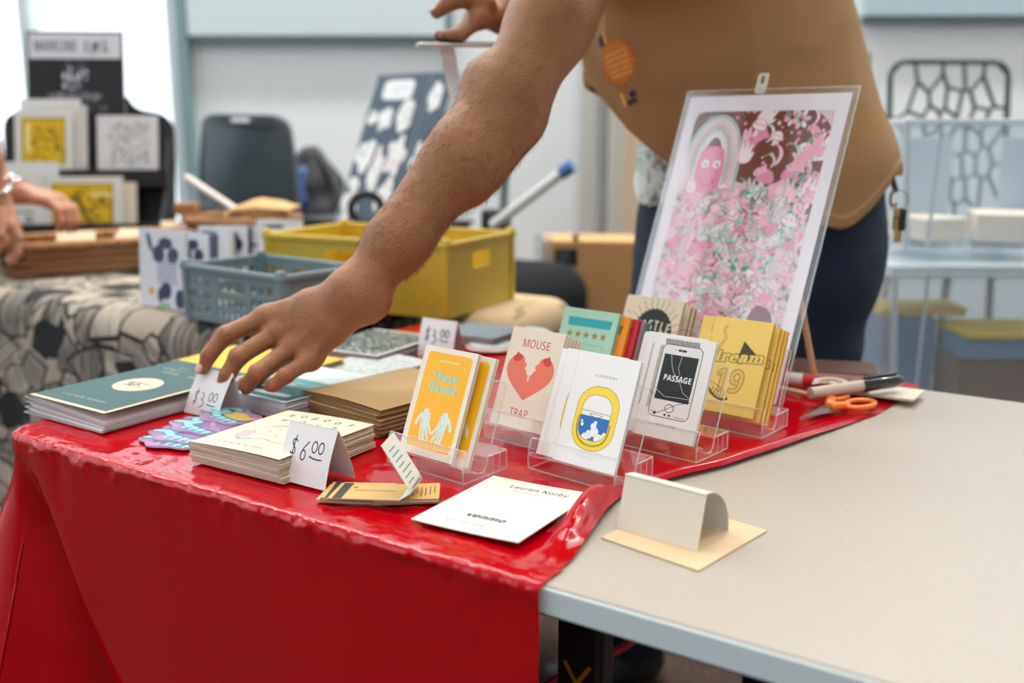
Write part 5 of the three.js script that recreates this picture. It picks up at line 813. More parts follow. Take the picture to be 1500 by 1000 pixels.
  const skinTone = (x, y, z) => { const n = fbm(x * 22, y * 22, z * 22, 3), m = noise(x * 160, y * 160, z * 160), f = Math.max(noise(x * 300, y * 300, z * 300) - 0.62, 0) * 0.9; let red = 0; for (const q of joints) red = Math.max(red, sstep(0.016, 0.004, Math.hypot(x - q.x, y - q.y, z - q.z) - 0.004)); for (const q of heads) red = Math.max(red, 0.6 * sstep(0.026, 0.006, Math.hypot(x - q.x, y - q.y, z - q.z))); const b = 1 + 0.16 * n + 0.05 * m - f; return [b * (1 + 0.02 * red), b * (1 - 0.05 * n - 0.14 * red), b * (1 - 0.06 * n - 0.16 * red)]; };
  const gArm = surface(leftArm, V(-0.44, 0.76, -1.42), V(0.22, 1.45, -1.02), 0.0029, { slack: 1.25 });
  // ---- the rest of the body: head, neck, torso, right arm, legs
  const S = V(0.215, 1.365, -1.48), hipC = V(0.43, 0.95, -1.69), l = V(0.53, 0, 0.85), f = V(-0.85, 0, 0.53), add = (p, a, b = 0, c = 0) => p.clone().addScaledVector(l, a).addScaledVector(f, b).add(V(0, c, 0));
  const belly = W3(1086, 130, 1.64), chest = W3(1030, -30, 1.58), Rs = V(0.30, 1.345, -1.66), Re = V(0.20, 1.285, -1.82), Rw = V(-0.005, 1.245, -1.60), head = V(0.06, 1.60, -1.42), neck = V(0.175, 1.45, -1.47);
  const hl = add(hipC, 0.09), hr = add(hipC, -0.09), kl = V(0.49, 0.50, -1.645), kr = V(0.245, 0.50, -1.73), al = V(0.54, 0.09, -1.71), ar = V(0.24, 0.09, -1.81);
  const rest = limb([[add(hipC, 0.08), add(hipC, -0.08), 0.115, 0.115], [add(hipC, 0.05, 0.01, 0.06), belly, 0.115, 0.125], [belly, chest, 0.13, 0.125], [chest, S, 0.12, 0.09], [add(chest, 0.07), add(chest, -0.07), 0.11, 0.11], [Ls, S, 0.06, 0.08], [S, Rs, 0.08, 0.06], [S, neck, 0.07, 0.055], [neck, head, 0.055, 0.06],
    [Rs, Re, 0.055, 0.042], [Re, Rw, 0.042, 0.029], [hl, kl, 0.085, 0.055], [kl, al, 0.055, 0.036], [hr, kr, 0.085, 0.055], [kr, ar, 0.055, 0.036]], 0.05);
  const gaze = V(-0.62, -0.60, 0.35).normalize(), hx = V(-0.45, 0, -0.9).normalize(), hu = gaze.clone().cross(hx).multiplyScalar(-1).normalize(); if (hu.y < 0) hu.negate();
  const H = (a, b, c) => head.clone().addScaledVector(hx, a).addScaledVector(hu, b).addScaledVector(gaze, c);
  const skull = limb([[H(0, 0.03, -0.015), H(0, 0.045, 0.03), 0.085, 0.078], [H(0, -0.02, 0.05), H(0, -0.075, 0.062), 0.055, 0.035], [H(-0.03, 0, 0.05), H(0.03, 0, 0.05), 0.05, 0.05], [H(0, 0.012, 0.092), H(0, -0.022, 0.112), 0.010, 0.013], [H(-0.018, -0.052, 0.092), H(0.018, -0.052, 0.092), 0.008, 0.008], [H(-0.03, 0.032, 0.082), H(0.03, 0.032, 0.082), 0.014, 0.014], [H(-0.083, 0.012, -0.01), H(-0.086, -0.02, -0.002), 0.014, 0.010], [H(0.083, 0.012, -0.01), H(0.086, -0.02, -0.002), 0.014, 0.010]], 0.018);
  const sockets = limb([[H(-0.032, 0.012, 0.098), H(-0.031, 0.012, 0.098), 0.012, 0.012], [H(0.032, 0.012, 0.098), H(0.031, 0.012, 0.098), 0.012, 0.012]], 0.002);
  // right hand holding the phone: fingers under it, thumb on top
  const K = (dx, dy, dz) => V(-0.075 + dx, 1.232 + dy, -1.552 + dz);
  const rPalm = [[Rw, K(0.020, 0.006, -0.02), 0.028, 0.014], [Rw, K(0.028, 0.000, 0.016), 0.028, 0.014], [K(0.02, 0.004, -0.02), K(0.026, -0.002, 0.018), 0.014, 0.013]];
  const rHand = handSdf(rPalm, [[[K(0.024, 0.006, -0.024), 0.0115], [K(-0.012, -0.022, -0.026), 0.0098], [K(-0.030, -0.024, -0.018), 0.0082]], [[K(0.024, 0.002, -0.006), 0.0115], [K(-0.012, -0.026, -0.006), 0.0100], [K(-0.034, -0.025, 0.0), 0.0084]], [[K(0.026, 0.0, 0.008), 0.0110], [K(-0.006, -0.027, 0.012), 0.0096], [K(-0.026, -0.026, 0.016), 0.0080]], [[K(0.03, -0.002, 0.02), 0.0100], [K(0.002, -0.026, 0.028), 0.0086], [K(-0.014, -0.026, 0.032), 0.0072]], [[K(0.038, 0.020, 0.012), 0.0150], [K(0.004, 0.026, 0.020), 0.0130], [K(-0.020, 0.018, 0.022), 0.0115], [K(-0.036, 0.006, 0.020), 0.0090]]]);
  const rightArm = (x, y, z) => smin(rHand(x, y, z), rest(x, y, z), 0.02);
  const bodySdf = (x, y, z) => { let d = rest(x, y, z); d = smin(d, skull(x, y, z), 0.03); return Math.max(d, -sockets(x, y, z)); };
  const cutBody = (x, y, z) => bodySdf(x, y, z);
  const gBody = surface(cutBody, V(-0.16, 0.02, -2.12), V(0.82, 1.80, -1.22), 0.008, { slack: 1.4 });
  const gRight = surface(rightArm, V(-0.16, 1.12, -1.75), V(0.09, 1.34, -1.48), 0.0032, { slack: 1.3 });
  const body = mergeGeometries([gArm, gBody, gRight].map((g) => tint(g, skinTone))); body.translate(-O.x, 0, -O.z);
  const skin = mesh('body', body, skinMat([0.31, 0.128, 0.050]), person);
  const nm = phys([0.62, 0.36, 0.27], 0.3, { clearcoat: 0.2 }), off = V(O.x, 0, O.z);
  nail(0, J.i3, J.i2, V(-0.55, 0.35, 0.7), 0.0078, 'fingernail', nm, skin, off); nail(0, J.p3, J.p2, V(-0.25, 0.85, 0.35), 0.0068, 'fingernail', nm, skin, off); nail(0, J.m3, J.m2, V(-0.6, -0.1, 0.6), 0.0076, 'fingernail', nm, skin, off); nail(0, K(-0.036, 0.006, 0.020), K(-0.02, 0.018, 0.022), V(-0.1, 1, 0.2), 0.009, 'fingernail', nm, skin, off);
  for (const s of [-1, 1]) mesh('eye', new THREE.SphereGeometry(0.0125, 16, 12).translate(...H(0.032 * s, 0.012, 0.086).sub(off).toArray()), std([0.7, 0.68, 0.66], 0.2), skin);
  { // head hair
    const cap = limb([[H(0, 0.05, -0.03), H(0, 0.06, 0.02), 0.092, 0.082], [H(0, -0.01, -0.06), H(0, 0.02, -0.05), 0.06, 0.08]], 0.03);
    const g = surface((x, y, z) => Math.max(cap(x, y, z) - 0.003 * noise(x * 90, y * 90, z * 90), -((x - head.x) * (hu.x * 0.8 - gaze.x * 0.6) + (y - head.y) * (hu.y * 0.8 - gaze.y * 0.6) + (z - head.z) * (hu.z * 0.8 - gaze.z * 0.6)) - 0.0), V(-0.1, 1.45, -1.62), V(0.24, 1.78, -1.26), 0.005); g.translate(-O.x, 0, -O.z); mesh('hair', g, std([0.05, 0.03, 0.02], 0.6), person);
  }
  { // fine hair on the forearm: a mass nobody could count
    const p = gArm.attributes.position, n = gArm.attributes.normal, out = [], dirA = Wr.clone().sub(El).normalize(); let tries = 0;
    while (out.length < 3200 && tries++ < 60000) { const i = (rnd() * p.count) | 0, q = V(p.getX(i), p.getY(i), p.getZ(i)), t = q.clone().sub(El).dot(dirA) / El.distanceTo(Wr); if (t < -0.15 || t > 0.97 || rnd() > 0.25 + 0.75 * sstep(-0.15, 0.25, t) * sstep(1, 0.75, t)) continue; const nn = V(n.getX(i), n.getY(i), n.getZ(i)); const d = dirA.clone().addScaledVector(nn, rr(0.25, 0.7)).add(V(rr(-0.35, 0.35), rr(-0.5, 0.1), rr(-0.35, 0.35))).normalize(), L = rr(0.006, 0.014), a = q.clone().addScaledVector(nn, -0.0004), b = a.clone().addScaledVector(d, L * 0.55), c = b.clone().addScaledVector(d.clone().addScaledVector(nn, -0.35).normalize(), L * 0.5); out.push([a, b, c, nn]); }
    const pos = [], idx = [], R0 = 0.00013; for (const [a, b, c] of out) { const d = c.clone().sub(a).normalize(), s = d.clone().cross(V(0.3, 0.7, 0.5)).normalize(), u = d.clone().cross(s), o = pos.length / 3; for (const [q, r] of [[a, R0], [b, R0 * 0.8]]) for (let k = 0; k < 3; k++) { const A = k * 2.0944, w = q.clone().addScaledVector(s, Math.cos(A) * r).addScaledVector(u, Math.sin(A) * r); pos.push(w.x - O.x, w.y, w.z - O.z); } pos.push(c.x - O.x, c.y, c.z - O.z); for (let k = 0; k < 3; k++) { const j = (k + 1) % 3; idx.push(o + k, o + j, o + 3 + j, o + k, o + 3 + j, o + 3 + k, o + 3 + k, o + 3 + j, o + 6); } }
    const g = new THREE.BufferGeometry(); g.setAttribute('position', new THREE.Float32BufferAttribute(pos, 3)); g.setIndex(idx); g.computeVertexNormals(); const h = mesh('arm_hair', g, std([0.10, 0.06, 0.035], 0.55), person); h.userData.kind = 'stuff';
  }
  // ---- clothes
  const hem = W3(1110, 236, 1.65), midT = W3(1056, 100, 1.645), up = W3(1032, 0, 1.61);
  const shirtB = [[add(hem, 0.06, 0, -0.1), add(hem, 0.06), 0.138, 0.150], [add(hem, -0.07, 0, -0.1), add(hem, -0.07), 0.134, 0.145], [add(hem, 0.06), add(midT, 0.055), 0.150, 0.160], [add(hem, -0.07), add(midT, -0.065), 0.145, 0.154], [add(midT, 0.055), add(up, 0.055), 0.162, 0.156], [add(midT, -0.065), add(up, -0.065), 0.156, 0.150], [up, mid(up, S, 0.75), 0.152, 0.120], [S, Ls, 0.105, 0.082], [S, Rs, 0.10, 0.080], [Ls, mid(Ls, El, 0.32), 0.076, 0.074], [Rs, mid(Rs, Re, 0.6), 0.074, 0.068], [add(hem, 0.02, 0.04, 0.01), add(midT, 0.0, 0.055, 0), 0.140, 0.150]];
  const shirtF = limb(shirtB, 0.06), axis = midT.clone().sub(hem).normalize(), hemN = V(0, 1, 0).addScaledVector(l, 0.55).addScaledVector(f, -0.26).normalize(), hemP = W3(1082, 192, 1.65), neckN = neck.clone().sub(S).normalize(), neckP = mid(S, neck, 0.62);
  const folds = (x, y, z) => { const a = (x - hem.x) * axis.x + (y - hem.y) * axis.y + (z - hem.z) * axis.z, b = (x - hem.x) * l.x + (z - hem.z) * l.z; return 0.0045 * Math.sin(24 * a + 34 * b + 3 * noise(x * 6, y * 6, z * 6)) * sstep(-0.1, 0.5, noise(x * 3 + 7, y * 3, z * 3)) + 0.010 * Math.sin(b * 26 + a * 14 + 1.5 * noise(x * 5, y * 5, z * 5)) * noise(x * 4 + 3, y * 4, z * 4) + 0.007 * fbm(x * 9, y * 8, z * 9, 3) + 0.006 * Math.max(0, ridged(b * 5 + a * 3, a * 4 - b * 2, 3, 2)) + 0.004 * Math.sin(Math.atan2((z - hem.z), (x - hem.x)) * 7) * sstep(0.12, 0, a); };
  const sleeveEnd = (x, y, z) => { const dl = El.clone().sub(Ls).normalize(), q = mid(Ls, El, 0.31); const t = (x - q.x) * dl.x + (y - q.y) * dl.y + (z - q.z) * dl.z, r2 = (x - q.x) ** 2 + (y - q.y) ** 2 + (z - q.z) ** 2; return t > -0.02 && r2 - t * t < 0.0081 && t < 0.12 ? t : -1; };
  const dr = Re.clone().sub(Rs).normalize(), rq = mid(Rs, Re, 0.58);
  const shirt = (x, y, z) => { const d0 = shirtF(x, y, z) - folds(x, y, z), px = x - hemP.x, pz = z - hemP.z, h = y - hemP.y - 0.26 * (px * f.x + pz * f.z) + 0.13 * (px * l.x + pz * l.z) + 0.115 * sstep(0.03, 0.18, pz) * sstep(0.24, 0.10, px), n = (x - neckP.x) * neckN.x + (y - neckP.y) * neckN.y + (z - neckP.z) * neckN.z; const hemRoll = 0.0030 * sstep(0.021, 0.018, h); let d = Math.max(d0 - hemRoll, -(d0 + 0.010)); d = Math.max(d, -h, n, sleeveEnd(x, y, z)); const rt = (x - rq.x) * dr.x + (y - rq.y) * dr.y + (z - rq.z) * dr.z; if (Math.hypot(x - rq.x, y - rq.y, z - rq.z) < 0.12) d = Math.max(d, rt); return d; };
  const cloth = (c, b = 0.0004, r = 0.85) => std(c, r, { bumpMap: rep(weave, 9), bumpScale: b });
  const gS = surface(shirt, V(-0.06, 0.84, -2.04), V(0.78, 1.52, -1.16), 0.0042, { slack: 2.6, largest: true }); gS.translate(-O.x, 0, -O.z);
  const shirtMesh = mesh('shirt', gS, std([0.40, 0.225, 0.09], 0.85, { bumpMap: rep(weave, 9), bumpScale: 0.0004 }), person);
  const under = limb([[add(hipC, 0.05, 0.03, 0.24), add(hipC, 0.06, 0.03, -0.01), 0.125, 0.138], [add(hipC, -0.06, 0.05, 0.24), add(hipC, -0.075, 0.05, -0.01), 0.125, 0.142]], 0.05);
  const upat = tex(256, 256, (g, w, h) => { g.fillStyle = '#d5dcd6'; g.fillRect(0, 0, w, h); for (let i = 0; i < 160; i++) { g.strokeStyle = ['#8aa39a', '#a9bab2', '#70877f'][i % 3]; g.lineWidth = rr(2, 6); g.beginPath(); const x = rnd() * w, y = rnd() * h; g.moveTo(x, y); g.quadraticCurveTo(x + rr(-20, 20), y + rr(-30, 30), x + rr(-30, 30), y + rr(-40, 40)); g.stroke(); } }, true);
  const uN = V(0, 1, 0).addScaledVector(f, 0.5).normalize(), uP = W3(952, 296, 1.67);
  const gU = surface((x, y, z) => { const d = under(x, y, z) - 0.004 * Math.sin(Math.atan2(z - hipC.z, x - hipC.x) * 11); return Math.max(d, -(d + 0.006), y - 1.19, -((x - uP.x) * uN.x + (y - uP.y) * uN.y + (z - uP.z) * uN.z)); }, V(0.1, 0.8, -2.02), V(0.80, 1.22, -1.42), 0.005, { slack: 1.8 }); gU.translate(-O.x, 0, -O.z); mesh('undershirt', gU, print(upat, 0.85), person);
  const jeansB = limb([[add(hipC, 0.075, 0, 0.02), add(hl, 0.005, 0, -0.08), 0.125, 0.112], [add(hipC, -0.08, 0.05, 0.02), add(hr, 0, 0.055, -0.08), 0.122, 0.110], [add(hl, 0.005, 0, -0.06), kl, 0.112, 0.074], [add(hr, 0, 0.055, -0.06), kr, 0.108, 0.078], [kl, al, 0.074, 0.064], [kr, ar, 0.074, 0.064]], 0.04);
  const gJ = surface((x, y, z) => { const d = jeansB(x, y, z) - 0.004 * fbm(x * 9, y * 16, z * 9, 3) - 0.003 * Math.max(0, ridged(x * 5, y * 9, z * 5)) * sstep(0.95, 0.75, y); return Math.max(d, -(d + 0.010), y - 1.0); }, V(0.05, 0.06, -2.04), V(0.80, 1.02, -1.40), 0.006, { slack: 1.8, largest: true }); gJ.translate(-O.x, 0, -O.z);
  const denim = dataTex(256, (x, y, i, j) => 0.5 + 0.25 * (((i + j) & 3) < 2 ? 1 : -1) + 0.25 * hash3(i, j, 3)); mesh('jeans', gJ, std([0.011, 0.024, 0.055], 0.8, { bumpMap: rep(denim, 10), bumpScale: 0.0004 }), person);
  for (const [a, dirF] of [[al, -0.4], [ar, -0.2]]) { const toe = a.clone().add(V(-0.17, -0.05, 0.08 + dirF * 0.05)), g = surface(limb([[V(a.x + 0.03, 0.035, a.z - 0.01), V(toe.x, 0.035, toe.z), 0.036, 0.032], [V(a.x, 0.06, a.z), V(a.x, 0.10, a.z), 0.042, 0.045]], 0.04), V(a.x - 0.28, 0.001, a.z - 0.14), V(a.x + 0.12, 0.16, a.z + 0.2), 0.006); g.translate(-O.x, 0, -O.z); mesh('shoe', g, std([0.03, 0.03, 0.035], 0.6), person); }
  { // chest print: an orange burst with dark lettering blocks
    const lp = (fill) => { fill.clearRect(0, 0, 512, 768); const p = []; for (let i = 0; i < 44; i++) { const a = i / 44 * 6.283, r = i % 2 ? 150 : 225; p.push([256 + Math.cos(a) * r * 0.95, 360 + Math.sin(a) * r * 1.05]); } poly(fill, p, '#c9741f'); for (let i = 0; i < 5; i++) { fill.fillStyle = '#dca254'; for (let j = 0; j < 7; j++) fill.fillRect(140 + j * 34 + rr(-4, 4), 250 + i * 48 + j * 5, 24, 22); } fill.fillStyle = '#3a2440'; fill.fillRect(120, 70, 60, 90); fill.fillRect(250, 630, 60, 50); fill.fillRect(200, 690, 90, 40); fill.fillStyle = '#e0a54e'; fill.fillRect(190, 40, 30, 120); fill.fillRect(150, 600, 40, 120); };
    const t = new THREE.CanvasTexture(canvas(512, 768, lp)); t.colorSpace = THREE.SRGBColorSpace;
    const dm = new THREE.MeshStandardMaterial({ map: t, transparent: true, alphaTest: 0.5, roughness: 0.8, side: THREE.DoubleSide, polygonOffset: true, polygonOffsetFactor: -1 });
    person.updateMatrixWorld(true); const c = W3(876, 95, 1.46), look = new THREE.Object3D(); look.position.copy(c); look.lookAt(c.clone().add(V(-0.55, -0.05, 0.83)));
    const dg = new DecalGeometry(shirtMesh, c, new THREE.Euler(look.rotation.x, look.rotation.y, look.rotation.z + 0.35), V(0.105, 0.130, 0.24)); dg.translate(-O.x, 0, -O.z); if (dg.attributes.position.count) mesh('chest_print', dg, dm, shirtMesh);
  }
  // phone in the right hand and the keys on the belt loop
  const ph = thing('phone', 'thin dark phone in a white folding case held in the right hand', 'phone', W3(668, 66, 1.56), R(8)); ph.rotation.x = R(4);
  mesh('phone_body', rbox(0.118, 0.007, 0.072, 0.003, 0, 0, 0), std([0.62, 0.63, 0.65], 0.25, { metalness: 0.7 }), ph); mesh('screen', rbox(0.110, 0.0015, 0.066, 0.0006, 0.002, 0.0036, 0), phys([0.01, 0.01, 0.012], 0.08), ph); mesh('case_flap', slab(4, 10, (s, q) => V(lerp(-0.026, -0.004, s) + q * 0.014, -0.004 - q * 0.075, 0.02 - 0.01 * Math.sin(q * 3)), 0.001, V(0, 0, -1)), std([0.75, 0.76, 0.8], 0.5), ph);
  const kp = W3(1310, 262, 1.50), key = thing('key_ring', 'key ring with a black fob and brass keys hanging at the hip', 'keys', kp), brass = std([0.55, 0.38, 0.14], 0.35, { metalness: 0.8 }), dark = std([0.015, 0.015, 0.017], 0.4);
  mesh('strap', tube([V(-0.02, 0.03, -0.012), V(-0.008, 0.012, -0.002), V(0.004, -0.018, 0)], 0.0042, 16, 8), dark, key); mesh('ring', new THREE.TorusGeometry(0.013, 0.0013, 8, 32).translate(0.010, -0.030, 0), std([0.5, 0.5, 0.5], 0.25, { metalness: 0.95 }), key);
  mesh('clasp', tube([V(0.002, -0.012, 0.001), V(-0.004, -0.026, 0.002), V(-0.001, -0.040, 0.002), V(0.006, -0.036, 0.002)], 0.0022, 20, 8), std([0.35, 0.22, 0.16], 0.3, { metalness: 0.8 }), key);
  mesh('fob', rbox(0.019, 0.034, 0.009, 0.004, 0.012, -0.060, 0.002, 3), dark, key);
  for (const [x, z, r] of [[0.004, 0.008, 0.05], [0.014, 0.0, -0.06]]) { const ks = rrect(0.009, 0.012, 0.004); mesh('key', merge(extrude(ks, 0.0018).rotateZ(r).translate(x, -0.050, z), rbox(0.0055, 0.036, 0.0016, 0.0004).rotateZ(r).translate(x + 0.001, -0.076, z + 0.0009)), brass, key); }
}
// ---------------------------------------------------------------- the stall on the left: baskets, rack, crates
const CL = T2.y + 0.001;           // top of the patterned cloth
const on2 = (px, py) => onPlane(px, py, CL);
const wickerDark = std([0.20, 0.085, 0.03], 0.65);
const wicker = std([0.46, 0.21, 0.07], 0.6, { bumpMap: rep(fineNoise, 3), bumpScale: 0.0008 });
function basket(label, pos, yaw, w, d, h) {
  const t = thing('wicker_basket', label, 'basket', pos, yaw, 'low wicker baskets on the patterned cloth'), ringAt = (y, grow, wob, ph) => { const pts = [], n = 84; for (let i = 0; i < n; i++) { const a = i / n * 2 * PI, c = Math.cos(a), s = Math.sin(a), q = 4, k = (Math.abs(c) ** q + Math.abs(s) ** q) ** (-1 / q); const o = wob * ((i + ph) % 2 ? 1 : -1); pts.push(V((w / 2 + grow + o) * c * k, y, (d / 2 + grow + o) * s * k)); } return pts; };
  const rows = Math.round(h / 0.0085), g = []; for (let i = 0; i < rows; i++) g.push(tube(ringAt(0.006 + i * h / rows, i / rows * 0.02, 0.0022, i), 0.0044, 168, 5, true));
  mesh('woven_wall', merge(g.filter((_, i) => i % 2)), wicker, t); mesh('woven_wall', merge(g.filter((_, i) => !(i % 2))), wickerDark, t); mesh('rim', tube(ringAt(h + 0.002, 0.022, 0.0015, 0), 0.0085, 168, 8, true), wicker, t);
  mesh('base', rbox(w - 0.01, 0.008, d - 0.01, 0.004, 0, 0.005, 0), wicker, t); return t;
}
const card = (name, label, cat, pos, yaw, ln, W, H, tk, mat, edge, group) => { const t = thing(name, label, cat, pos, 0, group); t.rotation.set(-ln, yaw, 0, 'YXZ'); mesh('front_cover', slab(4, 6, (s, q) => V(lerp(-W / 2, W / 2, s), lerp(0, H, q), tk), 0.0005, V(0, 0, -1)), mat, t); mesh('pages', box(W - 0.003, H - 0.002, tk - 0.0012, 0, H / 2, tk / 2), edge, t); mesh('back_cover', box(W, H, 0.0005, 0, H / 2, 0.0004), edge, t); return t; };
{
  const b1 = W3(140, 354, 2.37); basket('long low wicker basket nearest the hands, holding cream cards', V(b1.x, CL, b1.z), R(34), 0.40, 0.19, 0.07);
  const b2 = W3(356, 322, 2.62); basket('second wicker basket behind the grey crate, topped with kraft paper', V(b2.x, CL, b2.z), R(-10), 0.23, 0.16, 0.095);
  const cream = std([0.78, 0.62, 0.42], 0.7);
  [[108, 338, 2.38, 0.085, 0.05, 0.3, 'cream card pile in the long basket beside the fingers'], [178, 333, 2.42, 0.06, 0.055, -0.2, 'cream tent card in the middle of the long basket'], [252, 308, 2.55, 0.045, 0.065, 0.5, 'leaning cream card where the two baskets meet']].forEach(([px, py, z, w, h, tw, label]) => { const p = W3(px, py, z), t = thing('cream_card', label, 'card', V(p.x, CL + 0.045, p.z), tw, 'cream cards in the baskets'); t.rotation.set(-0.9, tw, 0, 'YXZ'); mesh('card_stack', merge(...[0, 1, 2, 3].map((i) => rbox(w, h, 0.0018, 0.0006, 0.002 * (i % 2), h / 2, i * 0.0032))), cream, t); });
  const wb = W3(274, 304, 2.58); tag(mesh('wooden_block', rbox(0.055, 0.03, 0.04, 0.004), wicker.clone()), 'small pale wooden block on the basket edge', 'block').position.set(wb.x, CL + 0.125, wb.z);
  const kp = W3(378, 314, 2.62), k = thing('kraft_envelope', 'heap of crumpled kraft envelopes on the second basket', 'envelope', V(kp.x + 0.01, CL + 0.107, kp.z + 0.03), R(-5)); mesh('envelopes', merge(...[0, 1, 2].map((i) => slab(10, 8, (s, q) => V(lerp(-0.08, 0.08, s) + i * 0.01, i * 0.008 + 0.006 + 0.022 * Math.sin(s * 3) * Math.sin(q * 3) + 0.006 * fbm(s * 5, q * 5, i), lerp(0.05, -0.05, q)), 0.001))), std([0.66, 0.38, 0.16], 0.75), k);
  // slanting clear panel with a white edge beside the baskets
  const a = W3(272, 258, 2.72), b = W3(362, 318, 2.56), c = thing('clear_panel', 'slanted clear plastic panel with a thick white edge behind the baskets', 'plastic panel', a.clone()); const d = b.clone().sub(a);
  mesh('white_edge', beam(V(0, 0, 0), d, 0.018, 0.012), std([0.72, 0.66, 0.62], 0.45), c); mesh('panel', sheet(1, 1, (s, q) => d.clone().multiplyScalar(s).add(V(-0.01 * q, -(1 - q) * Math.max(0.01, (a.y + d.y * s - CL - 0.12)), -0.01))), phys([0.8, 0.9, 0.97], 0.06, { transmission: 0.85, thickness: 0 }), c);
  mesh('prop', beam(V(0, 0, -0.012), V(0, CL - a.y, -0.02), 0.012, 0.008), phys([0.8, 0.9, 0.97], 0.1, { transmission: 0.7, thickness: 0 }), c);
}
{ // black display rack with its zines and sign
  const p = W3(131, 362, 2.80), yaw = R(4), base = V(p.x, CL, p.z), r = thing('display_rack', 'black two-tier display rack holding yellow and white zines', 'display rack', base, yaw), blk = std([0.012, 0.013, 0.016], 0.55);
  const s = new THREE.Shape(); s.moveTo(-0.235, 0); s.lineTo(-0.235, 0.33); s.quadraticCurveTo(-0.235, 0.375, -0.19, 0.378); s.quadraticCurveTo(-0.14, 0.38, -0.13, 0.42); s.lineTo(0.11, 0.42); s.quadraticCurveTo(0.12, 0.385, 0.17, 0.38); s.quadraticCurveTo(0.232, 0.375, 0.235, 0.32); s.lineTo(0.235, 0); s.closePath();
  mesh('back_panel', extrude(s, 0.008, 0.001).rotateX(-0.18).translate(0, 0, -0.03), blk, r);
  mesh('shelf', rbox(0.45, 0.008, 0.075, 0.002, 0, 0.205, -0.025), blk, r); mesh('shelf', rbox(0.46, 0.008, 0.10, 0.002, 0, 0.05, 0.045), blk, r); mesh('front_lip', rbox(0.45, 0.045, 0.006, 0.002, 0, 0.19, 0.014), blk, r); mesh('front_lip', rbox(0.46, 0.03, 0.006, 0.002, 0, 0.06, 0.096), blk, r);
  for (const x of [-0.228, 0.228]) mesh('side_panel', extrude(shapeOf([[0.10, 0], [0.10, 0.07], [0.02, 0.16], [0.016, 0.22], [-0.04, 0.3], [-0.06, 0]]), 0.006).rotateY(-PI / 2).translate(x + 0.003, 0, 0), blk, r);
  const Lw = (x, y, z) => V(x, y, z).applyAxisAngle(V(0, 1, 0), yaw).add(base);
  const yellow = (k) => tex(256, 270, (g, w, h) => { g.fillStyle = '#dfe0de'; g.fillRect(0, 0, w, h); g.fillStyle = '#d9b400'; g.fillRect(30, 34, w - 60, h - 60); g.strokeStyle = '#3d3205'; g.lineWidth = 4; g.strokeRect(36, 40, w - 72, h - 72); g.lineWidth = 5; for (let i = 0; i < 16; i++) { g.beginPath(); const x = rr(70, 200), y = rr(80, 220); g.moveTo(x, y); g.quadraticCurveTo(x + rr(-40, 40), y + rr(-50, 50), x + rr(-50, 50), y + rr(-30, 60)); g.stroke(); } if (k) { g.lineWidth = 12; g.strokeStyle = '#57480c'; g.beginPath(); g.moveTo(70, 230); g.quadraticCurveTo(90, 40, 120, 130); g.quadraticCurveTo(130, 200, 150, 230); g.stroke(); } g.fillStyle = '#efe3a0'; if (k) g.fillRect(150, 84, 70, 18); else g.fillRect(48, 60, 20, 130); });
  const bw = tex(256, 256, (g, w, h) => { g.fillStyle = '#dcdee2'; g.fillRect(0, 0, w, h); for (let i = 0; i < 240; i++) { const c = rr(20, 120) | 0; g.strokeStyle = `rgba(${c},${c + 8},${c + 10},.8)`; g.lineWidth = rr(1, 4); const x = rr(50, 215), y = rr(30, 240); g.beginPath(); g.moveTo(x, y); g.lineTo(x + rr(-16, 16), y + rr(-22, 22)); g.stroke(); } });
  const lines = tex(256, 200, (g, w, h) => { g.fillStyle = '#dfe3e4'; g.fillRect(0, 0, w, h); g.fillStyle = '#87969c'; g.fillRect(30, 40, 180, 16); g.fillRect(30, 100, 150, 10); g.fillRect(30, 130, 170, 10); g.fillRect(150, 150, 40, 24); });
  const wh = std([0.74, 0.75, 0.75], 0.7), ivory = PAPER.ivory, G = 'zines in the black display rack';
  const zy = 0.215, lower = 0.056;
  card('zine', 'yellow printed zine with a white border, upper tier of the rack', 'zine', Lw(-0.105, zy, -0.008), yaw, 0.2, 0.155, 0.165, 0.004, print(yellow(0), 0.5), wh, G);
  card('zine', 'white zine right behind the yellow one, its plastic cover glinting', 'zine', Lw(-0.072, zy, -0.022), yaw, 0.2, 0.16, 0.178, 0.005, phys([0.72, 0.72, 0.72], 0.15, { clearcoat: 1, clearcoatRoughness: 0.1 }), wh, G);
  card('zine', 'tallest white zine at the back of the upper tier', 'zine', Lw(-0.095, zy, -0.034), yaw, 0.2, 0.165, 0.196, 0.005, wh, wh, G);
  card('zine', 'white zine with a dense black drawing, right side of the upper tier', 'zine', Lw(0.122, zy, -0.010), yaw, 0.2, 0.165, 0.150, 0.005, print(bw, 0.5), wh, G);
  card('zine', 'yellow landscape zine in the lower tier, right of the hand', 'zine', Lw(0.012, lower, 0.066), yaw, 0.2, 0.215, 0.145, 0.005, print(yellow(1), 0.5), wh, G);
  card('zine', 'white zine shifted right behind the yellow landscape one', 'zine', Lw(0.052, lower, 0.052), yaw, 0.2, 0.20, 0.128, 0.006, ivory, wh, G);
  card('zine', 'white zine with grey text lines, left in the lower tier', 'zine', Lw(-0.138, lower, 0.050), yaw, 0.2, 0.16, 0.185, 0.005, print(lines, 0.6), wh, G);
  card('zine', 'white text zine at the left, nearer the hands, lower tier', 'zine', Lw(-0.153, lower, 0.066), yaw, 0.2, 0.13, 0.150, 0.005, print(lines, 0.6), wh, G);
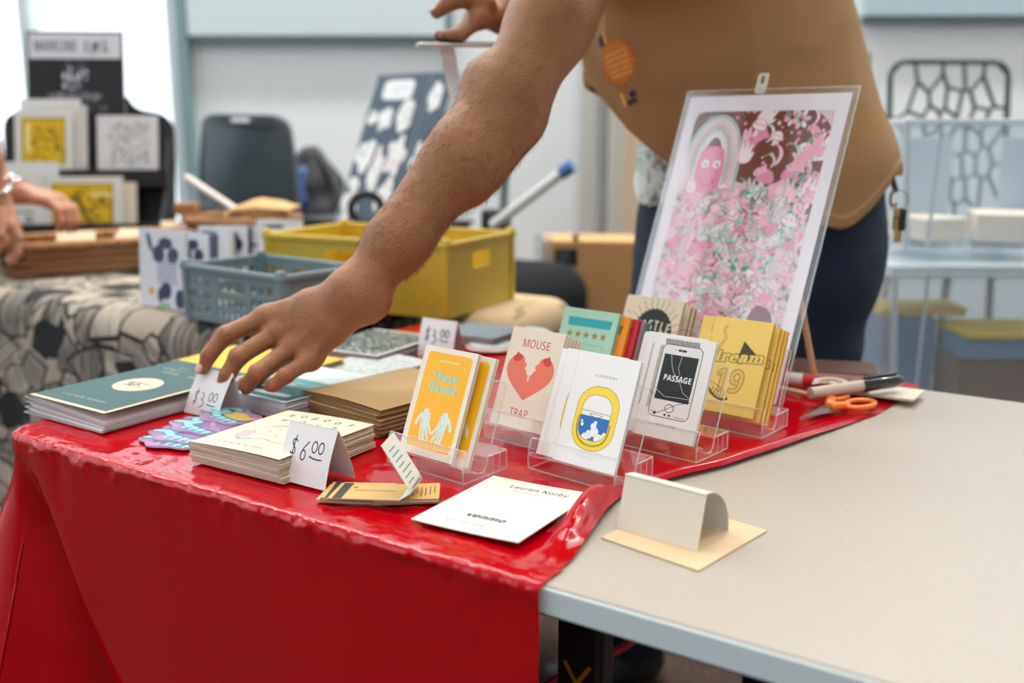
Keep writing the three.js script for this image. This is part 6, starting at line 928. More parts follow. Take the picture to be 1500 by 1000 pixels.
  const sg = tex(512, 620, (g, w, h) => { g.fillStyle = '#191a1e'; g.fillRect(0, 0, w, h); g.fillStyle = '#dcdce6'; g.fillRect(12, 10, w - 24, 112); txt(g, 'MADELINE', 150, 66, 66, { fill: '#3b3d50', style: 'bold', sx: 0.68 }); scribble(g, 400, 66, 170, 52, '#3b3d50', 11); for (let i = 0; i < 90; i++) { g.fillStyle = rnd() < 0.5 ? '#cfd1de' : '#3a3c48'; g.beginPath(); g.arc(rr(190, 320), rr(136, 260), rr(3, 12), 0, 7); g.fill(); } scribble(g, w / 2, 290, 280, 30, '#9a98a8', 8); scribble(g, w / 2, 344, 330, 26, '#5a5863', 8); });
  const st = thing('sign', 'black sign with a white lettered band standing at the top of the rack', 'sign', Lw(-0.026, 0.214, -0.046), 0); st.rotation.set(-0.17, yaw, 0, 'YXZ');
  mesh('sign_face', slab(1, 1, (s2, q) => V(lerp(-0.132, 0.132, s2), lerp(0, 0.385, q), 0.002), 0.0006, V(0, 0, -1)), print(sg, 0.4), st); mesh('backing', rbox(0.266, 0.387, 0.003, 0.001, 0, 0.193, -0.0004), std([0.6, 0.65, 0.7], 0.3), st);
}
{ // standing zine packs in front of the baskets
  const navy = (k) => tex(256, 350, (g, w, h) => { g.fillStyle = '#dcdde6'; g.fillRect(0, 0, w, h); g.fillStyle = '#1d2450'; const B = (x, y, a, b) => { g.beginPath(); g.ellipse(x, y, a, b, rr(-0.4, 0.4), 0, 7); g.fill(); }; if (k) { g.fillRect(30, 30, 120, 20); for (let i = 0; i < 7; i++) g.fillRect(30, 70 + i * 34, rr(60, 190), 16); } else { for (const [x, y, a, b] of [[150, 60, 40, 26], [110, 110, 34, 40], [190, 110, 30, 36], [150, 270, 30, 40], [120, 290, 18, 34], [226, 300, 26, 44], [60, 60, 12, 44]]) B(x, y, a, b); g.fillStyle = '#5a6190'; for (let i = 0; i < 9; i++) g.fillRect(96 + rr(0, 8), 130 + i * 13, 110, 5); g.fillStyle = '#e0a81d'; g.beginPath(); g.arc(66, 280, 17, 0, 7); g.fill(); g.fillStyle = '#7dbb6a'; g.fillRect(110, 326, 60, 20); } });
  const wh = std([0.7, 0.7, 0.72], 0.6), p = on2(213, 445), q = on2(276, 456), yaw = yawOf(p, q), W = p.distanceTo(q) * 1.05;
  const front = card('zine_pack', 'white zine pack with navy drawings and a yellow dot, beside the grey crate', 'zine', mid(p, q), yaw, 0.06, W, 0.145, 0.008, print(navy(0), 0.3), wh, 'navy and white zine packs');
  const q2 = mid(p, q).add(V(0.045, 0, -0.055)); card('zine_pack', 'second navy zine pack standing behind the dotted one', 'zine', q2, yaw - R(4), 0.05, W * 0.95, 0.135, 0.02, print(navy(0), 0.3), std([0.12, 0.13, 0.2], 0.5), 'navy and white zine packs');
  const a = W3(318, 380, 2.10); [[0, 0, 'first from the left in the row behind the grey crate'], [0.034, -0.01, 'second in the row behind the grey crate'], [0.066, -0.014, 'third in the row behind the grey crate']].forEach(([dx, dz, l], i) => card('zine_pack', 'navy printed zine pack, ' + l, 'zine', V(a.x + dx, CL, a.z + dz), R(-24), 0.08, 0.085, 0.125, 0.014, print(navy(1 - (i & 1)), 0.3), i === 1 ? std([0.05, 0.05, 0.06], 0.5) : wh, 'navy and white zine packs'));
  const b = W3(412, 372, 2.2); card('zine_pack', 'white and navy zine pack at the corner of the yellow crate', 'zine', V(b.x, CL, b.z), R(-4), 0.06, 0.10, 0.13, 0.012, print(navy(1), 0.3), wh, 'navy and white zine packs');
}
function crate(label, corner, yaw, w, d, h, mat, hole) {   // corner: front right bottom corner
  const t = thing('folding_crate', label, 'crate', corner, yaw), th = 0.004, S = (L) => { const s = shapeOf([[0, 0], [L, 0], [L, h], [0, h]]), H = (x, y, a, b) => s.holes.push(new THREE.Path([[x, y], [x + a, y], [x + a, y + b], [x, y + b]].map((p) => new THREE.Vector2(...p)))); const c = L * 0.36, e = (L - c) / 2;
    H(e + 0.012, h * 0.62, c - 0.024, h * 0.22); const n = Math.round((e - 0.03) / 0.018); if (!hole) for (let k = 0; k < 3; k++) for (let i = 0; i < n; i++) for (const o of [0.016, L - e + 0.006]) H(o + i * (e - 0.022) / n, h * (0.14 + k * 0.26), (e - 0.022) / n - 0.006, h * 0.16);
    const m = Math.round(c / 0.02); if (!hole) for (let k = 0; k < 2; k++) for (let i = 0; i < m; i++) H(e + 0.008 + i * (c - 0.016) / m, h * (0.12 + k * 0.22), (c - 0.016) / m - 0.005, h * 0.13); return extrude(s, th); };
  mesh('wall', S(w).translate(-w, 0, -th), mat, t); mesh('wall', S(w).translate(-w, 0, -d), mat, t); mesh('wall', S(d).rotateY(PI / 2).translate(-th, 0, 0), mat, t); mesh('wall', S(d).rotateY(PI / 2).translate(-w, 0, 0), mat, t);
  const rimB = [rbox(w + 0.012, 0.011, 0.010, 0.003, -w / 2, h, 0), rbox(w + 0.012, 0.011, 0.010, 0.003, -w / 2, h, -d), rbox(0.010, 0.011, d + 0.012, 0.003, 0, h, -d / 2), rbox(0.010, 0.011, d + 0.012, 0.003, -w, h, -d / 2)]; mesh('rim', merge(rimB), mat, t);
  for (const x of [0, -w]) for (const z of [0, -d]) mesh('corner_post', rbox(0.016, h + 0.012, 0.016, 0.004, x + (x ? 0.004 : -0.004), h / 2 + 0.006, z + (z ? 0.004 : -0.004)), mat, t);
  mesh('floor_panel', rbox(w - 0.004, 0.005, d - 0.004, 0.001, -w / 2, 0.004, -d / 2), mat, t); return t;
}
{
  const g = on2(415, 492); crate('small grey folding crate with slotted walls, in front of the yellow one', g, R(-38), 0.262, 0.17, 0.092, std([0.17, 0.23, 0.25], 0.5));
  crate('yellow folding crate behind the reaching forearm', on2(656, 468), R(-27), 0.40, 0.25, 0.128, std([0.60, 0.41, 0.03], 0.45), true);
}
// ---------------------------------------------------------------- the back table: sticker board, ring, wheeled stand
{
  const y3 = T3.y + 0.001, bl = W3(492, 324, 2.86), yaw = R(-42), ln = R(23), W = 0.40, H = 0.53, ex = V(Math.cos(yaw), 0, -Math.sin(yaw));
  const cs = thing('storage_case', 'low black storage case under the navy sticker board', 'case', V(bl.x + 0.13, y3, bl.z - 0.10), R(-42)), t = thing('sticker_board', 'navy sticker display board with white outlines leaning on the back table', 'display board', bl.clone().addScaledVector(ex, W / 2 * 0.84)); t.rotation.set(-ln, yaw, 0, 'YXZ'); t.scale.setScalar(0.84);
  mesh('case_body', rbox(0.46, bl.y - y3 - 0.012, 0.26, 0.01, 0, (bl.y - y3 - 0.012) / 2, 0), std([0.014, 0.015, 0.017], 0.6), cs); mesh('case_lid', rbox(0.47, 0.012, 0.27, 0.004, 0, bl.y - y3 - 0.006, 0), std([0.02, 0.021, 0.024], 0.5), cs);
  mesh('board', rbox(W, H, 0.012, 0.004, 0, H / 2, 0), std([0.45, 0.5, 0.54], 0.5), t); const navy = std([0.035, 0.065, 0.10], 0.5), rows = [[0.012, 0.30], [0.312, 0.215]];
  for (const [y0, hh] of rows) for (const [x0, ww] of [[-0.188, 0.26], [0.080, 0.108]]) mesh('panel', rbox(ww, hh, 0.004, 0.001, x0 + ww / 2, y0 + hh / 2, 0.0075), navy, t);
  const art = tex(512, 680, (g, w, h) => { g.fillStyle = '#dfe2e2'; g.fillRect(0, 0, w, h); for (let i = 0; i < 700; i++) { g.strokeStyle = ['#9db2b6', '#e2a7a4', '#b9c6c4', '#c9b493', '#7f949c'][i % 5]; g.lineWidth = rr(2, 7); const x = rnd() * w, y = rnd() * h; g.beginPath(); g.moveTo(x, y); g.lineTo(x + rr(-24, 24), y + rr(-24, 24)); g.stroke(); } });
  const am = print(art, 0.4), lab = print(tex(256, 140, (g, w, h) => { g.fillStyle = '#e2e4e6'; g.fillRect(0, 0, w, h); scribble(g, w / 2, h / 2 - 14, 150, 26, '#a9bccb', 5); scribble(g, w / 2, h / 2 + 18, 110, 22, '#b4c4d0', 4); }), 0.5);
  const stickers = [[-0.06, 0.47, 0.15, 0.07, 0], [-0.15, 0.37, 0.05, 0.05, 1], [-0.085, 0.365, 0.07, 0.08, 2], [0.01, 0.38, 0.075, 0.12, 3], [-0.135, 0.235, 0.09, 0.11, 1], [-0.06, 0.18, 0.06, 0.16, 2], [0.02, 0.235, 0.085, 0.13, 3], [-0.15, 0.135, 0.05, 0.05, 0], [-0.14, 0.06, 0.085, 0.11, 2], [0.02, 0.09, 0.08, 0.13, 1], [0.13, 0.44, 0.06, 0.10, 3], [0.13, 0.22, 0.06, 0.12, 2]];
  const words = ['label sticker at the top', 'small square sticker, upper left', 'flower-like sticker, upper row', 'tall hand-like sticker, upper row', 'round face sticker, middle row', 'long narrow sticker, middle row', 'pinkish sticker, middle right', 'little sticker at the left edge', 'leaning tall sticker at the bottom left', 'round pale sticker at the bottom right', 'sticker in the upper right panel', 'sticker in the lower right panel'];
  t.updateMatrixWorld(true);
  stickers.forEach(([x, y, w, h, k], i) => { const n = 28, pts = [...Array(n)].map((_, j) => { const a = j / n * 6.283, r = i ? 1 + 0.16 * Math.cos(a * (2 + k) + i) + 0.08 * Math.cos(a * 5 + i * 2) : (Math.abs(Math.cos(a)) ** 6 + Math.abs(Math.sin(a)) ** 6) ** (-1 / 6); return new THREE.Vector2(Math.cos(a) * w / 2 * r, Math.sin(a) * h / 2 * r); }); const g = new THREE.ExtrudeGeometry(new THREE.Shape(pts), { depth: 0.0015, bevelEnabled: false }); const q = g.attributes.position, uv = g.attributes.uv; for (let j = 0; j < q.count; j++) i ? uv.setXY(j, 0.1 + (i % 4) * 0.2 + q.getX(j) * 1.6, 0.2 + (i % 3) * 0.28 + q.getY(j) * 1.2) : uv.setXY(j, q.getX(j) / w + 0.5, q.getY(j) / h + 0.5);
    const m = tag(mesh('sticker', g, i ? am : lab), 'white ' + words[i] + ' of the navy board', 'sticker', 'stickers on the navy board'); t.localToWorld(m.position.set(x, y, 0.0098)); m.rotation.copy(t.rotation); m.scale.setScalar(0.84); });
  const rp = W3(537, 322, 2.66), ring = thing('tape_roll', 'black ring-shaped roll standing before the sticker board', 'roll', V(rp.x, bl.y + 0.051, rp.z), R(12)); mesh('outer_ring', new THREE.TorusGeometry(0.040, 0.011, 12, 40), std([0.012, 0.012, 0.014], 0.4), ring); mesh('hub', new THREE.CylinderGeometry(0.03, 0.03, 0.012, 30, 1, true).rotateX(PI / 2), std([0.12, 0.16, 0.2], 0.5), ring);
  const foot = onPlane(738, 402, y3), zf = -foot.z, s = thing('wheeled_stand', 'black wheeled stand with a slanted white tube on the black cloth', 'stand', foot, R(-20)), blk = std([0.012, 0.012, 0.014], 0.4), rub = std([0.02, 0.02, 0.022], 0.7), chrome = std([0.55, 0.56, 0.58], 0.25, { metalness: 0.9 });
  mesh('base_block', merge(rbox(0.09, 0.05, 0.07, 0.01, -0.075, 0.055, -0.02), rbox(0.055, 0.13, 0.05, 0.008, -0.035, 0.10, -0.02)), blk, s); mesh('post', beam(V(-0.012, 0.06, -0.02), V(0.0, 0.34, -0.02), 0.022, 0.018), std([0.13, 0.18, 0.19], 0.4), s); mesh('column', beam(V(-0.006, 0.03, -0.018), V(-0.004, 0.14, -0.018), 0.03, 0.026), blk, s);
  for (const [x, z, r] of [[0.0, 0.018, 0.024], [-0.062, 0.026, 0.024]]) { const wl = mesh('wheel', new THREE.TorusGeometry(r - 0.006, 0.0075, 10, 28).translate(x, r + 0.002, z), rub, s); mesh('wheel_hub', new THREE.CylinderGeometry(0.011, 0.011, 0.018, 18).rotateX(PI / 2).translate(x, r + 0.002, z), chrome, wl); mesh('wheel_fork', rbox(0.012, 0.03, 0.03, 0.003, x, r + 0.02, z - 0.018), blk, wl); }
  const wa = W3(722, 330, zf).sub(foot).applyAxisAngle(V(0, 1, 0), R(20)), wb = W3(822, 254, zf - 0.08).sub(foot).applyAxisAngle(V(0, 1, 0), R(20)), wc = W3(838, 242, zf - 0.09).sub(foot).applyAxisAngle(V(0, 1, 0), R(20));
  mesh('tube', bar(wa, wb, 0.0135, 20), phys([0.72, 0.75, 0.78], 0.25), s); mesh('tube_end', bar(wb, wc, 0.017, 20), phys([0.06, 0.16, 0.42], 0.3), s); mesh('clamp', rbox(0.05, 0.04, 0.035, 0.006, wa.x + 0.012, wa.y + 0.006, wa.z - 0.012), blk, s);
}
// ---------------------------------------------------------------- chairs, bag, box at the back
{
  const shell = std([0.055, 0.075, 0.085], 0.32), blk = std([0.015, 0.016, 0.018], 0.5), p = W3(362, 300, 3.55), c = thing('office_chair', 'dark grey office chair with a smooth curved back behind the stall', 'chair', V(p.x, 0, p.z), R(-8));
  const top = W3(362, 166, 3.55).y; const bs = new THREE.Shape(); bs.moveTo(-0.17, 0.56); bs.quadraticCurveTo(-0.19, 0.8, -0.145, top - 0.03); bs.quadraticCurveTo(-0.13, top, -0.09, top); bs.lineTo(0.11, top - 0.005); bs.quadraticCurveTo(0.165, top - 0.01, 0.175, top - 0.06); bs.quadraticCurveTo(0.21, 0.8, 0.185, 0.56); bs.closePath(); const slot = rrect(0.075, 0.014, 0.006, THREE.Path); bs.holes.push(new THREE.Path(slot.getPoints(5).map((q) => q.add(new THREE.Vector2(0.0, top - 0.022)))));
  const bg = extrude(bs, 0.03, 0.006, 14); { const q = bg.attributes.position; for (let i = 0; i < q.count; i++) q.setZ(i, q.getZ(i) - 0.9 * q.getX(i) ** 2 - 0.12 * (q.getY(i) - 0.75) ** 2 + 0.02); bg.computeVertexNormals(); }
  mesh('backrest', toCreasedNormals(bg, 0.7), shell, c); mesh('seat', rbox(0.46, 0.06, 0.44, 0.03, 0, 0.49, 0.2, 4), blk, c);
  for (const s of [-1, 1]) mesh('armrest', merge(tube([V(s * 0.22, 0.5, 0.14), V(s * 0.26, 0.6, 0.12), V(s * 0.26, 0.7, 0.14)], 0.014, 16, 8), rbox(0.06, 0.028, 0.24, 0.012, s * 0.26, 0.715, 0.16)), blk, c);
  mesh('gas_column', bar(V(0, 0.08, 0.2), V(0, 0.47, 0.2), 0.025, 16), blk, c); for (let i = 0; i < 5; i++) { const a = i * 1.2566; const lg = mesh('leg', beam(V(0, 0.10, 0.2), V(Math.cos(a) * 0.27, 0.07, 0.2 + Math.sin(a) * 0.27), 0.035, 0.025), blk, c); mesh('caster', new THREE.CylinderGeometry(0.028, 0.028, 0.03, 16).rotateX(PI / 2).translate(Math.cos(a) * 0.27, 0.03, 0.2 + Math.sin(a) * 0.27), blk, lg); }
  const bp = W3(470, 300, 3.9), b = thing('backpack', 'black backpack with a blue panel slumped beside the office chair', 'backpack', V(bp.x, 0.46, bp.z), R(-15)); 
  const bgeo = surface(limb([[V(0, 0.16, 0), V(-0.02, 0.36, -0.02), 0.125, 0.105], [V(0.05, 0.14, 0.04), V(0.06, 0.28, 0.05), 0.10, 0.07], [V(-0.02, 0.40, -0.02), V(-0.045, 0.49, -0.02), 0.085, 0.06]], 0.06), V(-0.22, 0, -0.2), V(0.24, 0.62, 0.22), 0.012); mesh('bag_body', bgeo, std([0.012, 0.013, 0.016], 0.7), b);
  mesh('front_panel', surface(limb([[V(-0.04, 0.34, 0.06), V(-0.045, 0.44, 0.045), 0.05, 0.035]], 0.03), V(-0.14, 0.25, -0.02), V(0.06, 0.52, 0.14), 0.008), std([0.03, 0.07, 0.22], 0.6), b); mesh('strap', tube([V(-0.03, 0.54, -0.02), V(0.06, 0.46, 0.04), V(0.13, 0.34, 0.09), V(0.15, 0.18, 0.1)], 0.014, 24, 8), std([0.02, 0.022, 0.025], 0.6), b);
  const stl = thing('stool', 'plain dark stool carrying the black backpack', 'stool', V(bp.x, 0, bp.z), 0); mesh('seat', new THREE.CylinderGeometry(0.19, 0.18, 0.035, 32).translate(0, 0.44, 0), blk, stl); for (let i = 0; i < 4; i++) { const a = i * PI / 2 + 0.78; mesh('leg', bar(V(Math.cos(a) * 0.17, 0, Math.sin(a) * 0.17), V(Math.cos(a) * 0.12, 0.43, Math.sin(a) * 0.12), 0.012, 10), blk, stl); }
}
{
  const z = 3.05, p = W3(868, 420, z), top = W3(868, 348, z).y, w = 0.30, kraft = std([0.58, 0.32, 0.13], 0.8, { bumpMap: rep(fineNoise, 3), bumpScale: 0.0004 }), b = thing('cardboard_box', 'tall cardboard box with a small black label behind the black table', 'box', V(p.x, 0, p.z), R(-6));
  mesh('box_body', rbox(w, top, 0.22, 0.004, 0, top / 2, 0), kraft, b); mesh('flap', slab(2, 2, (s, q) => V(lerp(-w / 2, w / 2, s), top + 0.012 * q, 0.11 - 0.09 * q), 0.004), kraft, b);
  const lb = tex(128, 90, (g, w2, h) => { g.fillStyle = '#14161a'; g.fillRect(0, 0, w2, h); g.fillStyle = '#76787f'; for (let i = 0; i < 4; i++) g.fillRect(16, 18 + i * 16, rr(40, 90), 6); }); const lp = W3(830, 377, z - 0.11).sub(V(p.x, 0, p.z)); mesh('label', rbox(0.068, 0.05, 0.002, 0.0005, lp.x + 0.01, lp.y, 0.1115), print(lb, 0.5), b);
  mesh('clip', rbox(0.018, 0.02, 0.012, 0.004, -0.05, top + 0.012, 0.105), std([0.1, 0.08, 0.07], 0.4), b);
  const pl = thing('plastic_sheet', 'strip of clear plastic hanging at the left edge of the cardboard box', 'plastic sheet', V(p.x - w / 2 - 0.012, 0, p.z + 0.125), R(-6)); mesh('sheet', sheet(4, 12, (s, q) => V(lerp(-0.022, 0.03, s), lerp(top + 0.02, top - 0.32, q), 0.004 * Math.sin(q * 9 + s * 3))), phys([0.85, 0.9, 0.95], 0.12, { transmission: 0.6, thickness: 0 }), pl);
}
// ---------------------------------------------------------------- right: perforated chair and the clear bins
{
  const z = 2.9, p = W3(1388, 200, z), tp = W3(1388, 86, z).y, w = (1478 - 1297) / FOC * z, c = thing('perforated_chair', 'teal grey chair with a branch-patterned cut-out back behind the clear bins', 'chair', V(p.x, 0, p.z), R(4)), m = std([0.04, 0.085, 0.095], 0.45), h = 0.52, y0 = tp - h;
  const s = rrect(w, h, 0.06), holes = []; let tries = 0;
  const cells = [...Array(46)].map(() => [rr(-w / 2 + 0.03, w / 2 - 0.03), rr(-h / 2 + 0.03, h / 2 - 0.03)]); for (let it = 0; it < 12; it++) { for (const a of cells) for (const b of cells) if (a !== b) { const dx = a[0] - b[0], dy = (a[1] - b[1]) * 0.6, d = Math.hypot(dx, dy); if (d < 0.05) { const k = (0.05 - d) * 0.3 / (d + 1e-6); a[0] = clamp(a[0] + dx * k, -w / 2 + 0.03, w / 2 - 0.03); a[1] = clamp(a[1] + dy * k, -h / 2 + 0.035, h / 2 - 0.035); } } }
  for (const a of cells) { let poly2 = [[-w / 2 + 0.014, -h / 2 + 0.014], [w / 2 - 0.014, -h / 2 + 0.014], [w / 2 - 0.014, h / 2 - 0.014], [-w / 2 + 0.014, h / 2 - 0.014]]; const cut = (nx, ny, d) => { const out = []; for (let i = 0; i < poly2.length; i++) { const A = poly2[i], B = poly2[(i + 1) % poly2.length], da = A[0] * nx + A[1] * ny - d, db = B[0] * nx + B[1] * ny - d; if (da <= 0) out.push(A); if (da * db < 0) { const t = da / (da - db); out.push([lerp(A[0], B[0], t), lerp(A[1], B[1], t)]); } } poly2 = out; };
    for (const b of cells) if (a !== b) { const nx = b[0] - a[0], ny = (b[1] - a[1]) * 0.36, l = Math.hypot(nx, ny); cut(nx / l, ny / l, ((a[0] + b[0]) / 2 * nx + (a[1] + b[1]) / 2 * ny) / l - 0.0042); }
    for (const [sx, sy] of [[1, 1], [1, -1], [-1, 1], [-1, -1]]) cut(sx * 0.7071, sy * 0.7071, (w / 2 + h / 2 - 0.055) * 0.7071); if (poly2.length < 3) continue; let ar = 0; poly2.forEach((A, i) => { const B = poly2[(i + 1) % poly2.length]; ar += A[0] * B[1] - B[0] * A[1]; }); if (Math.abs(ar) / 2 < 1.2e-4) continue; s.holes.push(new THREE.Path(poly2.map((q) => new THREE.Vector2(...q)))); }
  const g = extrude(s, 0.012, 0.002).rotateX(-0.12).translate(0, y0 + h / 2, 0); mesh('backrest', g, m, c);
  mesh('seat', rbox(w + 0.03, 0.03, 0.38, 0.014, 0, y0 - 0.01, 0.2, 3), m, c); for (const x of [-1, 1]) for (const zz of [0.03, 0.36]) mesh('leg', bar(V(x * (w / 2 + 0.02), 0, zz + (zz > 0.1 ? 0.03 : -0.03)), V(x * (w / 2 - 0.03), y0 - 0.02, zz), 0.011, 10), std([0.35, 0.36, 0.37], 0.3, { metalness: 0.8 }), c);
}
{
  const z = 2.02, x0 = W3(1312, 300, z).x, w = 0.46, d = 0.32, clear = phys([0.86, 0.92, 0.96], 0.14, { transmission: 0.82, thickness: 0, ior: 1.45 }), rimM = phys([0.80, 0.86, 0.90], 0.25, { transmission: 0.45, thickness: 0 });
  const yMid = W3(1400, 378, z).y, yTop = W3(1400, 178, z).y, cx = x0 + w / 2 + 0.01, cz = -z - d / 2, G = 'stacked clear storage bins';
  const bin = (label, y, h, lid) => { const t = thing('storage_bin', label, 'storage bin', V(cx, y, cz), 0, G), s = 0.03; const wall = (a, b, cc, dd) => sheet(2, 2, (q, r) => a.clone().lerp(b, q).lerp(cc.clone().lerp(dd, q), r));
    const B = (x, zz, k) => V(x * (w / 2 - (k ? 0 : s)), k ? h : 0.003, zz * (d / 2 - (k ? 0 : s)));
    mesh('wall', wall(B(-1, 1, 0), B(1, 1, 0), B(-1, 1, 1), B(1, 1, 1)), clear, t); mesh('wall', wall(B(1, -1, 0), B(-1, -1, 0), B(1, -1, 1), B(-1, -1, 1)), clear, t); mesh('wall', wall(B(-1, -1, 0), B(-1, 1, 0), B(-1, -1, 1), B(-1, 1, 1)), clear, t); mesh('wall', wall(B(1, 1, 0), B(1, -1, 0), B(1, 1, 1), B(1, -1, 1)), clear, t); mesh('floor_panel', box(w - 2 * s, 0.003, d - 2 * s, 0, 0.003, 0), clear, t);
    const r = []; for (const [a, b] of [[[-1, 1], [1, 1]], [[1, 1], [1, -1]], [[1, -1], [-1, -1]], [[-1, -1], [-1, 1]]]) r.push(beam(V(a[0] * w / 2, h, a[1] * d / 2), V(b[0] * w / 2, h, b[1] * d / 2), 0.014, 0.012)); mesh('rim', merge(r), rimM, t);
    const cp = []; for (const x of [-1, 1]) for (const zz of [-1, 1]) cp.push(bar(B(x, zz, 0), B(x, zz, 1), 0.007, 8)); for (const x of [-0.34, 0.36]) cp.push(bar(V(x * w, 0.01, d / 2 - s + 0.001), V(x * w * 1.03, h, d / 2), 0.004, 8)); for (const k of cp) mesh('corner_rib', k, rimM, t);
    if (lid) mesh('lid', rbox(w + 0.016, 0.016, d + 0.016, 0.006, 0, h + 0.014, 0), rimM, t); return t; };
  const hU = yTop - yMid - 0.012, yL = yMid - 0.335; bin('upper clear storage bin with cream papers inside', yMid + 0.012, hU, false); bin('lower clear storage bin with yellow folders inside', yL, 0.30, true);
  const inside = (name, label, cat, g, m, x, y, zz, ry) => { const t = tag(mesh(name, g, m), label, cat); t.position.set(cx + x, y, cz + zz); t.rotation.y = ry; return t; };
  const yu = yMid + 0.024, blue = std([0.16, 0.27, 0.42], 0.7), yel = std([0.86, 0.60, 0.02], 0.6), cream = std([0.82, 0.70, 0.58], 0.7);
  inside('paper_stack', 'cream paper stack standing in the left of the upper bin', 'paper', rbox(0.10, 0.05, 0.15, 0.006, 0, 0.025, 0), cream, -0.11, yu, 0.0, 0.2); inside('paper_stack', 'cream paper stack in the middle of the upper bin', 'paper', rbox(0.12, 0.06, 0.16, 0.006, 0, 0.03, 0), cream, 0.045, yu, 0.02, -0.3); inside('divider_sheet', 'pale blue divider sheet standing in the upper bin', 'divider', rbox(0.16, hU - 0.05, 0.003, 0.001, 0, hU / 2 - 0.02, 0), std([0.55, 0.66, 0.76], 0.5), -0.11, yu, -0.08, 0.05); inside('divider_sheet', 'second blue divider sheet, right part of the upper bin', 'divider', rbox(0.14, hU - 0.05, 0.003, 0.001, 0, hU / 2 - 0.02, 0), std([0.55, 0.66, 0.76], 0.5), 0.14, yu, -0.06, 0.0);
  inside('book_block', 'brown carton at the front of the lower bin', 'box', rbox(0.24, 0.10, 0.12, 0.004, 0, 0.05, 0), std([0.20, 0.11, 0.06], 0.7), 0.06, yL + 0.012, 0.05, 0); inside('book_block', 'blue carton under the yellow folder in the lower bin', 'box', rbox(0.23, 0.045, 0.14, 0.003, 0, 0.0225, 0), blue, 0.06, yL + 0.113, 0.05, 0); inside('yellow_folder', 'bright yellow folder on top in the lower bin', 'folder', rbox(0.25, 0.012, 0.17, 0.003, 0, 0.006, 0), yel, 0.07, yL + 0.160, 0.045, 0);
  inside('book_block', 'blue and brown book pile at the left in the lower bin', 'books', rbox(0.12, 0.17, 0.12, 0.004, 0, 0.085, 0), blue, -0.13, yL + 0.012, -0.05, 0); inside('yellow_folder', 'pale orange folder lying on the left book pile', 'folder', rbox(0.19, 0.02, 0.12, 0.004, 0, 0.01, 0), std([0.86, 0.55, 0.15], 0.6), -0.095, yL + 0.184, -0.06, 0);
  simpleTableAt(cx, cz, yL);
  function simpleTableAt(x, zz, h) { const t = thing('bench', 'low bench under the stacked clear bins', 'bench', V(x, 0, zz)), wd = std([0.3, 0.24, 0.19], 0.6); mesh('bench_top', rbox(0.6, 0.03, 0.4, 0.006, 0, h - 0.016, 0), wd, t); for (const a of [-1, 1]) for (const b of [-1, 1]) mesh('leg', rbox(0.035, h - 0.03, 0.035, 0.005, a * 0.26, (h - 0.03) / 2, b * 0.16), wd, t); }
}
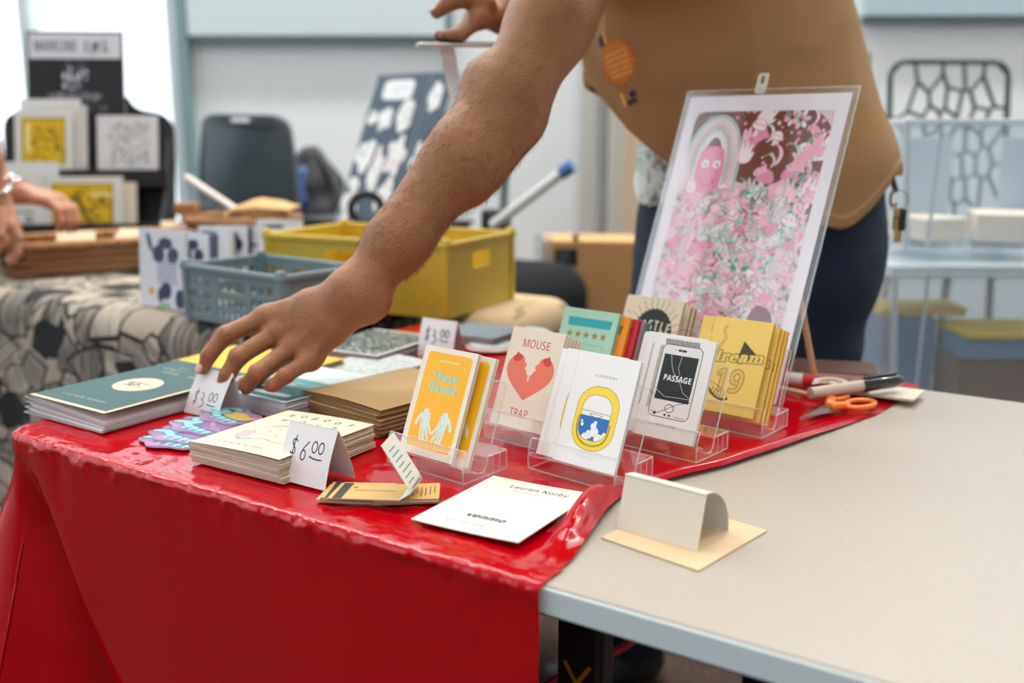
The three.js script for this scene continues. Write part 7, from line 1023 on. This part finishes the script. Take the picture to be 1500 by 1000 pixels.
// ---------------------------------------------------------------- second person at the left, reaching into the basket
{
  const O = V(-1.86, 0, -2.20), t = thing('person', 'person with bracelets reaching into the wicker basket from the left edge', 'person', O), off = V(O.x, 0, O.z);
  const Sl = V(-1.62, 1.33, -2.36), Sr = V(-1.64, 1.33, -2.04), eA = W3(-95, 205, 2.38), wA = W3(26, 282, 2.30), eB = W3(-60, 90, 2.10), wB = W3(-4, 290, 2.16);
  const handAt = (w, tip, down, s) => { const d = tip.clone().sub(w).normalize(), up = V(0, 1, 0).addScaledVector(d, -d.y).normalize(), side = d.clone().cross(up), P = (a, b, c) => w.clone().addScaledVector(d, a).addScaledVector(side, b * s).addScaledVector(up, c);
    const pal = [[w, P(0.085, -0.028, 0.004), 0.021, 0.011], [w, P(0.09, 0, 0.006), 0.021, 0.012], [w, P(0.08, 0.026, 0.0), 0.021, 0.010], [P(0.06, -0.028, 0), P(0.06, 0.026, 0), 0.011, 0.010]];
    const fin = [-0.028, -0.009, 0.010, 0.026].map((b, i) => { const l = [0.95, 1.05, 1, 0.8][i]; return [[P(0.085, b, 0.004), 0.0105], [P(0.085 + 0.036 * l, b * 1.1, -0.012 * down), 0.0092], [P(0.085 + 0.048 * l, b * 1.1, -0.036 * down), 0.0080], [P(0.085 + 0.046 * l, b, -0.056 * down), 0.0066]]; }); fin.push([[P(0.03, -0.026, -0.008), 0.0125], [P(0.07, -0.045, -0.024), 0.0105], [P(0.10, -0.036, -0.042), 0.0078]]); return { sdf: handSdf(pal, fin), fin }; };
  const hA = handAt(wA, W3(86, 296, 2.29), 1, 1), hB = handAt(wB, W3(18, 338, 2.17), 0.7, -1);
  const arms = limb([[wA, mid(wA, eA, 0.3), 0.024, 0.030], [mid(wA, eA, 0.3), eA, 0.030, 0.038], [eA, Sl, 0.038, 0.05], [wB, mid(wB, eB, 0.3), 0.024, 0.030], [mid(wB, eB, 0.3), eB, 0.030, 0.038], [eB, Sr, 0.038, 0.05]], 0.02);
  const all = (x, y, z) => smin(Math.min(hA.sdf(x, y, z), hB.sdf(x, y, z)), arms(x, y, z), 0.012);
  const hip = V(-1.92, 0.94, -2.2), nk = V(-1.68, 1.44, -2.2), hd = V(-1.60, 1.57, -2.2), bodyS = limb([[V(-1.92, 0.95, -2.29), V(-1.92, 0.95, -2.11), 0.11, 0.11], [hip, V(-1.76, 1.22, -2.2), 0.13, 0.125], [V(-1.73, 1.25, -2.27), V(-1.73, 1.25, -2.13), 0.10, 0.10], [Sl, Sr, 0.055, 0.055], [V(-1.66, 1.36, -2.2), nk, 0.07, 0.052], [nk, hd, 0.05, 0.06], [hd, hd.clone().add(V(-0.02, 0.06, 0)), 0.085, 0.09], [hd, hd.clone().add(V(0.06, -0.04, 0)), 0.06, 0.045], [hd.clone().add(V(0.09, 0.01, 0)), hd.clone().add(V(0.105, -0.015, 0)), 0.012, 0.014], [hd.clone().add(V(0, 0, 0.085)), hd.clone().add(V(0, -0.03, 0.086)), 0.014, 0.01], [hd.clone().add(V(0, 0, -0.085)), hd.clone().add(V(0, -0.03, -0.086)), 0.014, 0.01], [V(-1.92, 0.92, -2.29), V(-1.87, 0.5, -2.29), 0.085, 0.055], [V(-1.87, 0.5, -2.29), V(-1.95, 0.08, -2.29), 0.055, 0.036], [V(-1.92, 0.92, -2.11), V(-1.87, 0.5, -2.11), 0.085, 0.055], [V(-1.87, 0.5, -2.11), V(-1.95, 0.08, -2.11), 0.055, 0.036]], 0.045);
  const tone = (x, y, z) => { const n = fbm(x * 20, y * 20, z * 20, 3); return [1 + 0.12 * n, 1 + 0.06 * n, 1 + 0.04 * n]; };
  const ga = surface(all, V(-1.80, 0.74, -2.50), V(-0.90, 1.42, -1.94), 0.0048, { slack: 1.3 }), gb = surface(bodyS, V(-2.15, 0.02, -2.45), V(-1.40, 1.78, -1.95), 0.011), g = mergeGeometries([tint(ga, tone), tint(gb, tone)]).translate(-off.x, 0, -off.z); const skin = mesh('body', g, skinMat([0.50, 0.22, 0.13]), t);
  const dark = phys([0.012, 0.016, 0.03], 0.2); for (const f of [...hA.fin.slice(0, 4), ...hB.fin.slice(0, 4)]) nail(0, f[3][0], f[2][0], V(0.9, 0.1, 0.4), 0.0072, 'fingernail', dark, skin, off);
  const silver = std([0.75, 0.75, 0.76], 0.2, { metalness: 1 }); for (const [w, e, k] of [[wA, eA, 0.02], [wA, eA, 0.09], [wB, eB, 0.06]]) { const c = w.clone().lerp(e, k), d = e.clone().sub(w).normalize(), gg = new THREE.TorusGeometry(0.031, 0.0042, 8, 36); gg.applyQuaternion(new THREE.Quaternion().setFromUnitVectors(V(0, 0, 1), d)).translate(c.x - off.x, c.y - off.y, c.z - off.z); mesh('bracelet', gg, silver, t); }
  const top = limb([[V(-1.92, 0.93, -2.28), V(-1.76, 1.24, -2.26), 0.15, 0.145], [V(-1.92, 0.93, -2.12), V(-1.76, 1.24, -2.14), 0.15, 0.145], [V(-1.74, 1.26, -2.2), V(-1.66, 1.36, -2.2), 0.12, 0.085], [Sl, Sr, 0.075, 0.075], [Sl, mid(Sl, eA, 0.35), 0.072, 0.066], [Sr, mid(Sr, eB, 0.35), 0.072, 0.066]], 0.05);
  mesh('shirt', surface((x, y, z) => { const d = top(x, y, z) - 0.004 * fbm(x * 10, y * 10, z * 10); return Math.max(d, -(d + 0.01), 0.9 - y, y - 1.425); }, V(-2.15, 0.86, -2.52), V(-1.36, 1.46, -1.88), 0.0065, { slack: 1.6 }).translate(-off.x, 0, -off.z), std([0.10, 0.13, 0.15], 0.85), t);
  mesh('trousers', surface((x, y, z) => Math.max(bodyS(x, y, z) - 0.016, y - 0.98, 0.06 - y), V(-2.15, 0.04, -2.5), V(-1.6, 1.0, -1.9), 0.011).translate(-off.x, 0, -off.z), std([0.03, 0.035, 0.045], 0.85), t);
  mesh('hair', surface(limb([[hd.clone().add(V(-0.05, 0.07, 0)), hd.clone().add(V(0.0, 0.09, 0)), 0.09, 0.085], [hd.clone().add(V(-0.07, 0.0, 0)), hd.clone().add(V(-0.12, -0.14, 0)), 0.085, 0.05]], 0.04), V(-1.85, 1.3, -2.4), V(-1.45, 1.82, -2.0), 0.009).translate(-off.x, 0, -off.z), std([0.04, 0.025, 0.018], 0.6), t);
  for (const z of [-2.29, -2.11]) mesh('shoe', surface(limb([[V(-1.97, 0.035, z), V(-1.80, 0.035, z), 0.034, 0.03], [V(-1.95, 0.06, z), V(-1.95, 0.1, z), 0.04, 0.042]], 0.04), V(-2.1, 0.001, z - 0.1), V(-1.7, 0.16, z + 0.1), 0.007).translate(-off.x, 0, -off.z), std([0.4, 0.4, 0.4], 0.6), t);
}
renderer.render(scene, camera);
